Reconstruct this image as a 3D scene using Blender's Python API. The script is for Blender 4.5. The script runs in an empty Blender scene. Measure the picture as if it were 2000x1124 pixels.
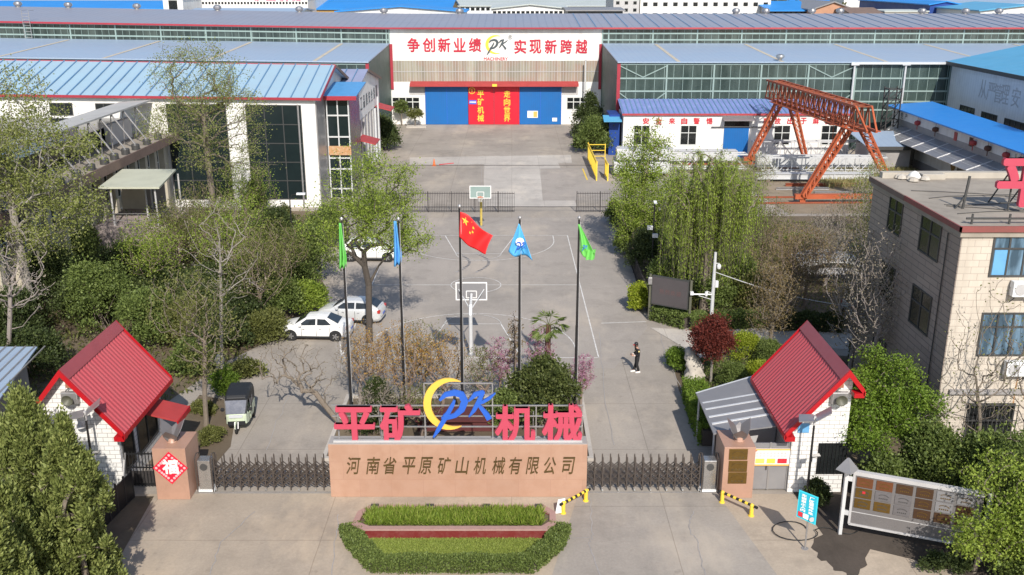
import bpy, math, random
import numpy as np
from mathutils import Vector, Matrix
C = bpy.context.scene
COL = C.collection
R = math.radians
# ------------------------------------------------------------------ camera, sky, sun, exposure
CAM_H, TILT, FPX = 21.15, R(17.71), 1900.0
cam = bpy.data.objects.new('camera', bpy.data.cameras.new('camera')); COL.objects.link(cam)
cam.location = (0, 0, CAM_H); cam.rotation_euler = (math.pi / 2 - TILT, 0, 0)
cam.data.sensor_width = 36; cam.data.lens = FPX / 2000 * 36; cam.data.clip_start = .5; cam.data.clip_end = 4000
C.camera = cam
SUN_EL, SUN_AZ = R(38), R(11)
w = bpy.data.worlds.new('World'); C.world = w; w.use_nodes = True
wn = w.node_tree.nodes; wl = w.node_tree.links
sky_node = wn.new('ShaderNodeTexSky'); sky_node.sky_type = 'NISHITA'; sky_node.sun_disc = False
sky_node.sun_elevation = SUN_EL; sky_node.sun_rotation = math.pi - SUN_AZ
wl.new(sky_node.outputs[0], wn['Background'].inputs[0]); wn['Background'].inputs[1].default_value = .125
sun = bpy.data.objects.new('sun', bpy.data.lights.new('sun', 'SUN')); COL.objects.link(sun)
sun.data.energy = 4.3; sun.data.angle = R(.5); sun.data.color = (1, .935, .84)
sdir = Vector((math.sin(SUN_AZ) * math.cos(SUN_EL), -math.cos(SUN_AZ) * math.cos(SUN_EL), math.sin(SUN_EL)))
sun.rotation_euler = sdir.to_track_quat('Z', 'Y').to_euler(); sun.location = (10, -40, 60)
C.view_settings.view_transform = 'Standard'; C.view_settings.look = 'None'
C.view_settings.exposure = .22; C.view_settings.gamma = 1
random.seed(7)
# ------------------------------------------------------------------ survey helpers (photo pixel -> real position)
CT, ST = math.cos(TILT), math.sin(TILT)
def ray(u, v):
    x = (u - 1000) / FPX; y = (562 - v) / FPX
    return (x, CT + y * ST, -ST + y * CT)
def gp(u, v, z=0.0):
    r = ray(u, v); t = (z - CAM_H) / r[2]; return Vector((r[0] * t, r[1] * t, z))
def yp(u, v, Y):
    r = ray(u, v); t = Y / r[1]; return Vector((r[0] * t, Y, CAM_H + r[2] * t))
def xp(u, v, X):
    r = ray(u, v); t = X / r[0]; return Vector((X, r[1] * t, CAM_H + r[2] * t))
# ------------------------------------------------------------------ materials
MATS = {}
def nn(nt, t, **kw):
    n = nt.nodes.new(t)
    for k, v in kw.items():
        if k in n.inputs: n.inputs[k].default_value = v
        else: setattr(n, k, v)
    return n
def coords(nt, scale=(1, 1, 1), kind='Object'):
    tc = nn(nt, 'ShaderNodeTexCoord'); mp = nn(nt, 'ShaderNodeMapping'); mp.inputs['Scale'].default_value = scale
    nt.links.new(tc.outputs[kind], mp.inputs[0]); return mp.outputs[0]
def geo_pos(nt, scale=(1, 1, 1)):
    g = nn(nt, 'ShaderNodeNewGeometry'); mp = nn(nt, 'ShaderNodeMapping'); mp.inputs['Scale'].default_value = scale
    nt.links.new(g.outputs['Position'], mp.inputs[0]); return mp.outputs[0]
def ramp(nt, fac, stops):
    r = nn(nt, 'ShaderNodeValToRGB'); e = r.color_ramp.elements
    while len(e) < len(stops): e.new(.5)
    for k, (p, c) in enumerate(stops): e[k].position = p; e[k].color = (*c, 1)
    nt.links.new(fac, r.inputs[0]); return r.outputs[0]
def noise(nt, vec, scale, detail=4, rough=.6):
    n = nn(nt, 'ShaderNodeTexNoise'); n.inputs['Scale'].default_value = scale
    n.inputs['Detail'].default_value = detail; n.inputs['Roughness'].default_value = rough
    nt.links.new(vec, n.inputs['Vector']); return n.outputs[0]
def mixc(nt, fac, a, b, mode='MIX'):
    m = nn(nt, 'ShaderNodeMix', data_type='RGBA', blend_type=mode)
    for s, x in ((m.inputs[0], fac), (m.inputs[6], a), (m.inputs[7], b)):
        if isinstance(x, (int, float)): s.default_value = x
        elif isinstance(x, tuple): s.default_value = (*x, 1) if len(x) == 3 else x
        else: nt.links.new(x, s)
    return m.outputs[2]
def mat(name, col, rough=.6, metal=0., dirt=.25, dscale=1.5, dcol=None, bump=0., bscale=20, fn=None, spec=.5, stretch=(1, 1, 1), dst=None):
    m = bpy.data.materials.new(name); m.use_nodes = True; nt = m.node_tree; b = nt.nodes['Principled BSDF']
    b.inputs['Roughness'].default_value = rough; b.inputs['Metallic'].default_value = metal
    b.inputs['Specular IOR Level'].default_value = spec
    vec = geo_pos(nt, stretch); c = col
    if fn: c = fn(nt, vec, col)
    if dirt:
        d = dcol or tuple(x * .55 for x in col)
        f = ramp(nt, noise(nt, geo_pos(nt, dst) if dst else vec, dscale, 6, .65), [(.42, (0, 0, 0)), (.72, (dirt,) * 3)])
        c = mixc(nt, f, c, d)
        rr = nn(nt, 'ShaderNodeMapRange'); rr.inputs['To Min'].default_value = max(.05, rough - .12); rr.inputs['To Max'].default_value = min(1, rough + .15)
        nt.links.new(noise(nt, vec, dscale * 2.3), rr.inputs[0]); nt.links.new(rr.outputs[0], b.inputs['Roughness'])
    if isinstance(c, tuple): b.inputs['Base Color'].default_value = (*c, 1)
    else: nt.links.new(c, b.inputs['Base Color'])
    if bump:
        bp = nn(nt, 'ShaderNodeBump'); bp.inputs['Strength'].default_value = bump; bp.inputs['Distance'].default_value = .02
        nt.links.new(noise(nt, vec, bscale, 5), bp.inputs['Height']); nt.links.new(bp.outputs[0], b.inputs['Normal'])
    MATS[name] = m; return m
def sep(nt, vec):
    s = nn(nt, 'ShaderNodeSeparateXYZ'); nt.links.new(vec, s.inputs[0]); return s.outputs
def comb(nt, a, b):
    s = nn(nt, 'ShaderNodeCombineXYZ'); nt.links.new(a, s.inputs[0]); nt.links.new(b, s.inputs[1]); return s.outputs[0]
def addn(nt, a, b):
    s = nn(nt, 'ShaderNodeMath', operation='ADD'); nt.links.new(a, s.inputs[0]); nt.links.new(b, s.inputs[1]); return s.outputs[0]
def tiles(bw, bh, mortar, mcol, var=.12, plane='wall', offset=.5, off=(0, 0)):
    def f(nt, vec, col):
        x, y, z = sep(nt, vec)
        v = comb(nt, addn(nt, x, y), z) if plane == 'wall' else vec
        br = nn(nt, 'ShaderNodeTexBrick'); br.offset = offset
        br.inputs['Scale'].default_value = 1; br.inputs['Brick Width'].default_value = bw; br.inputs['Row Height'].default_value = bh
        br.inputs['Mortar Size'].default_value = mortar; br.inputs['Mortar Smooth'].default_value = .1
        br.inputs['Color1'].default_value = (*col, 1); br.inputs['Color2'].default_value = (*[k * (1 - var) for k in col], 1)
        br.inputs['Mortar'].default_value = (*mcol, 1)
        nt.links.new(v, br.inputs['Vector']); return br.outputs[0]
    return f
def stripes(period, col2, axis=0, lo=.4, hi=.6, nz=0.):
    def f(nt, vec, col):
        a = sep(nt, vec)[axis]
        m = nn(nt, 'ShaderNodeMath', operation='MULTIPLY'); m.inputs[1].default_value = 1 / period; nt.links.new(a, m.inputs[0])
        if nz:
            q = nn(nt, 'ShaderNodeMath', operation='MULTIPLY_ADD'); q.inputs[1].default_value = nz
            nt.links.new(noise(nt, vec, .6), q.inputs[0]); nt.links.new(m.outputs[0], q.inputs[2]); m = q
        p = nn(nt, 'ShaderNodeMath', operation='PINGPONG'); p.inputs[1].default_value = .5; nt.links.new(m.outputs[0], p.inputs[0])
        return ramp(nt, p.outputs[0], [(lo * .5, col), (hi * .5, col2)])
    return f
def vnoise(col2, sc=(2.5, 2.5, .15), lo=.35, hi=.65, s=1.):
    def f(nt, vec, col):
        mp = nn(nt, 'ShaderNodeMapping'); mp.inputs['Scale'].default_value = sc; nt.links.new(vec, mp.inputs[0])
        return ramp(nt, noise(nt, mp.outputs[0], s, 3, .5), [(lo, col), (hi, col2)])
    return f
def ground_mat(name, col, col2, col3, slab=None, rough=.9):
    m = bpy.data.materials.new(name); m.use_nodes = True; nt = m.node_tree; b = nt.nodes['Principled BSDF']
    b.inputs['Roughness'].default_value = rough; b.inputs['Specular IOR Level'].default_value = .25
    v = geo_pos(nt)
    c = ramp(nt, noise(nt, v, .13, 5, .55), [(.35, col), (.65, col2)])
    st = geo_pos(nt, (.9, .12, 1)); c = mixc(nt, ramp(nt, noise(nt, st, .5, 4, .6), [(.5, (0, 0, 0)), (.72, (.5,) * 3)]), c, col3)
    c = mixc(nt, ramp(nt, noise(nt, v, .55, 6, .7), [(.52, (0, 0, 0)), (.75, (.45,) * 3)]), c, tuple(x * 1.18 for x in col2))
    c = mixc(nt, .5, c, ramp(nt, noise(nt, v, 9, 6, .75), [(.3, (.62,) * 3), (.7, (1.0,) * 3)]), 'MULTIPLY')
    c = mixc(nt, ramp(nt, noise(nt, v, .33, 7, .72), [(.50, (0, 0, 0)), (.66, (.62,) * 3)]), c, tuple(x * .70 for x in col))
    c = mixc(nt, ramp(nt, noise(nt, geo_pos(nt, (1, .45, 1)), .21, 6, .68), [(.52, (0, 0, 0)), (.68, (.6,) * 3)]), c, (col2[0] * 1.22, col2[1] * 1.17, col2[2] * 1.08))
    c = mixc(nt, ramp(nt, noise(nt, v, 1.7, 3, .5), [(.66, (0, 0, 0)), (.76, (.4,) * 3)]), c, tuple(x * .55 for x in col))
    if slab:
        br = nn(nt, 'ShaderNodeTexBrick'); br.offset = 0
        br.inputs['Scale'].default_value = 1; br.inputs['Brick Width'].default_value = slab[0]; br.inputs['Row Height'].default_value = slab[1]
        br.inputs['Mortar Size'].default_value = .022; br.inputs['Mortar Smooth'].default_value = .3
        br.inputs['Color1'].default_value = (1, 1, 1, 1); br.inputs['Color2'].default_value = (.93, .93, .93, 1); br.inputs['Mortar'].default_value = (.72, .71, .7, 1)
        wv = nn(nt, 'ShaderNodeMixRGB'); wv.inputs[0].default_value = .03
        nt.links.new(v, wv.inputs[1]); nz = nn(nt, 'ShaderNodeTexNoise'); nz.inputs['Scale'].default_value = .7; nt.links.new(v, nz.inputs['Vector']); nt.links.new(nz.outputs[1], wv.inputs[2])
        nt.links.new(wv.outputs[0], br.inputs['Vector']); c = mixc(nt, 1., c, br.outputs[0], 'MULTIPLY')
    nt.links.new(c, b.inputs['Base Color'])
    bp = nn(nt, 'ShaderNodeBump'); bp.inputs['Strength'].default_value = .25; bp.inputs['Distance'].default_value = .02
    nt.links.new(noise(nt, v, 14, 6, .7), bp.inputs['Height']); nt.links.new(bp.outputs[0], b.inputs['Normal'])
    MATS[name] = m; return m
def leaf_mat(name, dark, mid, light, tr=.3):
    m = bpy.data.materials.new(name); m.use_nodes = True; nt = m.node_tree; b = nt.nodes['Principled BSDF']
    g = nn(nt, 'ShaderNodeNewGeometry')
    c = ramp(nt, g.outputs['Random Per Island'], [(0, dark), (.5, mid), (1, light)])
    c = mixc(nt, ramp(nt, noise(nt, geo_pos(nt), .9, 3), [(.35, (0, 0, 0)), (.7, (.55,) * 3)]), c, mid)
    b.inputs['Roughness'].default_value = .55; b.inputs['Specular IOR Level'].default_value = .3
    nt.links.new(c, b.inputs['Base Color'])
    t = nn(nt, 'ShaderNodeBsdfTranslucent'); nt.links.new(mixc(nt, .4, c, light), t.inputs[0])
    mx = nn(nt, 'ShaderNodeMixShader'); mx.inputs[0].default_value = tr
    nt.links.new(b.outputs[0], mx.inputs[1]); nt.links.new(t.outputs[0], mx.inputs[2])
    nt.links.new(mx.outputs[0], nt.nodes['Material Output'].inputs[0]); MATS[name] = m; return m

ground_mat('concrete', (.36, .322, .282), (.435, .388, .338), (.295, .268, .242), (6.2, 5.0))
ground_mat('forecourt_concrete', (.41, .345, .277), (.53, .44, .345), (.315, .28, .24), (7.3, 6.5))
ground_mat('pale_concrete', (.50, .46, .42), (.58, .54, .49), (.42, .39, .36), (3.1, 5.))
ground_mat('dark_concrete', (.365, .33, .297), (.415, .372, .334), (.31, .285, .262), None)
ground_mat('soil', (.13, .10, .07), (.20, .16, .11), (.10, .08, .055), None)
ground_mat('dry_soil', (.26, .21, .15), (.33, .27, .20), (.2, .16, .11), None)
ground_mat('mud', (.07, .058, .048), (.11, .09, .075), (.05, .042, .036), None)
ground_mat('earth', (.2, .18, .14), (.26, .24, .19), (.16, .17, .1), None)
mat('white_line', (.72, .71, .69), .7, dirt=.85, dscale=2.5, dcol=(.42, .39, .36))
mat('white_wall', (.78, .77, .75), .7, dirt=.45, dscale=.7, dcol=(.56, .53, .49), dst=(1.8, 1.8, .2))
mat('white_metal', (.78, .79, .79), .45, dirt=.2, dscale=1.2)
mat('white_paint', (.8, .8, .79), .3, dirt=.12, dscale=4)
mat('white_tile', (.82, .81, .79), .35, dirt=.25, dscale=.9, dcol=(.6, .58, .55), fn=tiles(.42, .2, .014, (.38, .37, .36), .08))
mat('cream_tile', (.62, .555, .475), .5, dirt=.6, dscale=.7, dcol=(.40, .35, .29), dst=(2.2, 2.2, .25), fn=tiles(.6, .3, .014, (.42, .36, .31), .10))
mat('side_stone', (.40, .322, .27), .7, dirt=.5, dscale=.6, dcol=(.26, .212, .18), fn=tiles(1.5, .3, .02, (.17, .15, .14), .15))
mat('stucco_yellow', (.55, .42, .10), .6, dirt=.5, dscale=3)
mat('stucco', (.52, .47, .38), .8, dirt=.4, dscale=.7)
mat('grey_wall', (.36, .34, .33), .85, dirt=.5, dscale=.8)
mat('concrete_slab', (.46, .42, .36), .9, dirt=.5, dscale=.6, bump=.2)
mat('faded_red', (.26, .07, .065), .6, dirt=.6, dscale=1.5, dcol=(.16, .075, .06))
mat('roof_felt', (.345, .305, .255), .9, dirt=.8, dscale=.6, dcol=(.2, .175, .15), bump=.2)
mat('granite', (.455, .28, .20), .4, dirt=.6, dscale=1.3, dcol=(.36, .20, .13), fn=tiles(1.35, .83, .006, (.36, .2, .15), .10))
mat('granite_plain', (.43, .255, .185), .4, dirt=.3, dscale=1.5, bump=.05, bscale=60)
mat('gold', (.13, .085, .03), .45, .3, dirt=.9, dscale=3, dcol=(.07, .045, .02))
mat('bronze_plaque', (.19, .115, .03), .35, .6, dirt=.5, dscale=6, dcol=(.12, .07, .02))
mat('copper_plaque', (.19, .07, .03), .4, .35, dirt=.4, dscale=4, dcol=(.1, .05, .02))
mat('brown_plaque', (.085, .045, .024), .4, .3, dirt=.4, dscale=4)
mat('steel_plaque', (.22, .21, .22), .4, .5, dirt=.4, dscale=3)
mat('letter_pink', (.50, .06, .105), .5, dirt=.2, dscale=2, dcol=(.5, .09, .14))
mat('letter_red', (.50, .012, .04), .5, dirt=.12)
mat('slogan_red', (.55, .02, .035), .55, dirt=.3, dscale=3, dcol=(.5, .12, .12))
mat('logo_yellow', (.85, .53, .08), .4, dirt=.1)
mat('logo_blue', (.025, .12, .56), .4, dirt=.1)
mat('logo_grey', (.06, .08, .09), .5, dirt=.1)
mat('ghost_letter', (.70, .70, .68), .7, dirt=.5, dscale=1, dcol=(.78, .77, .75))
mat('door_blue', (.004, .13, .42), .45, dirt=.3, dscale=.5, dcol=(.02, .10, .3), fn=stripes(.28, (.006, .11, .36), 0, .8, .95))
mat('door_red', (.66, .008, .03), .45, dirt=.2, dscale=.5, fn=stripes(.28, (.55, .01, .03), 0, .8, .95))
mat('paint_yellow', (.85, .6, .06), .5, dirt=.25, dscale=3)
mat('trim_red', (.36, .03, .05), .5, dirt=.3, dscale=1)
mat('eave_red', (.40, .05, .06), .6, dirt=.45, dscale=1)
mat('canopy_red', (.42, .05, .05), .55, dirt=.35, dscale=1.)
mat('bright_red', (.44, .008, .014), .4, dirt=.15, dscale=2)
mat('gatehouse_red', (.43, .07, .085), .5, dirt=.4, dscale=.7, dcol=(.36, .10, .105), dst=(.5, 2.2, .5))
mat('gatehouse_ridge', (.33, .07, .08), .45, dirt=.3, dscale=1)
mat('roof_blue_grey', (.28, .30, .37), .45, .1, dirt=.5, dscale=.1, dcol=(.33, .31, .345), fn=stripes(1.15, (.23, .25, .32), 0, .78, .9))
mat('aisle_blue', (.34, .44, .57), .42, .1, dirt=.3, dscale=.12, dcol=(.42, .46, .52), fn=stripes(.8, (.31, .40, .54), 0, .8, .95))
mat('workshop_blue', (.36, .52, .63), .4, .1, dirt=.45, dscale=.35, dcol=(.36, .45, .53))
mat('seam_blue', (.12, .24, .40), .5)
mat('canopy_blue', (.09, .31, .62), .45, dirt=.3)
mat('purple_blue', (.17, .23, .52), .45, dirt=.3, dscale=.5)
mat('lilac_roof', (.30, .33, .48), .45, dirt=.3, dscale=.5)
mat('bright_blue', (.03, .24, .66), .45, dirt=.25, dscale=.4, dcol=(.02, .19, .62), fn=stripes(.9, (.012, .2, .7), 1, .8, .95))
mat('sky_blue', (.10, .36, .58), .45, dirt=.25, dscale=.3, fn=stripes(.9, (.07, .34, .6), 1, .8, .95))
mat('azure_roof', (.02, .25, .68), .5, dirt=.25, dscale=.1)
mat('navy', (.008, .05, .26), .5, dirt=.2, dscale=.3)
mat('light_blue_wall', (.16, .42, .74), .6, dirt=.2, dscale=.3)
mat('pale_roof', (.50, .54, .52), .5, dirt=.3, dscale=.1)
mat('brick_orange', (.50, .27, .17), .8, dirt=.3, dscale=.4)
mat('ochre', (.58, .36, .12), .8, dirt=.4, dscale=.4)
mat('grey_corrugated', (.76, .78, .80), .5, .1, dirt=.35, dscale=.5, fn=stripes(.6, (.68, .7, .73), 1, .7, .95))
mat('band_fibre', (.24, .222, .175), .5, dirt=.6, dscale=.5, dcol=(.36, .19, .15), fn=vnoise((.37, .35, .28), (1.6, 1.6, .06)))
mat('fin_grey', (.50, .49, .49), .6, dirt=.3)
mat('glass_green', (.022, .036, .034), .22, dirt=0, fn=vnoise((.075, .10, .092), (1.2, 1.2, .14), .38, .72), spec=.6)
mat('glass_teal', (.026, .045, .042), .25, dirt=.35, dscale=.25, dcol=(.09, .13, .115), fn=vnoise((.065, .095, .088), (1.1, 1.1, .2), .4, .7), spec=.6)
mat('end_green', (.05, .10, .085), .55, dirt=.3, dscale=.4, dcol=(.07, .11, .1))
mat('glass_dark', (.012, .02, .022), .12, dirt=.2, dscale=.6, dcol=(.03, .05, .05), spec=.6)
mat('glass_black', (.012, .014, .015), .15, dirt=.25, dscale=1.4, dcol=(.04, .045, .04))
mat('glass_blue', (.05, .09, .13), .12, dirt=0, fn=vnoise((.20, .33, .46), (3., 3., .5), .45, .7), spec=.7)
mat('curtain_blue', (.14, .38, .66), .6, dirt=.3, dscale=2)
mat('mullion', (.27, .36, .34), .45, dirt=.3, dscale=1)
mat('mullion_white', (.66, .68, .66), .45, dirt=.2)
mat('frame_dark', (.06, .06, .06), .5, dirt=.2)
mat('black_metal', (.022, .022, .024), .45, .3, dirt=.2)
mat('dark_iron', (.055, .05, .05), .6, .3, dirt=.3)
mat('gate_steel', (.12, .10, .09), .4, .55, dirt=.4, dscale=5, dcol=(.2, .17, .14))
mat('gate_chrome', (.52, .51, .50), .25, .8, dirt=.3, dscale=5)
mat('galvanised', (.42, .41, .41), .4, .6, dirt=.45, dscale=1.2, dcol=(.27, .26, .26))
mat('lead_sheet', (.27, .265, .275), .5, .3, dirt=.5, dscale=1.0, dcol=(.36, .35, .35))
mat('sculpture_grey', (.20, .185, .185), .4, .4, dirt=.25, dscale=3)
mat('pole_dark', (.035, .034, .036), .4, .4, dirt=.3, dscale=3)
mat('pole_white', (.68, .69, .70), .35, .2, dirt=.2, dscale=4)
mat('crane_orange', (.44, .10, .036), .55, dirt=.6, dscale=1.2, dcol=(.24, .05, .02))
mat('crane_rust', (.30, .075, .032), .7, dirt=.5, dscale=2)
mat('truss_white', (.56, .57, .58), .5, dirt=.45, dscale=1, dcol=(.42, .41, .4))
mat('tyre', (.02, .02, .02), .8, dirt=.2)
mat('rim', (.42, .42, .43), .3, .7, dirt=.2, dscale=8)
mat('car_white', (.80, .80, .79), .18, dirt=.12, dscale=6)
mat('car_silver', (.66, .67, .67), .22, .2, dirt=.15, dscale=6)
mat('car_glass', (.02, .025, .028), .06, dirt=0, spec=.8)
mat('lamp_red', (.5, .03, .02), .3, dirt=0)
mat('lamp_clear', (.55, .57, .6), .12, dirt=0)
mat('trike_green', (.56, .64, .48), .3, dirt=.15, dscale=6)
mat('vinyl_black', (.018, .019, .022), .5, dirt=.2)
mat('windscreen', (.10, .11, .14), .08, dirt=.3, dscale=3, dcol=(.35, .36, .4), spec=.8)
mat('board_glass', (.17, .16, .16), .25, dirt=.2)
mat('led_panel', (.085, .075, .078), .5, dirt=.25, dscale=2)
mat('led_text', (.15, .085, .083), .5, dirt=0)
mat('olive_metal', (.11, .11, .08), .5, dirt=.3)
mat('fu_red', (.72, .02, .05), .4, dirt=.15, dscale=6)
mat('fu_pink', (.80, .42, .44), .5, dirt=.2, dscale=8)
mat('paper_white', (.82, .81, .78), .6, dirt=.08)
mat('paper_yellow', (.80, .62, .08), .6, dirt=.1)
mat('paper_lime', (.72, .72, .14), .6, dirt=.1)
mat('paper_orange', (.82, .45, .12), .6, dirt=.1)
mat('sign_cyan', (.02, .40, .54), .4, dirt=.15, dscale=4)
mat('sign_cyan_edge', (.04, .55, .68), .4, dirt=.1)
mat('enamel_blue', (.05, .12, .62), .4)
mat('barrier_black', (.02, .02, .02), .5, dirt=.3)
mat('flag_red', (.66, .018, .02), .6, dirt=.1, dscale=3)
mat('flag_blue', (.09, .42, .78), .6, dirt=.1, dscale=3)
mat('flag_deep_blue', (.10, .36, .72), .6, dirt=.12, dscale=3)
mat('flag_green', (.16, .56, .11), .6, dirt=.1, dscale=3)
mat('planter_red', (.17, .018, .017), .6, dirt=.45, dscale=4, dcol=(.26, .10, .09))
mat('platform_red', (.11, .03, .03), .6, dirt=.4, dscale=3)
mat('planter_cap', (.40, .25, .22), .7, dirt=.5, dscale=3, dcol=(.3, .17, .15))
mat('brick_dark', (.40, .33, .31), .85, dirt=.5, dscale=.8, fn=tiles(.4, .16, .012, (.3, .27, .26), .2))
mat('porch_green', (.52, .53, .42), .6, dirt=.3, dscale=.5)
mat('fascia_brown', (.20, .14, .115), .8, dirt=.5, dscale=1)
mat('canopy_grey', (.46, .45, .43), .7, dirt=.4, dscale=.4)
mat('bark', (.20, .165, .13), .9, dirt=.5, dscale=5, bump=.5, bscale=12)
mat('bark_pale', (.27, .245, .215), .9, dirt=.5, dscale=5, bump=.4, bscale=12)
mat('bark_dark', (.085, .07, .058), .9, dirt=.4, dscale=5, bump=.5, bscale=12)
mat('twig_brown', (.24, .18, .145), .9, dirt=.4, dscale=4)
mat('twig_grey', (.29, .25, .225), .9, dirt=.4, dscale=4)
mat('palm_trunk', (.13, .06, .042), .9, dirt=.5, dscale=8, bump=.6, bscale=25)
mat('rock', (.50, .46, .40), .9, dirt=.6, dscale=2.2, dcol=(.25, .22, .19), bump=.8, bscale=6)
mat('rust_stain', (.45, .24, .10), .8, dirt=.6, dscale=6, dcol=(.66, .55, .44))
mat('skin', (.50, .28, .20), .5, dirt=.05)
mat('uniform_black', (.014, .014, .016), .8, dirt=.2, dscale=20)
mat('badge_yellow', (.80, .66, .28), .6)
mat('rubber', (.018, .018, .018), .6, dirt=.1)
mat('terracotta', (.36, .14, .08), .8, dirt=.3)
mat('cone_orange', (.72, .16, .03), .5, dirt=.2)
mat('window_pink', (.70, .22, .32), .6, dirt=.2)
leaf_mat('leaf_cypress', (.075, .10, .026), (.175, .21, .055), (.33, .36, .12), .2)
leaf_mat('leaf_fresh', (0.128, 0.189, 0.027), (0.244, 0.331, 0.047), (0.385, 0.459, 0.095), .35)
leaf_mat('leaf_pale', (.14, .165, .04), (.23, .265, .065), (.35, .36, .14), .35)
leaf_mat('leaf_dark', (.028, .044, .015), (.06, .085, .026), (.11, .14, .045), .2)
leaf_mat('leaf_mid', (.07, .10, .026), (.125, .172, .042), (.23, .285, .08), .25)
leaf_mat('leaf_bright', (.08, .14, .016), (.15, .24, .027), (.26, .36, .06), .35)
leaf_mat('leaf_lime', (0.182, 0.252, 0.014), (0.308, 0.372, 0.030), (0.410, 0.456, 0.072), .35)
leaf_mat('leaf_willow', (0.148, 0.221, 0.026), (0.272, 0.364, 0.052), (0.395, 0.481, 0.098), .35)
leaf_mat('leaf_olive', (.085, .095, .03), (.15, .165, .045), (.22, .23, .07), .3)
leaf_mat('leaf_evergreen', (.035, .05, .014), (.085, .11, .03), (.17, .19, .06), .25)
leaf_mat('leaf_red', (.06, .014, .012), (.14, .03, .022), (.24, .06, .04), .25)
leaf_mat('leaf_rust', (.14, .095, .045), (.21, .155, .07), (.27, .22, .10), .25)
leaf_mat('bud_orange', (.30, .14, .04), (.42, .24, .06), (.46, .34, .09), .3)
leaf_mat('bud_grey', (.22, .19, .15), (.30, .26, .20), (.36, .33, .24), .3)
leaf_mat('blossom_pink', (.30, .11, .19), (.42, .2, .30), (.52, .33, .41), .3)
leaf_mat('grass_blade', (.10, .165, .02), (.20, .29, .035), (.36, .40, .10), .3)
leaf_mat('lawn_blade', (.21, .27, .05), (.29, .36, .075), (.36, .40, .12), .3)
leaf_mat('dry_grass', (.26, .22, .10), (.36, .31, .15), (.28, .29, .08), .3)
mat('lawn', (.2, .26, .05), .9, dirt=.6, dscale=1.5, dcol=(.24, .25, .07))
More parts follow.
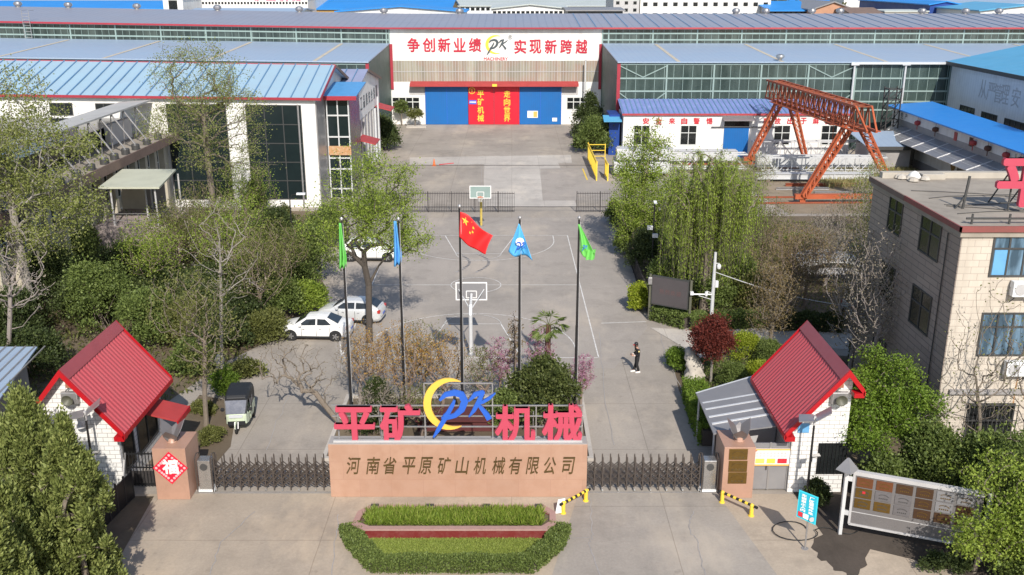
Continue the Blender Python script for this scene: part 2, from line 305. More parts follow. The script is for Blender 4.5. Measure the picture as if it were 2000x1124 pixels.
# ------------------------------------------------------------------ mesh builder
class MB:
    def __init__(s): s.v = []; s.f = []; s.m = []
    def add(s, vs, fs, mi=0):
        o = len(s.v); s.v += [tuple(p) for p in vs]
        s.f += [tuple(i + o for i in f) for f in fs]; s.m += [mi] * len(fs); return s
    def box(s, x0, x1, y0, y1, z0, z1, mi=0):
        x0, x1 = min(x0, x1), max(x0, x1); y0, y1 = min(y0, y1), max(y0, y1); z0, z1 = min(z0, z1), max(z0, z1)
        return s.add([(x0, y0, z0), (x1, y0, z0), (x1, y1, z0), (x0, y1, z0), (x0, y0, z1), (x1, y0, z1), (x1, y1, z1), (x0, y1, z1)],
                     [(0, 3, 2, 1), (4, 5, 6, 7), (0, 1, 5, 4), (1, 2, 6, 5), (2, 3, 7, 6), (3, 0, 4, 7)], mi)
    def poly(s, pts, mi=0): return s.add(pts, [tuple(range(len(pts)))], mi)
    def slab(s, pts, vec, mi=0):
        n = len(pts); vec = Vector(vec); a = [Vector(p) for p in pts]
        nrm = Vector((0, 0, 0))
        for i in range(n): nrm += a[i].cross(a[(i + 1) % n])
        if nrm.dot(vec) > 0: a.reverse()
        b = [p + vec for p in a]
        return s.add(a + b, [tuple(range(n)), tuple(range(2 * n - 1, n - 1, -1))] + [(i, i + n, (i + 1) % n + n, (i + 1) % n) for i in range(n)], mi)
    def beam(s, p0, p1, wd, ht=None, mi=0, up=(0, 0, 1)):
        p0, p1 = Vector(p0), Vector(p1); d = (p1 - p0)
        if d.length < 1e-6: return s
        d.normalize(); u = Vector(up)
        if abs(d.dot(u)) > .98: u = Vector((0, 1, 0))
        a = d.cross(u).normalized() * wd / 2; b = a.cross(d).normalized() * (ht or wd) / 2
        q = [p0 - a - b, p0 + a - b, p0 + a + b, p0 - a + b]; r = [x + (p1 - p0) for x in q]
        return s.add(q + r, [(0, 1, 2, 3), (7, 6, 5, 4), (0, 4, 5, 1), (1, 5, 6, 2), (2, 6, 7, 3), (3, 7, 4, 0)], mi)
    def tube(s, pts, rad, n=8, mi=0, cap=True):
        pts = [Vector(p) for p in pts]; k = len(pts)
        rad = [rad] * k if isinstance(rad, (int, float)) else rad
        ref = None; vs = []
        for i in range(k):
            d = (pts[min(i + 1, k - 1)] - pts[max(i - 1, 0)]).normalized()
            if ref is None:
                ref = Vector((1, 0, 0)) if abs(d.x) < .9 else Vector((0, 1, 0))
            a = (ref - d * ref.dot(d)).normalized(); b = d.cross(a); ref = a
            for j in range(n):
                t = 2 * math.pi * j / n; vs.append(pts[i] + (a * math.cos(t) + b * math.sin(t)) * rad[i])
        fs = [(i * n + j, i * n + (j + 1) % n, (i + 1) * n + (j + 1) % n, (i + 1) * n + j) for i in range(k - 1) for j in range(n)]
        if cap: fs += [tuple(range(n - 1, -1, -1)), tuple(range((k - 1) * n, k * n))]
        return s.add(vs, fs, mi)
    def cyl(s, p, r, h, n=16, mi=0): p = Vector(p); return s.tube([p, p + Vector((0, 0, h))], r, n, mi)
    def lathe(s, prof, c, axis='z', n=20, mi=0):
        c = Vector(c); vs = []
        for r, h in prof:
            for j in range(n):
                t = 2 * math.pi * j / n; x, y = r * math.cos(t), r * math.sin(t)
                vs.append(c + Vector({'z': (x, y, h), 'y': (x, h, -y) , 'x': (h, x, y)}[axis]))
        k = len(prof)
        fs = [(i * n + j, i * n + (j + 1) % n, (i + 1) * n + (j + 1) % n, (i + 1) * n + j) for i in range(k - 1) for j in range(n)]
        fs += [tuple(range(n - 1, -1, -1)), tuple(range((k - 1) * n, k * n))]
        return s.add(vs, fs, mi)
    def loft(s, rings, mi=0, closed=True):
        n = len(rings[0]); vs = [p for r in rings for p in r]
        fs = [(i * n + j, i * n + (j + 1) % n, (i + 1) * n + (j + 1) % n, (i + 1) * n + j) for i in range(len(rings) - 1) for j in range(n)]
        if closed: fs += [tuple(range(n - 1, -1, -1)), tuple(range((len(rings) - 1) * n, len(rings) * n))]
        return s.add(vs, fs, mi)
    def rise(s):                                    # stretches heights left of the entrance so roof lines follow a lens bend
        s.v = [(x, y, z * (1 + .00114 * max(0, -18 - x))) for x, y, z in s.v]; return s
    def build(s, name, m, parent=None, smooth=False, bevel=0., label=None, kind=None):
        me = bpy.data.meshes.new(name); off = Vector((0, 0, 0))
        if parent is not None and parent.name not in LOCAL:
            off = WLOC[parent.name]
        me.from_pydata([(x - off.x, y - off.y, z - off.z) for x, y, z in s.v], [], s.f)
        for k in (m if isinstance(m, (list, tuple)) else [m]): me.materials.append(MATS[k])
        if isinstance(m, (list, tuple)): me.polygons.foreach_set('material_index', s.m)
        if smooth: me.polygons.foreach_set('use_smooth', [True] * len(me.polygons))
        me.update()
        o = bpy.data.objects.new(name, me); COL.objects.link(o)
        if parent is not None:
            o.parent = parent
            if parent.name in LOCAL: LOCAL.add(o.name)
            WLOC[o.name] = off
        else: WLOC[o.name] = Vector((0, 0, 0))
        if bevel:
            b = o.modifiers.new('bevel', 'BEVEL'); b.width = bevel; b.segments = 2; b.limit_method = 'ANGLE'; b.angle_limit = R(40)
        if label: o['label'] = label
        if kind: o['kind'] = kind
        return o
LOCAL = set(); WLOC = {}
def thing(name, label, cat, loc=(0, 0, 0), rotz=0., group=None, local=False):
    o = bpy.data.objects.new(name, None); COL.objects.link(o); o.location = loc; o.rotation_euler = (0, 0, rotz)
    o.empty_display_size = .3; o['label'] = label; o['category'] = cat
    if group: o['group'] = group
    if local or rotz: LOCAL.add(o.name)
    WLOC[o.name] = Vector(loc); return o
def tag(o, label, cat, group=None):
    o['label'] = label; o['category'] = cat
    if group: o['group'] = group
    return o
def struct(mb, name, m): return mb.build(name, m, None, kind='structure')
def dup(root, loc, label, rotz=None, scale=None):
    r = root.copy(); COL.objects.link(r); r.location = loc; r['label'] = label
    if rotz is not None: r.rotation_euler = (0, 0, rotz)
    if scale: r.scale = scale
    WLOC[r.name] = Vector(loc); LOCAL.add(r.name)
    for ch in list(root.children):
        c = ch.copy(); COL.objects.link(c); c.parent = r
        for g in list(ch.children):
            d = g.copy(); COL.objects.link(d); d.parent = c
    return r
# ------------------------------------------------------------------ lettering
GLYPH = {}
def glyph(ch, bold=0.02):
    k = (ch, bold)
    if k in GLYPH: return GLYPH[k]
    cu = bpy.data.curves.new('glyph', 'FONT'); cu.body = ch; cu.size = 1; cu.extrude = .5; cu.resolution_u = 3
    o = bpy.data.objects.new('glyph', cu); COL.objects.link(o)
    me = bpy.data.meshes.new_from_object(o.evaluated_get(bpy.context.evaluated_depsgraph_get()))
    v = np.array([tuple(p.co) for p in me.vertices]); f = [tuple(p.vertices) for p in me.polygons]
    bpy.data.objects.remove(o); bpy.data.curves.remove(cu); bpy.data.meshes.remove(me)
    if bold > .001:                                  # heavier strokes: overlapping copies on a small ring, each a hair deeper
        n = 10 if bold > .02 else 6; vs, fs = [v], list(f)
        for j in range(n):
            a = 2 * math.pi * j / n; q = v + np.array([math.cos(a) * bold, math.sin(a) * bold, 0]); q[:, 2] *= 1 + .012 * (j + 1)
            fs += [tuple(i + len(v) * (j + 1) for i in p) for p in f]; vs.append(q)
        v, f = np.concatenate(vs), fs
    lo, hi = v.min(0), v.max(0); v = (v - lo) / np.maximum(hi - lo, 1e-6)
    GLYPH[k] = (v, f); return GLYPH[k]
def put_glyph(mb, ch, O, U, V, D, bold=.02, shear=0.):
    """glyph filling the box O + a*U + b*V, thickness vector D (out of the wall)"""
    v, f = glyph(ch, bold); O, U, V, D = map(lambda q: np.array(tuple(q)), (O, U, V, D))
    p = O + np.outer(v[:, 0] + shear * v[:, 1], U) + np.outer(v[:, 1], V) + np.outer(v[:, 2], D)
    mb.add([tuple(q) for q in p], f); return mb
def wall_text(mb, ch, u0, v0, u1, v1, Y, d=.05, bold=.02, shear=0.):
    a, b = yp(u0, v1, Y), yp(u1, v0, Y)
    return put_glyph(mb, ch, (a.x, Y, a.z), (b.x - a.x, 0, 0), (0, 0, b.z - a.z), (0, -d, 0), bold, shear)
def shape2d(mb, pts, fn, th):
    """extruded flat outline: fn maps (a,b) -> 3D, th thickness vector"""
    return mb.slab([fn(a, b) for a, b in pts], th)
def crescent(n=28, th0=60, th1=300, ro=1., off=.16, ri=.86):
    """moon outline, opening to the right"""
    o = [(ro * math.cos(R(t)) * .9, ro * math.sin(R(t))) for t in np.linspace(th0, th1, n)]
    e0, e1 = o[0], o[-1]
    inn = []
    for k, t in enumerate(np.linspace(th1, th0, n)):
        wv = math.sin(math.pi * k / (n - 1)) ** .8
        rr = ro * (1 - .30 * wv)
        inn.append((rr * math.cos(R(t)) * .9, rr * math.sin(R(t))))
    return o, inn[1:-1]
def add_crescent(mb, fn, th):
    o, i = crescent(); n = len(o); i = [o[-1]] + i + [o[0]]; i.reverse()
    for k in range(n - 1):
        q = [o[k], o[k + 1], i[k + 1], i[k]]
        q = [p for j, p in enumerate(q) if all(math.dist(p, r) > 1e-6 for r in q[:j])]
        if len(q) >= 3: mb.slab([fn(a, b) for a, b in q], th)
STROKES_PK = [  # brush strokes: (points, widths) in a 0..1 box
    ([(.02, .0), (.10, .17), (.22, .44), (.33, .70), (.36, .80)], [.02, .055, .06, .05, .03]),
    ([(.13, .80), (.22, .92), (.36, .965), (.47, .92), (.52, .78), (.47, .60), (.36, .47), (.24, .42), (.15, .42)], [.03, .06, .075, .085, .09, .08, .06, .05, .015]),
    ([(.30, .62), (.25, .52), (.18, .46)], [.04, .05, .02]),
    ([(.58, .78), (.68, .92), (.80, .97), (.83, .95)], [.02, .06, .05, .02]),
    ([(.80, .97), (.74, .78), (.66, .58), (.58, .44)], [.05, .06, .05, .015]),
    ([(.995, .95), (.90, .84), (.80, .76), (.70, .70)], [.012, .04, .04, .02]),
    ([(.72, .72), (.79, .60), (.86, .48), (.90, .38)], [.03, .05, .065, .07])]
def add_strokes(mb, fn, th, asp=1.3):
    tv = Vector(th).normalized()
    for si, (pts, wd) in enumerate(STROKES_PK):
        P = []; g = lambda q, k: Vector(fn(*q)) + tv * (.006 * si + .0008 * k)
        for i in range(len(pts) - 1):
            for t in (0, .34, .67):
                P.append((pts[i][0] + (pts[i + 1][0] - pts[i][0]) * t, pts[i][1] + (pts[i + 1][1] - pts[i][1]) * t, wd[i] + (wd[i + 1] - wd[i]) * t))
        P.append((*pts[-1], wd[-1])); L = []; Q = []
        for i, (x, y, q) in enumerate(P):
            a, b = P[max(i - 1, 0)], P[min(i + 1, len(P) - 1)]
            dx, dy = (b[0] - a[0]) * asp, b[1] - a[1]; l = math.hypot(dx, dy) or 1
            L.append((x - dy / l * q * .8 / asp, y + dx / l * q * .8)); Q.append((x + dy / l * q * .8 / asp, y - dx / l * q * .8))
        for i in range(len(P) - 1): mb.slab([g(L[i], i), g(L[i + 1], i), g(Q[i + 1], i), g(Q[i], i)], th)
# ------------------------------------------------------------------ vegetation builders
RNG = np.random.default_rng(11)
def np_mesh(name, verts, nside, m, parent, smooth=False, kind=None):
    off = np.array(tuple(WLOC[parent.name])) if parent is not None and parent.name not in LOCAL else np.zeros(3)
    verts = (verts - off).astype(np.float32); n = len(verts) // nside
    me = bpy.data.meshes.new(name); me.vertices.add(len(verts)); me.loops.add(len(verts)); me.polygons.add(n)
    me.vertices.foreach_set('co', verts.ravel()); me.loops.foreach_set('vertex_index', np.arange(len(verts), dtype=np.int32))
    me.polygons.foreach_set('loop_start', np.arange(0, len(verts), nside, dtype=np.int32))
    me.polygons.foreach_set('loop_total', np.full(n, nside, dtype=np.int32))
    me.materials.append(MATS[m]); me.update(calc_edges=True)
    o = bpy.data.objects.new(name, me); COL.objects.link(o)
    if parent is not None:
        o.parent = parent
        if parent.name in LOCAL: LOCAL.add(o.name)
    if kind: o['kind'] = kind
    WLOC[o.name] = Vector(off); return o
def unit(a): return a / np.maximum(np.linalg.norm(a, axis=1, keepdims=True), 1e-9)
def leaf_cards(name, P, D, S, wr, m, parent, kind=None):
    n = len(P); D = unit(D); B = unit(np.cross(D, unit(RNG.normal(size=(n, 3))))); S = S[:, None]
    mid = P + D * S * .5 + np.cross(D, B) * S * .08
    V = np.stack([P, mid + B * S * wr, P + D * S, mid - B * S * wr], 1).reshape(-1, 3)
    return np_mesh(name, V, 4, m, parent, kind=kind)
def limb_mesh(name, A, B, ra, rb, m, parent, n=5):
    D = unit(B - A); ref = np.where(np.abs(D[:, 2:3]) < .9, np.array([[0, 0, 1.]]), np.array([[1., 0, 0]]))
    U = unit(np.cross(D, ref)); W = np.cross(D, U); Q = []
    t = np.arange(n) * 2 * np.pi / n
    ring = lambda P, r: P[:, None] + (U[:, None] * np.cos(t)[None, :, None] + W[:, None] * np.sin(t)[None, :, None]) * r[:, None, None]
    r0, r1 = ring(A, ra), ring(B + D * rb[:, None] * .6, rb)
    V = np.stack([r0, np.roll(r0, -1, 1), np.roll(r1, -1, 1), r1], 2).reshape(-1, 3)
    me = np_mesh(name, V, 4, m, parent); return me
def skeleton(base, trunk_top, tips, trunk_r, rmin, wob=.12, up=.16, asc=.25):
    base = np.array(tuple(base)); top = np.array(tuple(trunk_top)); L = np.linalg.norm(top - base); k = max(4, int(L / .6))
    P = []; par = []
    wv = RNG.normal(size=3) * wob; ph = RNG.uniform(0, 6)
    for i in range(k + 1):
        t = i / k; P.append(base + (top - base) * t + wv * math.sin(t * 5 + ph) * t * np.array([1, 1, 0])); par.append(i - 1)
    nt = len(P); lo = max(2, int(nt * .35)); order = np.argsort(np.linalg.norm(tips - top, axis=1)); ends = []
    arr = np.zeros((nt + len(tips) * 3, 3)); arr[:nt] = P; cnt = nt
    for q in order:
        tip = tips[q]; N = arr[lo:cnt]; d = tip - N; dist = np.linalg.norm(d, axis=1)
        cost = dist + np.maximum(0, N[:, 2] - tip[2] + asc * dist) * (1.1 + asc)
        j = int(np.argmin(cost)) + lo; a = arr[j]; dd = np.linalg.norm(tip - a)
        last = j
        for t in (.36, .7, 1.):
            p = a + (tip - a) * t + np.array([0, 0, (up if asc < .5 else -.09) * dd * math.sin(t * math.pi)]) + RNG.normal(size=3) * dd * .035 * (t < 1)
            arr[cnt] = p; par.append(last); last = cnt; cnt += 1
        ends.append(last)
    par = np.array(par); W = np.zeros(cnt)
    for e in ends: W[e] += 1
    for i in range(cnt - 1, 0, -1): W[par[i]] += W[i]
    r = np.maximum(rmin, trunk_r * (W / max(W[0], 1)) ** .5)
    fl = np.arange(cnt) < nt; z = (arr[:cnt, 2] - base[2])
    r = np.where(fl & (z < .5), r * 1.15, r)
    return arr[:cnt], par, r, np.array(ends), nt
def ellipsoid(c, rad, n, bias=.45, clump=0, lump=.3):
    d = unit(RNG.normal(size=(n, 3))); rr = RNG.uniform(0, 1, (n, 1)) ** bias
    if clump:
        cd = unit(RNG.normal(size=(clump, 3))) * RNG.uniform(.45, .95, (clump, 1)); P = cd[RNG.integers(0, clump, n)] + d * lump * rr
    else: P = d * rr
    return np.array(tuple(c)) + P * np.array(rad)
def tree(name, label, base, trunk_top, crowns, trunk_r, ntips, per_tip, leaf, lm, bm, group=None, cat='tree', rmin=.018, spread=.35, wr=.3, droop=.0, clump=0, lump=.35, up=.16, strands=0, slen=(1., 3.), bias=.45, asc=.25):
    """crowns: list of (centre, radii, share)"""
    base = Vector(base); t = thing(name, label, cat, base, group=group)
    tot = sum(c[2] for c in crowns)
    tips = np.concatenate([ellipsoid(c, r, max(3, int(ntips * s / tot)), bias, clump, lump) for c, r, s in crowns])
    tips = tips[tips[:, 2] > base.z + .4]
    P, par, r, ends, nt = skeleton(base, trunk_top, tips, trunk_r, rmin, up=up, asc=asc)
    i = np.arange(1, len(P)); A, B, ra, rb = P[par[i]], P[i], r[par[i]], r[i]; ra = np.minimum(ra, rb * 1.8)
    big = rb > .05
    tr = limb_mesh('trunk', A[big], B[big], ra[big], rb[big], bm, t, 8)
    if (~big).any(): limb_mesh('branches', A[~big], B[~big], ra[~big], rb[~big], bm, t, 4)
    if per_tip:
        e = np.repeat(ends, per_tip); k = RNG.uniform(-.9, 1.1, (len(e), 1)); n = len(e)
        p = P[e] + (P[e] - P[par[e]]) * (k - .5) * .9 + RNG.normal(size=(n, 3)) * spread * .72 * np.array([1, 1, .75])
        d = unit(RNG.normal(size=(n, 3))) + unit(P[e] - np.array(tuple(trunk_top))) * .4 + np.array([0, 0, -droop + .1])
        S = RNG.uniform(.65, 1.25, n) * leaf
        if strands:
            s0 = ends[RNG.integers(0, len(ends), strands)]; SL = RNG.uniform(*slen, strands); q = P[s0]; m = 46
            SL = np.minimum(SL, np.maximum(.3, q[:, 2] - base.z - .6))
            f = np.linspace(0, 1, 6); bend = RNG.normal(size=(strands, 3)) * np.array([.35, .35, 0])
            pts = q[:, None] + bend[:, None] * (f[None, :, None] * (1 - .5 * f[None, :, None])) * 1.2 - np.array([0, 0, 1.]) * (SL[:, None] * f)[:, :, None]
            AA, BB = pts[:, :-1].reshape(-1, 3), pts[:, 1:].reshape(-1, 3); rr = np.full(len(AA), .009)
            limb_mesh('hanging_twigs', AA, BB, rr, rr, bm, t, 3)
            g = RNG.uniform(0, 1, (strands, m)); idx = np.minimum((g * 5).astype(int), 4); fr = (g * 5 - idx)[:, :, None]; ar = np.arange(strands)[:, None]
            sp = (pts[ar, idx] * (1 - fr) + pts[ar, idx + 1] * fr).reshape(-1, 3) + RNG.normal(size=(strands * m, 3)) * .05
            p = np.concatenate([p, sp]); d = np.concatenate([d, RNG.normal(size=(strands * m, 3)) * .5 + np.array([0, 0, -1.])])
            S = np.concatenate([S, RNG.uniform(.6, 1.2, strands * m) * leaf])
        leaf_cards('crown', p, d, S, wr, lm, t)
    return t
def lumps_of(shape, c, rx, ry, h, k):
    """clump centres and radii filling the named outline, c at ground level"""
    L = []; Rr = []
    for i in range(k):
        a = RNG.uniform(0, 2 * math.pi)
        if shape == 'cone':
            t = RNG.uniform(0, 1) ** 1.25; f = (1 - t) ** .75 * (.55 + .45 * min(1, t * 8)) * RNG.uniform(.55, .95)
            L.append((c[0] + math.cos(a) * rx * f, c[1] + math.sin(a) * ry * f, c[2] + h * (.06 + .86 * t))); Rr.append((.16 + .20 * (1 - t)) * (rx + ry) * .6)
        elif shape == 'spire':
            t = RNG.uniform(0, 1) ** 1.1; f = min(1, (1 - t) * 2.2) ** .8 * RNG.choice([RNG.uniform(.35, .7), RNG.uniform(.85, 1.2)])
            L.append((c[0] + math.cos(a) * rx * f, c[1] + math.sin(a) * ry * f, c[2] + h * (.04 + .88 * t))); Rr.append(RNG.uniform(.11, .21) * (rx + ry) * .5)
        elif shape == 'dome':
            z = RNG.uniform(0, 1) ** .8; f = math.sqrt(max(0, 1 - z * z * .9)) * RNG.uniform(.35, .82)
            L.append((c[0] + math.cos(a) * rx * f, c[1] + math.sin(a) * ry * f, c[2] + h * (.14 + .66 * z))); Rr.append(RNG.uniform(.22, .36) * min(rx, ry, h))
        else:   # ball
            d = unit(RNG.normal(size=(1, 3)))[0] * RNG.uniform(.35, .78)
            L.append((c[0] + d[0] * rx, c[1] + d[1] * ry, c[2] + h * .5 + d[2] * h * .5)); Rr.append(RNG.uniform(.26, .36) * min(rx, ry, h * .6))
    return np.array(L), np.array(Rr)
def bush(name, label, base, rx, ry, h, n, leaf, lm, shape='dome', k=26, group=None, cat='bush', wr=.32, up=.3, stems=4, bm='bark', lift=0., zf=1., trunk=0.):
    base = Vector(base); t = thing(name, label, cat, base, group=group)
    c = (base.x, base.y, base.z + lift); L, Rr = lumps_of(shape, c, rx, ry, h, k)
    w_ = Rr ** 2; q = RNG.choice(len(L), n, p=w_ / w_.sum()); d = unit(RNG.normal(size=(n, 3))); d[:, 2] = np.where(d[:, 2] < -.4, -d[:, 2], d[:, 2])
    p = L[q] + d * (Rr[q, None] * np.where(RNG.uniform(0, 1, (n, 1)) < .14, RNG.uniform(1.05, 1.65, (n, 1)), RNG.uniform(.55, 1.08, (n, 1)))) * np.array([1, 1, zf]); p[:, 2] = np.maximum(p[:, 2], base.z + .03)
    D = unit(d) * .6 + unit(RNG.normal(size=(n, 3))) * .75 + np.array([0, 0, up])
    leaf_cards('crown' if cat == 'tree' or trunk else 'foliage', p, D, RNG.uniform(.6, 1.3, n) * leaf, wr, lm, t)
    if trunk:
        top = np.array([base.x, base.y, base.z + lift + h * .5]); tips = L[:: max(1, len(L) // 24)]
        P, par, r, e, nt = skeleton(base, top, tips, trunk, .015); i = np.arange(1, len(P))
        limb_mesh('trunk', P[par[i]], P[i], np.minimum(r[par[i]], r[i] * 1.8), r[i], bm, t, 6)
    elif stems:
        idx = RNG.integers(0, len(L), stems * 3); A = np.tile(np.array(tuple(base)), (len(idx), 1)) + RNG.normal(size=(len(idx), 3)) * np.array([rx, ry, 0]) * .12
        limb_mesh('stems', A, L[idx], np.full(len(idx), .03), np.full(len(idx), .012), bm, t, 4)
    return t
def hedge(name, label, path, wd, h, n, leaf, lm, group=None, closed=False, z0=0., cat='hedge'):
    """clipped hedge along a polyline of ground points"""
    pts = [np.array((p[0], p[1])) for p in path]; segs = [(pts[i], pts[i + 1]) for i in range(len(pts) - 1)]
    ln = np.array([np.linalg.norm(b - a) for a, b in segs]); t = thing(name, label, cat, (path[0][0], path[0][1], z0), group=group)
    q = RNG.choice(len(segs), n, p=ln / ln.sum()); A = np.array([s[0] for s in segs])[q]; B = np.array([s[1] for s in segs])[q]
    D2 = unit(B - A); N2 = np.stack([-D2[:, 1], D2[:, 0]], 1); k = RNG.uniform(-.03, 1.03, (n, 1)); s_ = RNG.uniform(0, 1, n)
    wob = .08 * np.sin(A[:, 0] * 3 + k[:, 0] * 17) + RNG.normal(size=n) * .035
    side = np.where(s_ < .5, RNG.uniform(-1, 1, n), np.sign(RNG.normal(size=n)) * RNG.uniform(.8, 1.04, n)); zz = np.where(s_ < .5, RNG.uniform(.82, 1.05, n), RNG.uniform(.03, 1, n))
    xy = A + (B - A) * k + N2 * (side * (wd / 2) * (1 + wob))[:, None]; z = z0 + h * zz * (1 + wob * .7)
    p = np.column_stack([xy, z]); nrm = np.column_stack([N2 * side[:, None] * .6, np.where(s_ < .5, .9, .3)])
    leaf_cards('foliage', p, nrm + RNG.normal(size=(n, 3)) * .7, RNG.uniform(.6, 1.3, n) * leaf, .33, lm, t)
    mb = MB()
    for a, b in segs:
        d = (b - a) / np.linalg.norm(b - a); nn_ = np.array([-d[1], d[0]]) * wd * .36
        mb.slab([(*(a - nn_), z0 + .02), (*(b - nn_), z0 + .02), (*(b + nn_), z0 + .02), (*(a + nn_), z0 + .02)], (0, 0, h * .74))
    mb.build('stems', 'bark_dark', t); return t
def blades(name, pts, hgt, width, m, parent=None, kind='stuff', lean=.35):
    n = len(pts); d = np.column_stack([RNG.normal(size=n) * lean, RNG.normal(size=n) * lean, np.ones(n)])
    o = leaf_cards(name, pts, d, RNG.uniform(.6, 1.2, n) * hgt, width, m, parent); o['kind'] = kind; return o
# ------------------------------------------------------------------ GROUND
MB_ = MB
struct(MB().box(-700, 700, -20, 1500, -.6, -.012), 'ground', 'earth')
struct(MB().poly([(-30, 36, -.004), (46, 36, -.004), (46, 150, -.004), (-30, 150, -.004)]), 'factory_yard', 'concrete')
struct(MB().poly([(-40, 8, 0.), (40, 8, 0.), (40, 37.1, 0.), (-40, 37.1, 0.)]), 'forecourt', 'forecourt_concrete')
def sheet(name, uv, m, z): return struct(MB().poly([gp(u, v, z) for u, v in uv]), name, m)
# concrete patches of different pours
sheet('concrete_patch', [(945, 318), (1090, 318), (1128, 405), (1005, 405), (945, 405)], 'pale_concrete', .003)
sheet('concrete_patch', [(800, 308), (1115, 303), (1117, 318), (800, 324)], 'pale_concrete', .004)
sheet('concrete_patch', [(1055, 330), (1190, 326), (1190, 392), (1060, 392)], 'dark_concrete', .006)
sheet('concrete_patch', [(800, 262), (1120, 256), (1140, 300), (790, 303)], 'concrete', .0)
sheet('forecourt_patch', [(1130, 964), (1400, 964), (1560, 1180), (1060, 1180)], 'concrete', .004)
sheet('paved_court', [(700, 425), (1190, 425), (1265, 640), (1200, 720), (660, 720), (640, 560)], 'dark_concrete', .0)
# planting beds (kerb-free soil sheets)
struct(MB().poly([(-70, 38.5, .006), (-22, 38.5, .006), (-18, 46.5, .006), (-16.6, 52, .006), (-12.5, 60, .006), (-13.2, 66, .006), (-15, 71, .006), (-16, 90, .006), (-70, 91, .006)]), 'garden_soil', 'soil')
struct(MB().poly([(-15.6, 38.3, .006), (-13.7, 38.3, .006), (-13.3, 41.5, .006), (-14.3, 46.5, .006), (-16.6, 47.5, .006), (-16.6, 40, .006)]), 'flower_bed', 'soil')
struct(MB().poly([(-8.6, 40.4, .006), (3.6, 40.4, .006), (3.6, 47.0, .006), (-8.6, 47.0, .006)]), 'island_bed', 'soil')
struct(MB().poly([(8.9, 59.2, .006), (12, 57.3, .006), (30, 56, .006), (46, 60, .006), (46, 88, .006), (9.6, 88, .006), (9.2, 75, .006)]), 'garden_soil', 'soil')
struct(MB().poly([(9.5, 41, .006), (10.9, 38.4, .006), (19, 38.4, .006), (20, 53, .006), (12.3, 54.0, .006), (9.3, 52.4, .006), (8.95, 48, .006)]), 'garden_soil', 'soil')
struct(MB().poly([(12.1, 37.2, .006), (12.4, 33.6, .006), (15.2, 32.2, .006), (19, 29.6, .006), (40, 24, .006), (40, 39.6, .006), (12.3, 39.6, .006)]), 'verge_soil', 'mud')
struct(MB().poly([(-40, 20, .006), (-14.2, 20, .006), (-15.3, 36.9, .006), (-40, 37, .006)]), 'verge_soil', 'soil')
struct(MB().poly([(26, 89, .008), (46, 89, .008), (46, 118, .008), (20, 118, .008), (20, 106, .008), (25, 100, .008)]), 'storage_yard', 'dry_soil')
wp = [(1590, 1052), (1612, 1042), (1640, 1040), (1668, 1052), (1692, 1060), (1700, 1072), (1690, 1090), (1694, 1104), (1680, 1112), (1672, 1130), (1655, 1128), (1645, 1116), (1628, 1114), (1618, 1100), (1604, 1096), (1598, 1080), (1584, 1070)]
sheet('wet_patch', [(u + RNG.normal() * 3 * (k % 2), v + RNG.normal() * 2 * (k % 2)) for (u0, v0), (u1, v1) in zip(wp, wp[1:] + wp[:1]) for k, (u, v) in enumerate(((u0, v0), ((u0 + u1) / 2, (v0 + v1) / 2)))], 'mud', .009)
def strip(mb, pts, wd, z=.014):
    for a, b in zip(pts[:-1], pts[1:]):
        a, b = Vector((*a, z)), Vector((*b, z)); d = (b - a).normalized(); n = Vector((-d.y, d.x, 0)) * wd / 2; e = d * wd * .25
        mb.poly([a - n - e, b - n + e, b + n + e, a + n - e])
ck = MB()
for uv in (((1152, 972), (1158, 1040), (1150, 1062), (1172, 1124)), ((1352, 1000), (1345, 1030), (1362, 1060), (1378, 1124)), ((660, 1005), (655, 1060), (648, 1124)), ((1105, 1052), (1152, 1050)), ((500, 1000), (430, 1060), (410, 1124)), ((940, 320), (944, 405)), ((1288, 640), (1300, 700), (1330, 760), (1352, 840)), ((1170, 650), (1182, 780), (1200, 870)), ((610, 700), (560, 780), (520, 880)), ((1010, 420), (1008, 460))):
    P_ = []
    for a, b in zip(uv[:-1], uv[1:]):
        for k in range(7): q = gp(a[0] + (b[0] - a[0]) * k / 7, a[1] + (b[1] - a[1]) * k / 7); P_.append((q.x + RNG.normal() * .035, q.y + RNG.normal() * .03))
    q = gp(*uv[-1]); strip(ck, P_ + [(q.x, q.y)], .035, .013)
struct(ck, 'concrete_crack', 'grey_wall')
# hoop court markings
cx = lambda Y: -2.45 - .0105 * (Y - 52.8)
cm = MB(); Y0, Y1, LW = 52.75, 80.9, .075
def cp(x, y): return (cx(y) + x, y)
strip(cm, [cp(-7.5, Y0), cp(7.5, Y0), cp(7.5, Y1), cp(-7.5, Y1), cp(-7.5, Y0)], LW); strip(cm, [cp(-7.5, (Y0 + Y1) / 2), cp(7.5, (Y0 + Y1) / 2)], LW)
arc = lambda x, y, r, a0, a1, n=40: [cp(x + r * math.cos(R(t)), y + r * math.sin(R(t))) for t in np.linspace(a0, a1, n)]
strip(cm, arc(0, (Y0 + Y1) / 2, 1.8, 0, 360), LW)
for b, s in ((Y0, 1), (Y1, -1)):
    strip(cm, [cp(-3, b), cp(-1.8, b + s * 5.8), cp(1.8, b + s * 5.8), cp(3, b)], LW)
    strip(cm, arc(0, b + s * 5.8, 1.8, 0, s * 180), LW); strip(cm, arc(0, b + s * 1.57, 6.25, 0, s * 180), LW)
    strip(cm, [cp(6.25, b), cp(6.25, b + s * 1.57)], LW); strip(cm, [cp(-6.25, b), cp(-6.25, b + s * 1.57)], LW)
struct(cm, 'court_markings', 'white_line')
tm = MB()
for q in range(2): strip(tm, [(-4.2 + q * 1.5 + .9 * math.sin(t * 1.3), 70 + 2.1 * t) for t in np.linspace(0, 2.6, 16)], .22, .011)
struct(tm, 'tyre_marks', 'dark_iron' if False else 'grey_wall')
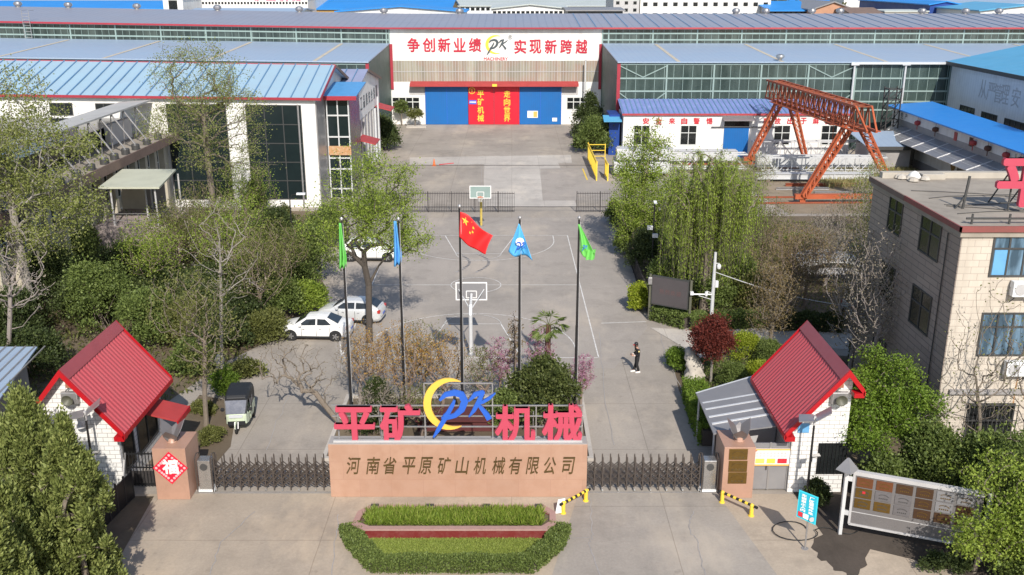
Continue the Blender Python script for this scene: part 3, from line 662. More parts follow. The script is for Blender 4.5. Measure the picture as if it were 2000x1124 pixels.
pl = MB(); a, b = gp(1138, 330), gp(1147, 352); strip(pl, [(a.x, a.y), (b.x, b.y)], .15); struct(pl, 'painted_line', 'paint_yellow')
kb = MB()
strip(kb, [(gp(660, 640).x, gp(660, 640).y), (gp(668, 700).x, gp(668, 700).y)], .07); strip(kb, [tuple(gp(1175, 632)[:2]), tuple(gp(1262, 629)[:2])], .08); struct(kb, 'parking_line', 'white_line')
# ------------------------------------------------------------------ BUILDINGS
def gable_roof(mb, x0, x1, y0, y1, ze, zr, axis, th=.18, over=.4):
    """two roof slopes with real thickness; axis = direction of the ridge"""
    if axis == 'x':
        ym = (y0 + y1) / 2; s = (zr - ze) / (ym - y0); yo = over; zo = ze - s * yo
        for a, b in ((y0 - yo, ym), (y1 + yo, ym)):
            mb.slab([(x0 - over, a, zo), (x1 + over, a, zo), (x1 + over, b, zr), (x0 - over, b, zr)], (0, 0, th))
    else:
        xm = (x0 + x1) / 2; s = (zr - ze) / (xm - x0); zo = ze - s * over
        for a, b in ((x0 - over, xm), (x1 + over, xm)):
            mb.slab([(a, y0 - over, zo), (a, y1 + over, zo), (b, y1 + over, zr), (b, y0 - over, zr)], (0, 0, th))
def gable_walls(mb, x0, x1, y0, y1, ze, zr, axis, th=.25):
    if axis == 'x':
        ym = (y0 + y1) / 2
        for x in (x0, x1 - th): mb.slab([(x, y0, 0), (x, y1, 0), (x, y1, ze), (x, ym, zr), (x, y0, ze)], (th, 0, 0))
        mb.box(x0 + th, x1 - th, y0, y0 + th, 0, ze); mb.box(x0 + th, x1 - th, y1 - th, y1, 0, ze)
    else:
        xm = (x0 + x1) / 2
        for y in (y0, y1 - th): mb.slab([(x0, y, 0), (x1, y, 0), (x1, y, ze), (xm, y, zr), (x0, y, ze)], (0, th, 0))
        mb.box(x0, x0 + th, y0 + th, y1 - th, 0, ze); mb.box(x1 - th, x1, y0 + th, y1 - th, 0, ze)
def window(parent, x0, x1, z0, z1, y, fm='mullion_white', gm='glass_black', nx=2, nz=2, fw=.07, face='-y', sill=False, label=None, split=None, rise=False):
    """a window let into a wall face at y (or x when face is +x/-x): glass + frame bars"""
    g, f = MB(), MB()
    def bx(m, a, b, c, d, p, q):
        if face == '-y': m.box(a, b, y - q, y - p, c, d)
        elif face == '+x': m.box(y + p, y + q, a, b, c, d)
        else: m.box(y - q, y - p, a, b, c, d)
    bx(g, x0, x1, z0, z1, -.02, .012)
    for k in range(nx + 1):
        c = x0 + (x1 - x0) * k / nx; bx(f, c - fw / 2, c + fw / 2, z0 - fw / 2, z1 + fw / 2, .013, .05)
    for k in ([0, split, 1] if split else [q / nz for q in range(nz + 1)]):
        c = z0 + (z1 - z0) * k; bx(f, x0, x1, c - fw / 2, c + fw / 2, .013, .047)
    if sill: bx(f, x0 - .1, x1 + .1, z0 - .12, z0 - .04, .0, .14)
    if rise: g.rise(); f.rise()
    o = g.build('window', gm, parent, label=label); f.build('window_frame', fm, o); return o
def bars(mb, xs, zs, y, wd=.12, dp=.1):
    for x in xs: mb.box(x - wd / 2, x + wd / 2, y - dp, y, zs[0], zs[-1])
    for z in zs: mb.box(xs[0], xs[-1], y - dp - .004, y - .002, z - wd / 2, z + wd / 2)

# ---- main factory hall
hall = thing('factory_hall', 'huge crane factory hall with white entrance wall, red slogan and blue and red sliding doors', 'factory', (-2.4, 147, 0))
XL, XR, YF, YA = -18.0, 13.25, 147.0, 125.0
m = MB().box(XL, XR, YF, YF + .3, 0, 6.3); m.box(XL, XR, YF, YF + .3, 9.35, 13.95); m.build('facade_wall', 'white_wall', hall)
MB().box(XL, XR, YF + .02, YF + .28, 6.3, 9.35).build('translucent_band', 'band_fibre', hall)
m = MB()
for x in np.arange(XL + .4, XR, .42): m.box(x - .025, x + .025, YF - .03, YF + .02, 6.32, 9.34)
m.box(XL, XR, YF - .05, YF + .02, 7.75, 7.83); m.build('band_ribs', 'fin_grey', hall)
for u0, u1, c, lb in ((832, 914.5, 'door_blue', 'blue sliding door leaf beside the planted window'), (914.8, 964.6, 'door_red', 'red sliding door leaf with a circled number'), (965.2, 1014.6, 'door_red', 'red sliding door leaf nearer the notices'), (1015, 1097, 'door_blue', 'blue sliding door leaf with white notices')):
    a, b = yp(u0, 245, YF - .25), yp(u1, 168, YF - .25); d = MB().box(a.x, b.x, YF - .25, YF - .12, .03, 5.85)
    dd = d.build('sliding_door', c, hall, label=lb)
    for x in [a.x + .03, b.x - .03] + ([(a.x + b.x) / 2] if c == 'door_blue' else []): MB().box(x - .03, x + .03, YF - .272, YF - .25, .05, 5.8).build('door_seam', 'logo_blue' if c == 'door_blue' else 'trim_red', dd)
a, b = yp(800, 160, YF - 1.2), yp(1130, 170, YF - 1.2)
m = MB().slab([(a.x, YF - 1.3, 5.95), (b.x, YF - 1.3, 5.95), (b.x, YF, 6.28), (a.x, YF, 6.28)], (0, 0, .1)); m.box(a.x, b.x, YF - 1.36, YF - 1.3, 5.72, 6.06); m.build('door_canopy', 'canopy_red', hall)
for u0, u1 in ((800, 831), (1098, 1129)):
    p, q = yp(u0, 185, YF - .03).x, yp(u1, 185, YF - .03).x; m = MB().box(p, q, YF - .012, YF - .002, 4.4, 5.7)
    for x in np.arange(p, q, .35): m.box(x, x + .12, YF - .05, YF, 4.4, 5.7)
    m.build('ribbed_panel', 'fin_grey', hall)
for u0, u1 in ((767, 819), (1107, 1159)):
    p, q = yp(u0, 214, YF), yp(u1, 190.6, YF); window(hall, p.x, q.x, p.z, q.z, YF, nx=4, nz=2, split=.62, fw=.12)
for t_, us in (('争创新业绩', (796, 826, 856, 886, 916)), ('实现新跨越', (1004.5, 1034, 1064, 1094, 1124))):
    for ch, u in zip(t_, us):
        off = 0 if u < 1000 else 3.2
        wall_text(MB_(), ch, u, 74.5 + off, u + 23.5, 102 + off, YF - .01, .06, .022).build('character', 'letter_red', hall)
for ch, u in (('创', 765), ('矿', 1151)): wall_text(MB_(), ch, u, 74, u + 23, 107, YF - .004, .012, .02).build('faded_character', 'ghost_letter', hall)
def on_wall(Y, u0, v0, u1, v1):
    a, b = yp(u0, v1, Y), yp(u1, v0, Y); return lambda s, t: (a.x + (b.x - a.x) * s, Y, a.z + (b.z - a.z) * t)
f = on_wall(YF - .012, 948, 69, 988, 106)
m = MB(); add_crescent(m, lambda s, t: f(.5 + s * .55, .5 + t * .5), (0, -.03, 0)); m.build('logo_crescent', 'paint_yellow', hall)
f2 = on_wall(YF - .05, 950, 77, 992, 108); m = MB(); add_strokes(m, f2, (0, -.03, 0)); m.build('logo_monogram', 'logo_grey', hall)
m = MB(); wall_text(m, 'MACHINERY', 945, 112.3, 992, 118.4, YF - .01, .03, .02); m.build('wordmark', 'slogan_red', hall)
wall_text(MB_(), '®', 992.5, 69, 1000.5, 77.5, YF - .01, .03, .0).build('registered_mark', 'logo_grey', hall)
for t_, u in (('平矿机械', 932.5), ('走向世界', 984)):
    for k, ch in enumerate(t_): wall_text(MB_(), ch, u, 177 + 15.6 * k, u + 12.6, 191 + 15.6 * k, YF - .28, .03, .02).build('door_character', 'paint_yellow', hall)
wall_text(MB_(), '①', 915.5, 171, 928, 184, YF - .28, .03, .012).build('door_number', 'paint_yellow', hall)
p, q = yp(916, 204, YF - .3), yp(930.5, 196, YF - .3); pl_ = MB().box(p.x, q.x, YF - .3, YF - .28, p.z, q.z).build('number_plate', 'enamel_blue', hall); m = MB()
for k in range(6): x = p.x + .12 + k * .16; m.box(x, x + .1, YF - .31, YF - .3, p.z + .18, q.z - .18)
m.build('plate_lettering', 'paper_white', pl_)
for u0, v0, u1, v1 in ((1030, 217, 1050.5, 230.5), (1078.5, 230.5, 1088, 237.5)):
    p, q = yp(u0, v1, YF - .28), yp(u1, v0, YF - .28); nt_ = MB().box(p.x, q.x, YF - .29, YF - .27, p.z, q.z).build('notice', 'paper_white', hall)
    if u0 < 1050: MB().box(p.x + .9, q.x - .1, YF - .3, YF - .29, p.z + .1, q.z - .1).build('notice_print', 'paper_orange', nt_)
p = yp(966, 168, YF - 1.4); MB().box(p.x - .35, p.x + .35, YF - 1.6, YF - 1.38, p.z - .1, p.z + .25).build('door_lamp', 'paint_yellow', hall)
# nave roof, clerestories, aisles
def wing(x0, x1, bay, right):
    RS = (lambda q: q) if right else (lambda q: q.rise())
    step = lambda a, b, s: list(np.arange(a, b + .01, s))
    RS(MB().box(x0, x1, YF, YF + .12, 11.7, 13.95)).build('clerestory_glazing', 'glass_green', hall)
    m = MB(); xs = [XR + .9 + bay * k for k in range(20)] if right else [XL - .4 - bay * k for k in range(20)]
    xs = [x for x in xs if x0 < x < x1]; bars(m, [x0] + sorted(xs) + [x1], [11.75, 12.35, 13.25, 13.9], YF, .2); RS(m).build('clerestory_bars', 'mullion', hall)
    m = MB()
    for x in step(x0, x1, 1.0): m.box(x - .02, x + .02, YF - .03, YF, 11.8, 13.9)
    RS(m).build('clerestory_mullions', 'mullion', hall)
    RS(MB().slab([(x0, YA - .35, 10.88), (x1, YA - .35, 10.88), (x1, YF - .12, 11.72), (x0, YF - .12, 11.72)], (0, 0, .14))).build('aisle_roof', 'aisle_blue', hall)
    for x in (xs[1::2]):
        m = MB(); m.slab([(x, YA - .3, 11.03), (x + .5, YA - .3, 11.03), (x + .5, YF - 1.5, 11.825), (x, YF - 1.5, 11.825)], (0, 0, .012))
        RS(m).build('roof_sheet', 'stucco', hall)
    RS(MB().box(x0, x1, YA, YA + .12, 0, 10.85)).build('aisle_glazing', 'glass_teal', hall)
    m = MB(); ax = [XR + .3 + 5.95 * k for k in range(20)] if right else [XL - .3 - 5.95 * k for k in range(20)]
    ax = sorted(x for x in ax if x0 < x < x1); bars(m, ax, [5.0, 6.05, 7.35, 8.95, 10.7], YA, .2); RS(m).build('aisle_bars', 'mullion', hall)
    m = MB()
    for x in step(x0, x1, 1.19): m.box(x - .025, x + .025, YA - .03, YA, .2, 10.7)
    RS(m).build('aisle_mullions', 'mullion', hall)
    for k in range(0, len(ax) - 1, 4):
        if right or k % 2 == 0:
            for za, zb in ((10.5, 9.1), (7.2, 5.0)):
                m = MB(); m.beam((ax[k], YA - .06, za), ((ax[k] + ax[k + 1]) / 2, YA - .06, zb), .12); m.beam((ax[k + 1], YA - .06, za), ((ax[k] + ax[k + 1]) / 2, YA - .06, zb), .12); RS(m).build('bracing', 'mullion', hall)
    xe = XR if right else XL
    m = MB().slab([(xe, YA + .12, 0), (xe, YF, 0), (xe, YF, 11.7), (xe, YA + .12, 10.85)], (.15 if right else -.15, 0, 0)); m.build('aisle_end_wall', 'end_green', hall)
    s = -1 if right else 1
    MB().box(xe + s * .02, xe + s * .42, YF - .16, YF - .02, 5.2, 11.75).build('corner_trim', 'trim_red', hall)
    MB().box(xe + s * .02, xe - s * .40, YA - .14, YA - .02, 0, 10.8).build('corner_trim', 'trim_red', hall)
wing(-110, XL, 6.6, False); wing(XR, 120, 6.5, True)
for x0, x1, RS in ((-112, XL, 1), (XL, XR, 0), (XR, 122, 0)):
    mm = 'roof_blue_grey'
    m = MB().slab([(x0, YF - .7, 13.98), (x1, YF - .7, 13.98), (x1, 166, 15.25), (x0, 166, 15.25)], (0, 0, .16)); m.slab([(x0, 185, 13.98), (x1, 185, 13.98), (x1, 166, 15.25), (x0, 166, 15.25)], (0, 0, .16))
    (m.rise() if RS else m).build('nave_roof', mm, hall)
    m = MB().box(x0, x1, YF - .78, YF - .7, 13.9, 14.14); (m.rise() if RS else m).build('eave_trim', 'trim_red' if x0 < 0 else 'eave_red', hall)
m = MB()
for x in np.arange(10, 121, 2.3): m.beam((x, YF - .7, 14.17), (x, 166, 15.44), .12, .06)
m.build('roof_seams', 'seam_blue', hall)
MB().box(-112, 122, 184.6, 185, 0, 13.9).build('rear_wall', 'grey_corrugated', hall)
for u in (1670, 1770, 1868):
    p = yp(u, 122, YA - .3); m = MB(); m.tube([(p.x, YA - .35, 10.7), (p.x, YA - .35, 5.2), (p.x - .8, YA - .6, 4.7)], .13, 8)
    m.box(p.x - .5, p.x + .5, YA - .6, YA - .2, 10.6, 10.95); m.build('downpipe', 'pole_white', hall)
m = MB(); p, q = yp(1672, 122, YA - .5), yp(1880, 122, YA - .5); m.box(p.x, q.x, YA - .62, YA - .4, 10.72, 10.98); m.build('gutter', 'pole_white', hall)
for u, v in ((36, 14), (134, 15), (268, 18), (425, 19), (585, 22), (750, 24), (898, 26), (1585, 27), (1640, 26), (1800, 26), (1885, 26), (1950, 25), (1437, 27), (1495, 26)):
    p = yp(u, v + 4, 165.5); z = 15.3 * (1 + .00114 * max(0, -18 - p.x)); m = MB()
    m.cyl((p.x, 165.5, z - .1), .35, .35, 12); m.lathe([(.42, .2), (.62, .35), (.68, .6), (.55, .85), (.25, .98)], (p.x, 165.5, z), 'z', 14); m.build('roof_ventilator', 'gate_chrome', hall)
p = yp(1523, 122, YA + .6); m = MB().cyl((p.x, YA + .6, 10.9), .3, .45, 12); m.lathe([(.4, .4), (.55, .6), (.5, .85), (.2, .95)], (p.x, YA + .6, 10.95), 'z', 14); m.build('roof_ventilator', 'gate_chrome', hall)
p = yp(52, 46, YF - .8); m = MB()
for s in (-.5, .5): m.tube([(p.x + s, YF - .85, 11.9), (p.x + s, YF - .85, 15.6), (p.x + s, YF + .8, 15.6)], .05, 6)
for z in np.arange(12, 15.5, .4): m.beam((p.x - .5, YF - .85, z), (p.x + .5, YF - .85, z), .05)
m.rise().build('roof_ladder', 'galvanised', hall)
p = yp(1143, 115, YF - 1); q = yp(1141, 245, YF - 1); tag(MB().tube([(q.x, YF - 1.2, 0), (q.x, YF - 1.2, 9.6)], [.16, .11], 10).build('utility_pole', 'pole_white'), 'slim pale pole in front of the entrance wall beside the dark cypress', 'pole')

# ---- blue roofed workshop on the left
ws = thing('workshop_building', 'white workshop with light blue seamed roof and tall dark windows behind the trees', 'workshop', (-18.4, 91.7, 0))
WX0, WX1, WY0, WY1, WZE, WZR = -62., -18.4, 91.7, 108.3, 10.35, 12.55
m = MB(); gable_walls(m, WX0, WX1, WY0, WY1, WZE, WZR, 'x'); m.rise().build('walls', 'white_wall', ws)
m = MB(); gable_roof(m, WX0, WX1 + .2, WY0, WY1, WZE, WZR, 'x'); m.rise().build('roof', 'workshop_blue', ws)
m = MB()
for x in np.arange(WX0, WX1 + .6, 1.22):
    for a, b in ((WY0 - .4, 100),): m.beam((x, a, WZE + .12), (x, b, WZR + .21), .1, .08)
m.rise().build('roof_seams', 'seam_blue', ws)
m = MB().box(WX0, WX1 + .62, WY0 - .47, WY0 - .4, WZE - .13, WZE + .1); m.box(WX0, WX1 + .6, 99.9, 100.1, WZR + .14, WZR + .22)
m.beam((WX1 + .64, WY0 - .45, WZE - .05), (WX1 + .64, 100, WZR + .06), .07, .3); m.rise().build('fascia', 'trim_red', ws)
MB().beam((WX1 + .66, WY1 + .4, WZE - .05), (WX1 + .66, 100, WZR + .06), .1, .3).build('barge_board', 'fascia_brown', ws)
for u0, u1 in ((345, 440), (495, 587)):
    p, q = yp(u0, 400, WY0), yp(u1, 207, WY0); window(ws, p.x, q.x, .8, q.z, WY0, 'frame_dark', 'glass_dark', 3, 5, .08, rise=True)
for u0, u1, v0, v1 in ((100, 140, 202, 225), (188, 232, 203, 215)):
    p, q = yp(u0, v1, WY0), yp(u1, v0, WY0); window(ws, p.x, q.x, p.z, q.z, WY0, 'frame_dark', 'glass_black', 3, 1, .08)
MB().box(WX1 + .005, WX1 + .1, WY0 + .1, WY0 + 4.2, 0, 10).build('side_cladding', 'galvanised', ws)
MB().tube([(WX1 - 1.6, WY0 - .1, 0), (WX1 - 1.6, WY0 - .1, 9.8)], .09, 8).build('downpipe', 'galvanised', ws)
# stair tower
BX0, BX1, BY0, BY1 = -18.25, -15.95, 96, 102.2
m = MB().box(BX0, BX1 - .02, BY0 + .1, BY1, 0, 9.7); m.build('stair_tower', 'glass_dark', ws)
m = MB()
for x in (BX0 + .1, (BX0 + BX1) / 2, BX1 - .08): m.box(x - .06, x + .06, BY0, BY0 + .1, 0, 9.8)
for z in (9.75, 8.2, 6.1, 2.9, .9, 4.0): m.box(BX0 + .04, BX1, BY0 - .02, BY0 + .08, z - .07, z + .07)
m.build('stair_window_bars', 'pole_white', ws)
MB().box(BX0 + .1, BX1 + .02, BY0 - .06, BY0 + .05, 4.3, 5.2).build('stair_panel', 'rust_stain', ws)
MB().box(BX1 - .02, BX1 + .04, BY0 + .05, BY1, 0, 9.7).build('stair_side_glazing', 'glass_teal', ws)
MB().slab([(-18.6, BY0 - .6, 10.05), (-15.1, BY0 - .6, 10.05), (-15.1, BY1, 10.7), (-18.6, BY1, 10.7)], (0, 0, .12)).build('stair_roof', 'canopy_blue', ws)
MB().box(-18.6, -15.1, BY0 - .68, BY0 - .6, 9.75, 10.15).build('stair_fascia', 'trim_red', ws)
# ---- second gabled building behind it
wb = thing('assembly_building', 'lilac roofed gable building with dark characters on its white end wall above red canopies', 'workshop', (-16.4, 110, 0))
EX, EY0, EY1, EZE, EZR = -16.4, 100.5, 121.5, 9.3, 11.2
m = MB().slab([(EX, EY0 + .5, 6.4), (EX, EY1, 6.4), (EX, EY1, EZE), (EX, 110.5, EZR), (EX, EY0 + .5, EZE)], (-.25, 0, 0)); m.build('gable_wall', 'white_wall', wb)
m = MB(); gable_roof(m, -60, EX, EY0, EY1, EZE, EZR, 'x', .14, .3); m.build('roof', 'lilac_roof', wb)
m = MB()
for x in np.arange(-40, EX + .2, 1.2): m.beam((x, EY0 - .3, EZE + .09), (x, 110.8, EZR + .19), .09, .06)
m.build('roof_seams', 'seam_blue', wb)
MB().beam((EX + .34, EY1 + .3, EZE - .02), (EX + .34, 111, EZR + .02), .06, .3).build('barge_board', 'fascia_brown', wb)
MB().box(-60, EX - .1, EY0 + .6, EY1, 0, 6.4).build('ground_floor_glazing', 'glass_dark', wb)
m = MB()
for y in np.arange(104, 121, 2.4): m.box(EX - .12, EX + .02, y - .35, y + .35, 0, 6.4)
m.build('piers', 'fin_grey', wb)
MB().tube([(EX + .1, 116.5, 0), (EX + .1, 116.5, 6.3)], .14, 8).build('downpipe', 'pole_white', wb)
for ch, y in zip('重工品质安全第一', np.linspace(104.2, 118.6, 8)): put_glyph(MB_(), ch, (EX + .01, y, 7.35), (0, 1.1, 0), (0, 0, 1.35), (.03, 0, 0), .0).build('character', 'logo_grey', wb)
for y, z in ((103.2, 4.6), (117.5, 6.3)): MB().slab([(EX, y, z), (EX, y + 3.6, z), (EX + 1.9, y + 3.6, z - .5), (EX + 1.9, y, z - .5)], (0, 0, .1)).build('entrance_canopy', 'canopy_red', wb)
p = gp(738, 262); tag(MB().tube([(-16.0, 117, 0), (-16.0, 117, 7.6)], [.15, .11], 10).build('utility_pole', 'pole_white'), 'slim pale pole standing at the corner of the gable building by red canopy', 'pole')

# ---- annexe with the red slogan
an = thing('annexe_building', 'long low white annexe with purple blue ribbed roof and red slogan', 'annexe', (27, 119.2, 0))
AX0, AX1, AY = 13.6, 41.3, 119.2
MB().box(AX0, AX1, AY, 124.7, 0, 5.15).build('walls', 'white_wall', an)
MB().slab([(AX0 - .2, AY - .2, 5.2), (AX1 + .2, AY - .2, 5.2), (AX1 + .2, 124.7, 6.3), (AX0 - .2, 124.7, 6.3)], (0, 0, .12)).build('roof', 'purple_blue', an)
m = MB()
for x in np.arange(AX0, AX1 + .2, .62): m.beam((x, AY - .2, 5.34), (x, 124.7, 6.44), .16, .07)
m.build('roof_ribs', 'seam_blue', an); MB().box(AX0 - .2, AX1 + .2, AY - .27, AY - .2, 5.1, 5.33).build('fascia', 'eave_red', an)
for ch, u in list(zip('安全来自警惕', (1255, 1280, 1306, 1330, 1354, 1379))) + list(zip('事故出于麻痹', (1490, 1512.5, 1537, 1563, 1587, 1611))): wall_text(MB_(), ch, u, 230.5, u + 13, 243, AY - .01, .04, .03).build('character', 'slogan_red', an)
for u0, u1 in ((1237, 1269), (1328, 1361), (1510, 1544), (1602, 1636)):
    p, q = yp(u0, 283, AY), yp(u1, 245.5, AY); window(an, p.x, q.x, p.z, q.z, AY, 'mullion_white', 'glass_black', 2, 2, .08, split=.62)
p, q = yp(1411, 300, AY), yp(1463, 248, AY); MB().box(p.x, q.x, AY - .08, AY + .02, .05, q.z).build('door', 'door_blue', an); MB().box(p.x, q.x, AY - .06, AY + .02, q.z + .02, q.z + .9).build('door_opening', 'glass_black', an)
MB().slab([(p.x - .3, AY - 1.2, q.z + .85), (q.x + .5, AY - 1.2, q.z + .85), (q.x + .5, AY, q.z + 1.15), (p.x - .3, AY, q.z + 1.15)], (0, 0, .06)).build('door_canopy', 'galvanised', an)
MB().tube([(p.x - 1.6, AY - .2, q.z), (q.x + 3.5, AY - .2, q.z)], .06, 6).build('conduit', 'frame_dark', an)
m = MB(); p = yp(1195, 300, 121); m.box(12.0, 13.3, 120.5, 124.6, 0, 5.); m.build('side_lobby', 'navy', an)
MB().slab([(11.2, 119, 4.3), (13.4, 119, 4.3), (13.4, 121, 4.8), (11.2, 121, 4.8)], (0, 0, .08)).build('lobby_canopy', 'sky_blue', an)

# ---- right warehouse with sky blue roof
wr = thing('warehouse', 'grey clad warehouse with bright sky blue roof and row of dark windows at right edge', 'warehouse', (55, 105, 0))
KX = 55.; MB().box(KX, KX + 30, 84, 124.2, 0, 10.9).build('walls', 'grey_corrugated', wr)
MB().slab([(KX - .6, 83, 10.9), (KX - .6, 124.6, 10.9), (KX + 16, 124.6, 14.4), (KX + 16, 83, 14.4)], (0, 0, .2)).build('roof', 'sky_blue', wr)
MB().box(KX - .7, KX - .6, 83, 124.6, 10.65, 11.1).build('eave_gutter', 'frame_dark', wr)
for u0, v0, u1, v1 in ((1876, 205, 1904, 227), (1918, 218, 1948, 242), (1963, 231, 2004, 258), (2020, 247, 2055, 278)):
    a, b = xp(u0, v0, KX), xp(u1, v0 + (v1 - v0) * .45, KX); z1 = a.z; z0 = a.z - 2.1; window(wr, min(a.y, b.y), max(a.y, b.y), z0, z1, KX, 'frame_dark', 'glass_black', 4, 1, .08, face='-x')
for ch, u, v in (('从', 1921, 175), ('严', 1936, 181), ('管', 1950, 184), ('理', 1964, 186), ('安', 1985, 192)):
    p = xp(u, v, KX); put_glyph(MB_(), ch, (KX - .012, p.y + 1, p.z - 1), (0, -1.8, 0), (0, 0, 2.1), (-.02, 0, 0), .0).build('faded_character', 'fin_grey', wr)
# ---- right low house with bright blue roof
lh = thing('canteen_house', 'long low house with bright blue roof, red wall ornaments and grey awning', 'house', (47, 103, 0))
GX = 47.0; MB().box(GX, GX + 4.6, 84, 121, 0, 5.8).build('walls', 'white_wall', lh)
MB().slab([(GX - .7, 83, 5.8), (GX - .7, 121.6, 5.95), (GX + 5.0, 121.6, 6.35), (GX + 5.0, 83, 5.95)], (0, 0, .12)).build('roof', 'bright_blue', lh)
MB().slab([(GX - 2.6, 84, 3.05), (GX - 2.6, 119, 3.05), (GX - .05, 119, 4.0), (GX - .05, 84, 4.0)], (0, 0, .06)).build('awning', 'galvanised', lh)
m = MB()
for y in np.arange(84, 119, 3.4): m.beam((GX - 2.6, y, 3.14), (GX - .05, y, 4.09), .08, .05)
for x, z in ((GX - 1.75, 3.41), (GX - .9, 3.73)): m.beam((x, 84, z), (x, 119, z), .06, .04)
m.build('awning_bars', 'pole_white', lh)
MB().box(GX - .03, GX, 84, 119, 4.06, 4.75).build('awning_flashing', 'lead_sheet', lh)
MB().box(GX - .04, GX - .003, 84.1, 120.9, 0, .9).build('plinth', 'grey_wall', lh)
for y0, y1 in ((113, 115), (99, 101.6), (95, 96.4), (91.5, 92.9)): MB().box(GX - .06, GX + .01, y0, y1, .05, 2.6).build('door', 'frame_dark', lh)
MB().box(GX - .05, GX + .01, 106.5, 109, 2.0, 2.5).build('vent_window', 'frame_dark', lh)
for y in (102.6, 98.0): MB().slab([(GX - .05, y - .55, 1.9), (GX - .05, y, 1.1), (GX - .05, y + .55, 1.9), (GX - .05, y, 2.7)], (-.03, 0, 0)).build('diamond_ornament', 'bronze_plaque', lh)
for k, y in enumerate((112.6, 107.6, 103, 99.4, 98.4, 95.2, 91.5, 88.8)):
    m = MB(); x = GX - .06
    if k in (2, 3): m.box(x, GX, y - .35, y + .35, 4.6, 5.5)
    else:
        m.lathe([(.05, .0), (.32, .12), (.38, .3), (.3, .5), (.06, .6)], (GX - .25, y, 4.8), 'z', 10); m.tube([(GX - .25, y, 4.8), (GX - .25, y, 4.35)], .05, 5); m.tube([(GX - .25, y, 5.4), (GX - .25, y, 5.9)], .02, 4)
    m.build('red_ornament', 'palm_trunk' if k % 2 else 'canopy_red', lh)
for ch, y in (('生', 118.3), ('产', 117)): put_glyph(MB_(), ch, (GX - .012, y, 4.9), (0, -.7, 0), (0, 0, .7), (-.02, 0, 0), .0).build('character', 'logo_grey', lh)

# ---- shed beside the crane
sh = thing('tool_shed', 'small grey shed with pale blue sheet roof behind the orange crane', 'shed', (43.5, 113, 0))
MB().box(40.6, 45.4, 110.2, 114.5, 0, 2.7).build('walls', 'grey_wall', sh); MB().slab([(40.2, 109.8, 2.75), (45.8, 109.8, 2.75), (45.8, 116.6, 3.5), (40.2, 116.6, 3.5)], (0, 0, .08)).build('roof', 'aisle_blue', sh)
MB().box(40.2, 45.8, 109.7, 109.8, 2.45, 2.84).build('fascia', 'frame_dark', sh); MB().box(41.5, 42.6, 110.1, 110.2, .05, 2.1).build('door', 'galvanised', sh)

# ---- tiled office building on the right
ob = thing('office_building', 'three storey cream tiled office building with red roof edge at right', 'office building', (19.1, 40, 0))
OX, OY, OZ = 19.1, 40., 11.0
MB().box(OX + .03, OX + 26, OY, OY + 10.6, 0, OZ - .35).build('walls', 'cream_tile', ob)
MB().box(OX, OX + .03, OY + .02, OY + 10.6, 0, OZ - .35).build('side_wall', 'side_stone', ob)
m = MB().box(OX - .12, OX + 26.1, OY - .12, OY + 10.72, OZ - .35, OZ + .1); m.build('roof_slab', 'roof_felt', ob)
m = MB().box(OX - .2, OX + 26.1, OY - .2, OY - .12, OZ - .12, OZ + .14); m.box(OX - .2, OX - .12, OY - .2, OY + 6, OZ - .12, OZ + .12); m.build('roof_edge', 'faded_red', ob)
MB().box(OX - .21, OX - .125, OY + 6.003, OY + 10.8, OZ - .14, OZ + .11).build('worn_roof_edge', 'fascia_brown', ob)
MB().box(OX + .3, OX + 26, OY + 10.3, OY + 10.75, OZ + .1, OZ + .4).build('parapet', 'concrete_slab', ob)
for z0, z1, gm, nz in ((8.9, 10.75, 'glass_blue', .66), (5.25, 7.2, 'glass_blue', .68), (.9, 2.9, 'glass_black', .6)):
    for k, x in enumerate((20.5, 24.8, 29.1)):
        wo = window(ob, x, x + 2.05, z0, z1, OY, 'frame_dark', gm, 3, 2, .08, split=nz)
        if z0 > 8 and k < 2: MB().box(x + .1, x + .75, OY - .018, OY - .012, z0 + .05, z0 + 1.2).build('curtain', 'curtain_blue', wo)
        if z0 < 2:
            m = MB()
            for q in np.linspace(x - .05, x + 2.1, 13): m.box(q - .015, q + .015, OY - .3, OY - .27, z0 - .3, z1 + .05)
            for q in (z0 - .3, z0 + .5, z0 + 1.3, z1 + .05): m.box(x - .08, x + 2.13, OY - .305, OY - .28, q - .02, q + .02)
            m.build('window_grille', 'frame_dark', wo)
for y0, y1 in ((41.95, 44.1), (46.4, 48.1)):
    for z0, z1 in ((8.95, 10.9 - .25), (5.4, 7.25), (1.4, 3.3)): window(ob, y0, y1, z0, z1, OX, 'frame_dark', 'glass_dark', 2, 2, .07, face='-x', split=.62)
m = MB().box(OX + .4, OX + 26, OY - .16, OY - .002, 3.42, 3.62); m.build('ledge', 'grey_wall', ob)
m = MB()
for x, z1, z0 in ((22.3, 7.9, 6.9), (22.45, 4.6, 2.9), (22.9, 4.6, 3.1)): m.box(x, x + .07, OY - .006, OY - .001, z0, z1)
m.build('rust_streak', 'rust_stain', ob)
m = MB().tube([(OX - .05, 41.2, .2), (OX - .05, 41.2, 10.5)], .03, 6); m.build('wall_cable', 'frame_dark', ob)
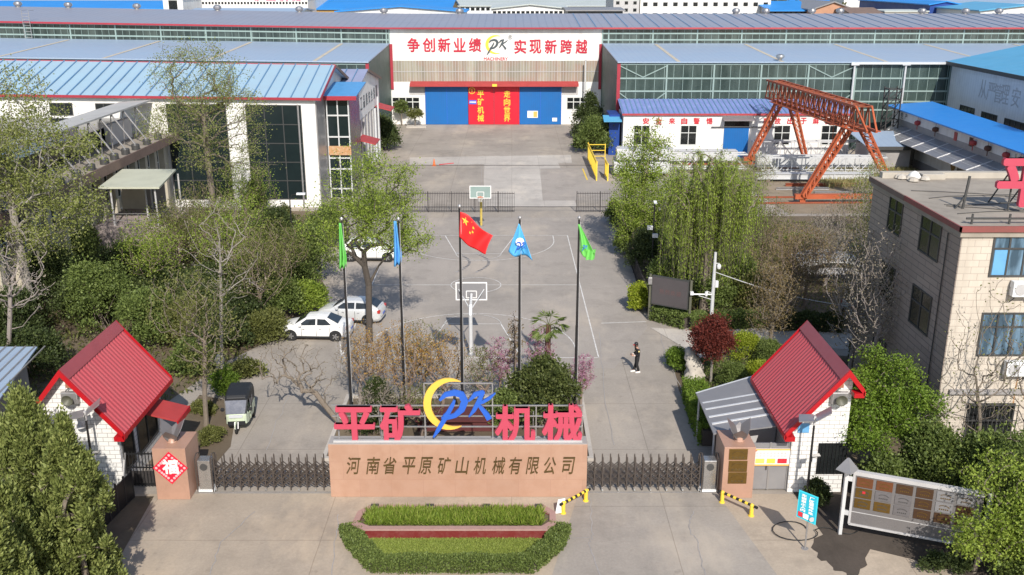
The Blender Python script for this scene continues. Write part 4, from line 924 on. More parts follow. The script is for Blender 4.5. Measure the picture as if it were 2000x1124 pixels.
for u, v, lb in ((1975, 580, 'white air conditioner unit under the top floor window of the tiled office'), (1962, 735, 'white air conditioner unit above the ledge on the tiled office front')):
    p = yp(u, v, OY - .3); t = thing('air_conditioner', lb, 'air conditioner', (p.x, OY, p.z), group='air conditioners on the tiled office')
    MB().box(p.x, p.x + .95, OY - .38, OY - .05, p.z, p.z + .68).build('casing', 'white_metal', t, bevel=.02)
    m = MB().lathe([(.25, -.02), (.25, .0), (.22, .0)], (p.x + .34, OY - .385, p.z + .34), 'y', 20)
    for k in range(5): m.beam((p.x + .12, OY - .39, p.z + .14 + k * .1), (p.x + .56, OY - .39, p.z + .14 + k * .1), .015)
    m.build('fan_grille', 'fin_grey', t)
    m = MB()
    for q in (.1, .8): m.beam((p.x + q, OY - .4, p.z - .03), (p.x + q, OY, p.z - .03), .04); m.beam((p.x + q, OY - .38, p.z - .04), (p.x + q, OY, p.z - .35), .03)
    m.build('bracket', 'frame_dark', t)
# roof sign
rs = thing('rooftop_character', 'large pink roof character on dark braces at the right edge', 'roof sign', (23.3, 42.6, OZ))
put_glyph(MB_(), '平', (21.5, 42.45, 11.35), (2.6, 0, 0), (0, 0, 2.2), (0, .22, 0), .035).build('character', 'letter_pink', rs)
m = MB()
for x in (22.3, 23.3, 24.3):
    m.beam((x, 42.75, 11.1), (x, 42.75, 13.7), .06); m.beam((x, 44.6, 11.1), (x, 42.75, 13.2), .05)
for z in (11.5, 12.4, 13.3): m.beam((21.9, 42.72, z), (24.8, 42.72, z), .05)
m.build('sign_brace', 'frame_dark', rs)
m = MB().beam((19.35, 40.35, 11.35), (34, 40.35, 11.35), .08)
for x in np.arange(19.6, 34, 1.6): m.beam((x, 40.35, 11.08), (x, 40.35, 11.55), .07)
tag(m.build('roof_rail', 'frame_dark'), 'low dark railing along the red roof edge of the tiled office', 'railing')
p = gp(1880, 408, 11.1); m = MB().beam((p.x, p.y, 11.1), (p.x + .12, p.y, 12.6), .09); m.beam((p.x - .35, p.y, 11.1), (p.x + .05, p.y, 11.7), .06); m.beam((p.x, p.y + .5, 11.1), (p.x + .05, p.y, 11.8), .05)
tag(m.build('roof_post', 'frame_dark'), 'leaning dark steel post with brace on the office roof corner', 'post')
m = MB()
for k in range(9): a = RNG.uniform(0, 6.3); x, y = 20.4 + RNG.normal() * .7, 50 + RNG.normal() * .25; m.lathe([(.02, 0), (.28, .05), (.22, .18), (.04, .26)], (x, y, 11.1), 'z', 7)
tag(m.build('rubble_pile', 'rock'), 'small heap of rubble at the far corner of the office roof', 'rubble')
m = MB().box(21.3, 22.5, 49.8, 50.3, 11.1, 11.4); tag(m.build('roof_plank', 'concrete_slab', bevel=.03), 'pale slab lying beside the rubble heap on the office roof', 'slab')
p = Vector((20.9, 49.9, 11.1)); tag(MB().lathe([(.1, 0), (.3, .06), (.33, .2), (.2, .38), (.04, .46)], p, 'z', 9).build('white_sack', 'paper_white', smooth=True), 'tied white sack standing on the office roof by the rubble', 'sack')
m = MB()
for k in range(5):
    pts = [(19.8 + 1.3 * q + .2 * math.sin(q * 2 + k), 42.2 + k * 1.1 + .5 * math.sin(q * .9 + k * 2), 11.12) for q in range(9)]; m.tube(pts, .02, 4)
tag(m.build('roof_cables', 'frame_dark'), 'loose dark cables trailing over the office roof', 'cable')

# ---- left office with struts
lo = thing('strut_roof_office', 'old two storey office with slanting roof struts and brown parapet behind the left trees', 'office building', (-32, 74, 0))
MB().box(-52, -32.4, 55, 91.2, 0, 6.6).build('walls', 'stucco', lo)
MB().box(-52, -31.4, 54.5, 91.4, 6.6, 7.15).build('roof_slab', 'roof_felt', lo)
MB().box(-31.4, -31.28, 54.5, 91.4, 6.55, 7.3).build('parapet_fascia', 'fascia_brown', lo)
m = MB()
for y in np.arange(56, 91, 2.35): m.box(-32.4, -31.9, y - .28, y + .28, 0, 6.6)
m.build('pilasters', 'stucco', lo)
for y in np.arange(57.2, 90, 2.35): window(lo, y - .62, y + .62, 3.9, 6.1, -32.4, 'mullion_white', 'glass_dark', 2, 2, .07, face='+x')
for y in np.arange(57.2, 90, 2.35): window(lo, y - .62, y + .62, .8, 2.9, -32.4, 'mullion_white', 'glass_dark', 2, 2, .07, face='+x')
MB().box(-52, -35.4, 58, 90.5, 7.15, 8.7).build('upper_storey', 'glass_black', lo)
MB().box(-35.15, -34.7, 84, 89, 7.2, 9.0).build('rooftop_tank', 'fin_grey', lo)
MB().slab([(-33.5, 57, 10.15), (-33.5, 91.3, 10.15), (-36.4, 91.3, 9.95), (-36.4, 57, 9.95)], (0, 0, .14)).build('shade_roof', 'canopy_grey', lo)
for u, v in ((298, 272), (280, 282), (263, 292), (245, 301), (226, 311), (205, 320), (182, 332), (158, 345), (128, 360), (90, 378), (50, 398), (20, 415)):
    y = gp(u, v, 7.2).y; m = MB().lathe([(.34, 0), (.34, .42), (.3, .5)], (-31.95, y, 7.15), 'z', 12); fo = m.build('strut_footing', 'frame_dark', lo)
    m = MB().tube([(-31.95, y, 7.6), (-33.7, y - .1, 10.2)], .075, 7); m.tube([(-33.9, y, 7.2), (-33.7, y - .1, 10.2)], .05, 6); m.build('strut', 'galvanised', fo)
# porch
pt = thing('entrance_porch', 'raised porch with pale green flat roof, white posts and railings beside the old office', 'porch', (-28.5, 74, 0))
MB().slab([(-30.6, 70.8, 6.2), (-26.1, 70.8, 6.2), (-26.9, 77.1, 6.35), (-31.2, 77.1, 6.35)], (0, 0, .14)).build('roof', 'porch_green', pt)
MB().box(-31.3, -26.0, 71, 77, 0, 3.3).build('base', 'brick_dark', pt)
for x, y in ((-29.9, 71.2), (-28.9, 76.5), (-26.6, 71.2), (-26.6, 76.5), (-28.2, 73.5)): MB().tube([(x, y, 3.3), (x, y, 6.22)], .07, 8).build('post', 'fin_grey', pt)
m = MB()
for z in (3.65, 3.95, 4.25): m.beam((-26.3, 71.1, z), (-26.3, 76.9, z), .045)
for z in (3.75, 4.25): m.beam((-30.6, 71.1, z), (-26.3, 71.1, z), .045)
for x in np.arange(-30.6, -26.2, .86): m.beam((x, 71.1, 3.3), (x, 71.1, 4.25), .045)
for y in np.arange(71.1, 77, 1.45): m.beam((-26.3, y, 3.3), (-26.3, y, 4.25), .045)
m.build('railing', 'galvanised', pt)
m = MB().box(-31.4, -29.4, 76.8, 77, 3.3, 6.2); m.build('back_wall', 'stucco', pt); MB().box(-29.4, -27.9, 76.8, 76.95, 3.3, 5.6).build('door', 'lead_sheet', pt)
# left small shed
ls = thing('storage_shed', 'grey storage shed with weathered blue sheet roof at the left edge', 'shed', (-27, 43.5, 0))
MB().box(-33, -24.9, 40.9, 46.3, 0, 2.55).build('walls', 'grey_wall', ls); MB().slab([(-33, 40.3, 2.6), (-23.4, 40.3, 2.6), (-24.5, 46.9, 2.9), (-33, 46.9, 2.9)], (0, 0, .07)).build('roof', 'aisle_blue', ls)
m = MB()
for x in np.arange(-32.6, -24, .5): m.beam((x + .35, 40.3, 2.7), (x, 46.9, 3.0), .07, .05)
m.build('roof_ribs', 'galvanised', ls)

# ---- gatehouses
def gatehouse(name, label, xr, left, right, half=2.65):
    """xr ridge x, left/right roof eave x"""
    t = thing(name, label, 'gatehouse', (xr, 37.2, 0), group='red roofed gatehouses')
    y0, y1, ze, zr = 36.85, 42.75, 2.95, 5.75; wl_, wr_ = left + .45, right - min(.45, (right - xr) * .5); ez = lambda x: zr - (zr - ze) * abs(x - xr) / half; wy0, wy1 = 37.25, 42.3
    sl = ez
    m = MB()
    for y in (wy0, wy1 - .22): m.slab([(wl_, y, 0), (wr_, y, 0), (wr_, y, sl(wr_) - .08), (xr, y, zr - .12), (wl_, y, sl(wl_) - .08)], (0, .22, 0))
    m.box(wl_, wl_ + .22, wy0 + .22, wy1 - .22, 0, sl(wl_) - .1); m.box(wr_ - .22, wr_, wy0 + .22, wy1 - .22, 0, sl(wr_) - .1); m.build('walls', 'white_tile', t)
    for xe in (left, right):
        m = MB(); L = (y1 - y0); n = 22; th = .06
        rows = []
        for k in range(n * 4 + 1):
            y = y0 + L * k / (n * 4); h = (.0, .042, .042, .0)[k % 4]; rows.append((y, h))
        nx = Vector((zr - ze, 0, half)).normalized(); s = 1 if xe > xr else -1; zx = ez(xe)
        for (ya, ha), (yb, hb) in zip(rows[:-1], rows[1:]):
            q = lambda x, z, y, h: (x + s * nx.x * h, y, z + nx.z * h)
            a = [q(xe, zx, ya, ha), q(xe, zx, yb, hb), q(xr, zr, yb, hb), q(xr, zr, ya, ha)]; m.poly(a if s > 0 else a[::-1])
        m.slab([(xe, y0, zx - .07), (xe, y1, zx - .07), (xr, y1, zr - .07), (xr, y0, zr - .07)], (0, 0, .05)); m.build('roof_slope', 'gatehouse_red', t)
    m = MB(); w_ = .34; f_ = (zr - ze) / half
    m.slab([(xr - w_, y0 - .02, zr - f_ * w_ + .09), (xr - w_, y1 + .02, zr - f_ * w_ + .09), (xr, y1 + .02, zr + .1), (xr, y0 - .02, zr + .1)], (0, 0, .03))
    m.slab([(xr + w_, y0 - .02, zr - f_ * w_ + .09), (xr + w_, y1 + .02, zr - f_ * w_ + .09), (xr, y1 + .02, zr + .1), (xr, y0 - .02, zr + .1)], (0, 0, .03)); m.build('ridge_cap', 'gatehouse_ridge', t)
    m = MB()
    for xe in (left, right):
        for y in (y0 - .1, y1 + .04): m.slab([(xe, y, ez(xe) - .19), (xe, y, ez(xe) + .08), (xr, y, zr + .12), (xr, y, zr - .19)], (0, .07, 0))
        m.box(xe - .04, xe + .04, y0 - .1, y1 + .1, ez(xe) - .2, ez(xe) - .02)
    for xe, s in ((left, 1), (right, -1)): m.box(xe, xe + s * .42, y0 - .1, y0 + .32, ez(xe) - .3, ez(xe) - .1)
    m.build('barge_board', 'bright_red', t); return t, sl
gl, sl = gatehouse('gatehouse', 'white tiled gatehouse with steep red roof beside the lucky diamond pillar', -18.5, -20.8, -16.2, 2.3)
# horn loudspeakers with equipment boxes
def speaker(x, y, z, label):
    t = thing('horn_loudspeaker', label, 'loudspeaker', (x, y, z), group='loudspeakers on the gatehouse gables')
    MB().box(x - .34, x + .34, y - .26, y - .02, z - .27, z + .27).build('box', 'galvanised', t, bevel=.03)
    MB().lathe([(.05, .05), (.08, -.04), (.23, -.2), (.24, -.22), (.21, -.2), (.06, -.05)], (x, y - .26, z), 'y', 20).build('horn', 'olive_metal', t, smooth=True)
    MB().box(x - .11, x + .11, y - .18, y - .02, z + .45, z + .68).build('junction_box', 'terracotta', t); MB().tube([(x, y - .1, z + .45), (x - .15, y - .2, z + .3)], .025, 6).build('bracket', 'frame_dark', t)
speaker(-18.35, 37.25, 4.5, 'horn loudspeaker high on the gable of the gatehouse next to the dark conifers')
p = yp(150, 815, 37.2); t = thing('wall_lamp', 'small grey wall lamp under the loudspeaker on the gatehouse gable', 'lamp', (-18.2, 37.25, 3.5)); MB().box(-18.3, -18.1, 37.12, 37.24, 3.55, 3.75).build('mount', 'terracotta', t); MB().lathe([(.04, .0), (.14, -.2), (.2, -.3)], (-18.05, 37.0, 3.5), 'z', 12).build('shade', 'fin_grey', t)
m = MB().slab([(-16.5, 40.0, 2.35), (-15.1, 40.0, 1.98), (-15.1, 41.6, 1.98), (-16.5, 41.6, 2.35)], (0, 0, .08)); m.build('door_canopy', 'canopy_red', gl)
MB().box(-15.12, -15.05, 39.95, 41.65, 1.8, 2.06).build('canopy_fascia', 'bright_red', gl)
window(gl, 39.2, 41.5, .8, 2.3, -16.65, 'frame_dark', 'glass_black', 2, 1, .08, face='+x'); window(gl, 37.5, 38.7, .8, 2.3, -16.65, 'frame_dark', 'glass_black', 1, 1, .08, face='+x')
gr, sr = gatehouse('gatehouse', 'white tiled gatehouse with steep red roof and grey lean-to beside the bronze plaque pillar', 13.8, 11.4, 14.5, 2.4)
speaker(13.6, 37.25, 4.5, 'horn loudspeaker half behind leaves on the gatehouse gable with the blue plate')
p, q = yp(1558, 846, 37.2), yp(1582, 828, 37.2); MB().box(p.x, q.x, 37.22, 37.24, p.z, q.z).build('house_plate', 'curtain_blue', gr)
p, q = yp(1594, 926, 37.2), yp(1656, 867, 37.2); window(gr, p.x, q.x, p.z, q.z, 37.25, 'black_metal', 'glass_black', 8, 1, .022)
# lean-to roof
m = MB().slab([(8.75, 42.5, 2.25), (8.75, 38.3, 2.2), (11.8, 38.3, 2.62), (11.75, 43.6, 2.68)], (0, 0, .06)); lt = thing('lean_to_shelter', 'grey sheet metal lean-to roof between plaque pillar and red gatehouse', 'shelter', (10, 40.5, 0)); m.build('roof', 'lead_sheet', lt)
m = MB()
for y in (39.2, 39.9, 40.7, 41.4, 42.1): m.beam((8.85, y, 2.3), (11.5, y + .25, 2.67), .13, .03)
m.beam((8.75, 42.52, 2.29), (11.75, 43.62, 2.72), .1, .05); m.build('light_strip', 'pole_white', lt)
for x, y in ((8.85, 42.2), (8.85, 38.6), (10.4, 42.7)): MB().tube([(x, y, 0), (x, y, 2.25)], .05, 8).build('post', 'fin_grey', lt)
MB().box(10.3, 11.8, 39.5, 42, 0, 2.0).build('booth', 'fin_grey', lt)
# ------------------------------------------------------------------ ENTRANCE
sw = thing('entrance_sign_wall', 'pink granite entrance wall with gold inscription, big pink letters and crescent logo', 'sign wall', (-2.28, 36.84, 0))
WZ, WY = 2.47, 36.84
MB().box(-7.72, 3.17, WY, WY + .75, 0, WZ).build('stone_wall', 'granite', sw, bevel=.015)
MB().box(-7.70, 3.15, WY + .02, WY + .73, WZ + .002, WZ + .04).build('coping', 'grey_wall', sw)
for ch, c in zip('河南省平原矿山机械有限公司', (187, 335, 460, 605, 730, 870, 1005, 1142, 1280, 1403, 1538, 1665, 1800)):
    u = 640 + c / 3.846; wall_text(MB_(), ch, u - 13, 893, u + 10.5, 926, WY - .003, .03, .005, .22).build('inscription_character', 'gold', sw)
LY = 37.25
m = MB()
for v in (771, 792.5, 813, 833.6, 857): 
    z = yp(800, v, LY).z; a, b = (-7.55, 2.98) if v > 780 else (yp(828, v, LY).x, yp(963, v, LY).x); m.beam((a, LY, z), (b, LY, z), .05)
z = yp(800, 749, LY).z; xa, xb = yp(829, 790, LY).x, yp(962, 790, LY).x; m.beam((xa, LY, z), (xb, LY, z), .05)
ztop = yp(800, 792.5, LY).z
for u in (661, 745): x = yp(u, 830, LY).x; m.beam((x, LY + .03, WZ), (x, LY + .03, ztop), .05)
for x in (xa, xb): m.beam((x, LY + .03, WZ), (x, LY + .03, z), .05)
for u in (1047, 1137): x = yp(u, 830, LY).x; m.beam((x, LY + .03, WZ), (x, LY + .03, ztop), .05)
for x in (-7.4, -5.6, xa, xb, .9, 2.9): m.beam((x, LY + .05, ztop - .3), (x, LY + .42, WZ), .04)
m.build('sign_frame', 'galvanised', sw)
MB().box(-7.5, 2.95, WY + .1, WY + .22, WZ + .045, WZ + .13).build('floodlight_rail', 'fin_grey', sw)
for ch, u0, v0, u1, v1 in (('平', 655.6, 792, 731.5, 862), ('矿', 744, 788, 821, 860), ('机', 967, 790, 1046, 861), ('械', 1058, 788, 1138, 861)):
    wall_text(MB_(), ch, u0, v0, u1, v1, LY - .05, .2, .028).build('letter', 'letter_pink', sw)
def on_sign(u0, v0, u1, v1, Y):
    a, b = yp(u0, v1, Y), yp(u1, v0, Y); return lambda s, t: (a.x + (b.x - a.x) * s, Y, a.z + (b.z - a.z) * t)
f = on_sign(828, 740, 925, 840, LY - .12); m = MB(); add_crescent(m, lambda s, t: f(.5 + s * .55, .5 + t * .5), (0, .1, 0)); m.build('logo_crescent', 'logo_yellow', sw)
f = on_sign(844, 765, 968, 855, LY - .26); m = MB(); add_strokes(m, f, (0, .1, 0)); m.build('logo_monogram', 'logo_blue', sw)

def gate(label, x0, x1, head_left):
    t = thing('retractable_gate', label, 'gate', ((x0 + x1) / 2, 37.5, 0), group='folding retractable gates')
    n = 15; hx = x0 if head_left else x1; s = 1 if head_left else -1
    a0, a1 = (x0 + .75, x1) if head_left else (x0, x1 - .75)
    xs = np.linspace(a0, a1, n); m, la, wh = MB(), MB(), MB()
    for k, x in enumerate(xs):
        for y in (37.34, 37.66):
            m.beam((x, y, .06), (x, y, 1.55), .05)
            m.lathe([(.03, 1.55), (.025, 1.6), (.0, 1.66)], (x, y, 0), 'z', 6)
        m.beam((x, 37.34, .3), (x, 37.66, .3), .03); m.beam((x, 37.34, 1.2), (x, 37.66, 1.2), .03)
        if k % 2 == 0: wh.lathe([(.06, -.03), (.06, .03)], (x, 37.34, .06), 'x', 10); wh.box(x - .035, x + .035, 37.3, 37.335, .05, .2)
    for a, b in zip(xs[:-1], xs[1:]):
        for y in (37.31, 37.5, 37.69):
            for z0 in (.25, .58, .91):
                la.beam((a, y, z0), (b, y, z0 + .33), .032); la.beam((a, y + .02, z0 + .33), (b, y + .02, z0), .032)
    m.build('uprights', 'gate_steel', t); la.build('lattice', 'gate_steel', t); wh.build('wheels', 'gate_chrome', t)
    h0, h1 = (x0 + .05, x0 + .6) if head_left else (x1 - .6, x1 - .05)
    h = MB().box(h0, h1, 37.25, 37.75, .12, 1.5).build('drive_unit', 'gate_chrome', t, bevel=.03)
    MB().lathe([(.16, -.02), (.16, 0), (.11, 0)], ((h0 + h1) / 2, 37.24, 1.2), 'y', 16).build('drive_badge', 'frame_dark', h)
    m = MB()
    for x in (h0 - .06, h1 + .06): m.tube([(x, 37.2, .05), (x, 37.2, 1.62), (x, 37.45, 1.75), (x, 37.8, 1.62), (x, 37.8, .05)], .03, 6)
    m.build('drive_frame', 'gate_steel', h); MB().box(h0 - .1, h1 + .1, 37.2, 37.8, .04, .12).build('drive_base', 'white_metal', h)
    MB().box(x0, x1, 37.2, 37.24, .002, .02).build('rail', 'galvanised', t)
gate('long folding steel lattice gate between lucky diamond pillar and entrance wall', -13.5, -7.75, True)
gate('shorter folding steel lattice gate between entrance wall and bronze plaque pillar', 3.2, 8.8, False)

def petals(t, x, y, z, m='sculpture_grey'):
    for ang, ln, tilt in ((150, 1.15, .62), (35, 1.1, .62), (265, .85, .5), (80, .8, .5)):
        a = R(ang); d = Vector((math.cos(a), math.sin(a), 0)); side = Vector((-d.y, d.x, 0)); rows = []
        for k in range(7):
            q = k / 6; c = Vector((x, y, z)) + d * (tilt * q ** 1.3) * .95 + Vector((0, 0, ln * q * .8)); wv = .30 * math.sin(math.pi * min(1, .12 + q * .95)) ** .7 * (1 if q < .98 else .25)
            nrm = d * .03; rows.append([c - side * wv, c + side * wv, c + side * wv + nrm, c - side * wv + nrm])
        mb = MB().loft(rows); mb.build('petal', m, t)
    MB().lathe([(.22, 0), (.16, .12), (.08, .2)], (x, y, z), 'z', 12).build('sculpture_base', 'granite_plain', t)
lp = thing('gate_pillar', 'granite gate pillar with red lucky diamond and steel flower on top', 'pillar', (-14.35, 37.4, 0), group='granite gate pillars')
MB().box(-15.05, -13.66, 36.63, 38.25, 0, 2.39).build('stone_block', 'granite_plain', lp, bevel=.012); petals(lp, -14.4, 37.3, 2.4)
fu = tag(MB().slab([(-14.35 + .74, 36.622, 1.5), (-14.35, 36.622, 1.5 + .76), (-14.35 - .74, 36.622, 1.5), (-14.35, 36.622, 1.5 - .76)], (0, -.012, 0)).build('lucky_diamond', 'fu_red'), 'red diamond New Year paper with white fortune character on the pillar', 'paper decoration')
m = put_glyph(MB_(), '福', (-14.68, 36.606, 1.22), (.68, 0, 0), (0, 0, .68), (0, -.01, 0), .035); m.build('fortune_character', 'paper_white', fu)
m = MB()
for a in np.linspace(0, 2 * math.pi, 24, endpoint=False):
    r = .76 / (abs(math.cos(a)) + abs(math.sin(a))) * .78; x, z = -14.35 + r * math.cos(a), 1.5 + r * math.sin(a)
    m.lathe([(.055, 0), (.06, -.006), (.02, -.01)], (x, 36.608, z), 'y', 7)
m.build('flower_border', 'fu_pink', fu)
rp = thing('gate_pillar', 'granite gate pillar carrying bronze plaques with steel flower on top', 'pillar', (9.55, 37.4, 0), group='granite gate pillars')
MB().box(8.9, 10.22, 36.75, 38.4, 0, 2.39).build('stone_block', 'granite_plain', rp, bevel=.012); petals(rp, 9.65, 37.4, 2.4)
for k, (v0, v1) in enumerate(((877, 898), (900, 921.5), (922.5, 944.5))):
    lb = ('bronze plaque topmost on the gate pillar', 'bronze plaque in the middle of the pillar column of three', 'bronze plaque lowest on the gate pillar')[k]
    p, q = yp(1423 - k * 1, v1, 36.75), yp(1461 - k * 1, v0, 36.75); o = tag(MB().box(p.x, q.x, 36.72, 36.748, p.z, q.z).build('bronze_plaque', 'bronze_plaque', bevel=.008), lb, 'plaque', 'bronze plaques on the pillar')
    m = MB(); mx, w_, h_ = (p.x + q.x) / 2, q.x - p.x, q.z - p.z
    pts = [(mx + .36 * w_ * math.cos(R(t)), 36.715, p.z + h_ * (.38 + .42 * math.sin(R(t)))) for t in range(20, 161, 14)]
    for a, b in zip(pts[:-1], pts[1:]): m.beam(a, b, .03, .012)
    for j in range(4): m.box(mx - .26 + .14 * j, mx - .17 + .14 * j, 36.708, 36.718, p.z + h_ * .14, p.z + h_ * .3)
    m.build('engraving', 'gold', o)
# side gate with notices
sg = thing('side_gate', 'grey double sheet steel side gate next to the plaque pillar', 'gate', (10.9, 37.5, 0))
for x0, x1 in ((10.24, 11.0), (11.03, 11.82)):
    MB().box(x0, x1, 37.42, 37.47, .06, 2.25).build('gate_leaf', 'lead_sheet', sg)
m = MB()
for x in (10.25, 11.0, 11.04, 11.8): m.box(x - .02, x + .02, 37.39, 37.42, .05, 2.3)
m.build('gate_stile', 'galvanised', sg); MB().tube([(10.9, 37.38, 1.0), (10.9, 37.36, 1.25)], .02, 6).build('handle', 'frame_dark', sg)
nb_ = tag(MB().box(10.26, 11.87, 37.34, 37.37, 1.22, 2.02).build('notice_banner', 'paper_white'), 'white and yellow safety notice banner hung on the grey side gate', 'banner')
m = MB().box(10.262, 11.868, 37.33, 37.339, 1.222, 1.29, 0); m.box(10.262, 11.868, 37.33, 37.339, 1.95, 2.018, 0); m.build('banner_border', 'paper_orange', nb_)
for x0, x1, c in ((10.4, 10.78, 'paper_lime'), (10.88, 11.24, 'paper_yellow'), (11.34, 11.74, 'slogan_red')): MB().box(x0, x1, 37.325, 37.338, 1.34, 1.56).build('banner_panel', c, nb_)
m = MB()
for r_ in range(4):
    for k in range(9): m.box(10.4 + k * .15, 10.4 + k * .15 + .1, 37.33, 37.338, 1.63 + r_ * .075, 1.67 + r_ * .075)
m.build('banner_text', 'fin_grey', nb_)
MB().poly([(10.262, 37.336, 2.01), (10.262, 37.336, 1.8), (10.55, 37.336, 2.01)]).build('banner_corner', 'slogan_red', nb_)
# dark panel fence on the left
m = MB(); a, b = gp(206, 1036), gp(262, 972); 
fe = thing('panel_fence', 'low black panel fence running beside the dark conifers at lower left', 'fence', (a.x, a.y, 0))
m.beam((a.x - .3, a.y - 1.2, .62), (b.x, b.y, .62), .05, 1.2); m.build('panel', 'black_metal', fe)
m = MB()
for k in range(7): q = Vector((a.x - .3, a.y - 1.2, 0)).lerp(Vector((b.x, b.y, 0)), k / 6); m.beam(q, q + Vector((0, 0, 1.35)), .07)
m.build('fence_posts', 'dark_iron', fe)
ig = thing('iron_side_gate', 'black iron bar gate between gatehouse wall and lucky diamond pillar', 'gate', (-15.9, 37.3, 0)); m = MB()
for x in np.arange(-16.6, -15.1, .14): m.beam((x, 37.6, .1), (x, 37.6, 1.75), .03)
for z in (.2, 1.0, 1.65): m.beam((-16.65, 37.6, z), (-15.06, 37.6, z), .05)
m.build('bars', 'black_metal', ig); MB().box(-16.6, -15.1, 37.63, 37.66, .1, .8).build('kick_plate', 'dark_iron', ig)
MB().beam((-16.7, 37.0, .05), (-16.62, 37.6, 1.7), .08).build('gate_post', 'fin_grey', ig)

# barriers
def barrier(pa, pb, label):
    a, b = gp(*pa), gp(*pb); t = thing('barrier_rail', label, 'barrier', (*((a + b) / 2)[:2], 0), group='yellow and black barrier rails')
    for p in (a, b): MB().lathe([(.12, 0), (.12, .03), (.085, .04), (.085, .5), (.05, .56)], p, 'z', 14).build('post', 'paint_yellow', t)
    m = MB(); d = (b - a); e0, e1 = a - d * .12, b + d * .18; n = 13
    for k in range(n): m.tube([e0.lerp(e1, k / n) + Vector((0, -.0, .48)), e0.lerp(e1, (k + 1) / n) + Vector((0, -.0, .48))], .062, 10, k % 2)
    m.build('striped_bar', ['barrier_black', 'paint_yellow'], t)
barrier((1100, 1003), (1144, 979), 'yellow and black striped rail at the planter end of the entrance wall')
barrier((1410, 982), (1467, 1008), 'yellow and black striped rail in front of the plaque pillar')
p = gp(1090, 1006); t = thing('leaning_plate', 'small white metal plate leaning by the planter corner', 'plate', p); MB().slab([(p.x - .12, p.y, .05), (p.x + .22, p.y + .1, .05), (p.x + .3, p.y + .25, .62), (p.x, p.y + .15, .62)], (0, .02, 0)).build('plate', 'white_metal', t)
# planter in front of the wall
PX0, PX1, PY0, PY1, PZ = -6.35, 1.72, 33.62, 35.45, .42
pn = thing('flower_planter', 'long red planter with worn stone rim full of tall grass', 'planter', ((PX0 + PX1) / 2, 34.5, 0))
out = [(PX0 + .5, PY0), (PX1 - .35, PY0), (PX1, PY0 + .45), (PX1 + .02, PY1 - .55), (PX1 - .45, PY1), (PX0 + .55, PY1), (PX0 + .1, PY1 - .5), (PX0, PY0 + .4)]
cxp, cyp = (PX0 + PX1) / 2, (PY0 + PY1) / 2
inn = [(cxp + (x - cxp) * .945, cyp + (y - cyp) * .76) for x, y in out]
wl2, cp2 = MB(), MB()
for k in range(8):
    a, b, c, d = out[k], out[(k + 1) % 8], inn[(k + 1) % 8], inn[k]
    wl2.slab([(*a, 0), (*b, 0), (*c, 0), (*d, 0)], (0, 0, PZ - .06)); e = lambda q: (cxp + (q[0] - cxp) * 1.008, cyp + (q[1] - cyp) * 1.03)
    cp2.slab([(*e(a), PZ - .06), (*e(b), PZ - .06), (*c, PZ - .06), (*d, PZ - .06)], (0, 0, .07))
wl2.build('planter_wall', 'planter_red', pn); cp2.build('planter_rim', 'planter_cap', pn)
MB().poly([(*q, PZ - .1) for q in inn]).build('planter_soil', 'soil', pn)
n = 11000; pts = np.column_stack([RNG.uniform(PX0 + .55, PX1 - .5, n), RNG.uniform(PY0 + .42, PY1 - .42, n), np.full(n, PZ - .12)])
o = blades('tall_grass', pts, .42, .055, 'grass_blade', pn, lean=.5)
m = MB()
for u in (732, 840, 950, 1052):
    p = gp(u, 989, .45); m.box(p.x - .16, p.x + .16, p.y, p.y + .12, .44, .5); m.tube([(p.x, p.y + .06, .3), (p.x, p.y + .06, .5)], .03, 6)
m.build('floodlights', 'frame_dark', pn)
struct(MB().poly([(-5.1, 31.75, .012), (.65, 31.75, .012), (1.6, 33.0, .012), (1.8, 34.0, .012), (-6.3, 34.0, .012), (-6.0, 33.2, .012)]), 'lawn', 'lawn')
n = 20000; pts = np.column_stack([RNG.uniform(-5.6, 1.1, n), RNG.uniform(32.0, 33.6, n), np.full(n, .012)]); o = blades('lawn_grass', pts, .07, .2, 'lawn_blade', None)
hedge('clipped_hedge', 'low clipped U shaped hedge around the lawn in front of the red planter', [(-6.5, 34.15), (-6.15, 33.2), (-5.1, 31.6), (.65, 31.6), (1.65, 33.0), (1.95, 34.15)], .74, .38, 34000, .075, 'leaf_mid')
# flag island behind the wall
fb = thing('platform', 'low dark red flagpole platform behind the entrance letters', 'platform', (-2.5, 43.9, 0)); MB().box(-4.6, -.4, 43.1, 44.7, 0, .55).build('platform_block', 'platform_red', fb, bevel=.03); MB().box(-4.7, -.3, 43.0, 44.8, .552, .64).build('platform_top', 'platform_red', fb)
struct(MB().box(-8.75, 3.75, 40.1, 40.3, -.1, .13).box(-8.75, -8.55, 40.3, 47.1, -.1, .13).box(3.55, 3.75, 40.3, 47.1, -.1, .13).box(-8.75, 3.75, 47.1, 47.3, -.1, .13), 'island_kerb', 'pale_concrete')
FP = [(-7.92, 10.35), (-5.28, 10.35), (-2.43, 10.95), (.36, 10.4), (3.12, 10.4)]
fl = ['dark flagpole with drooping green flag, farthest from the plaque pillar', 'dark flagpole with drooping blue flag next to the tree crown', 'tallest dark flagpole with the red star flag', 'dark flagpole with light blue logo flag', 'dark flagpole with bright green flag above the road']
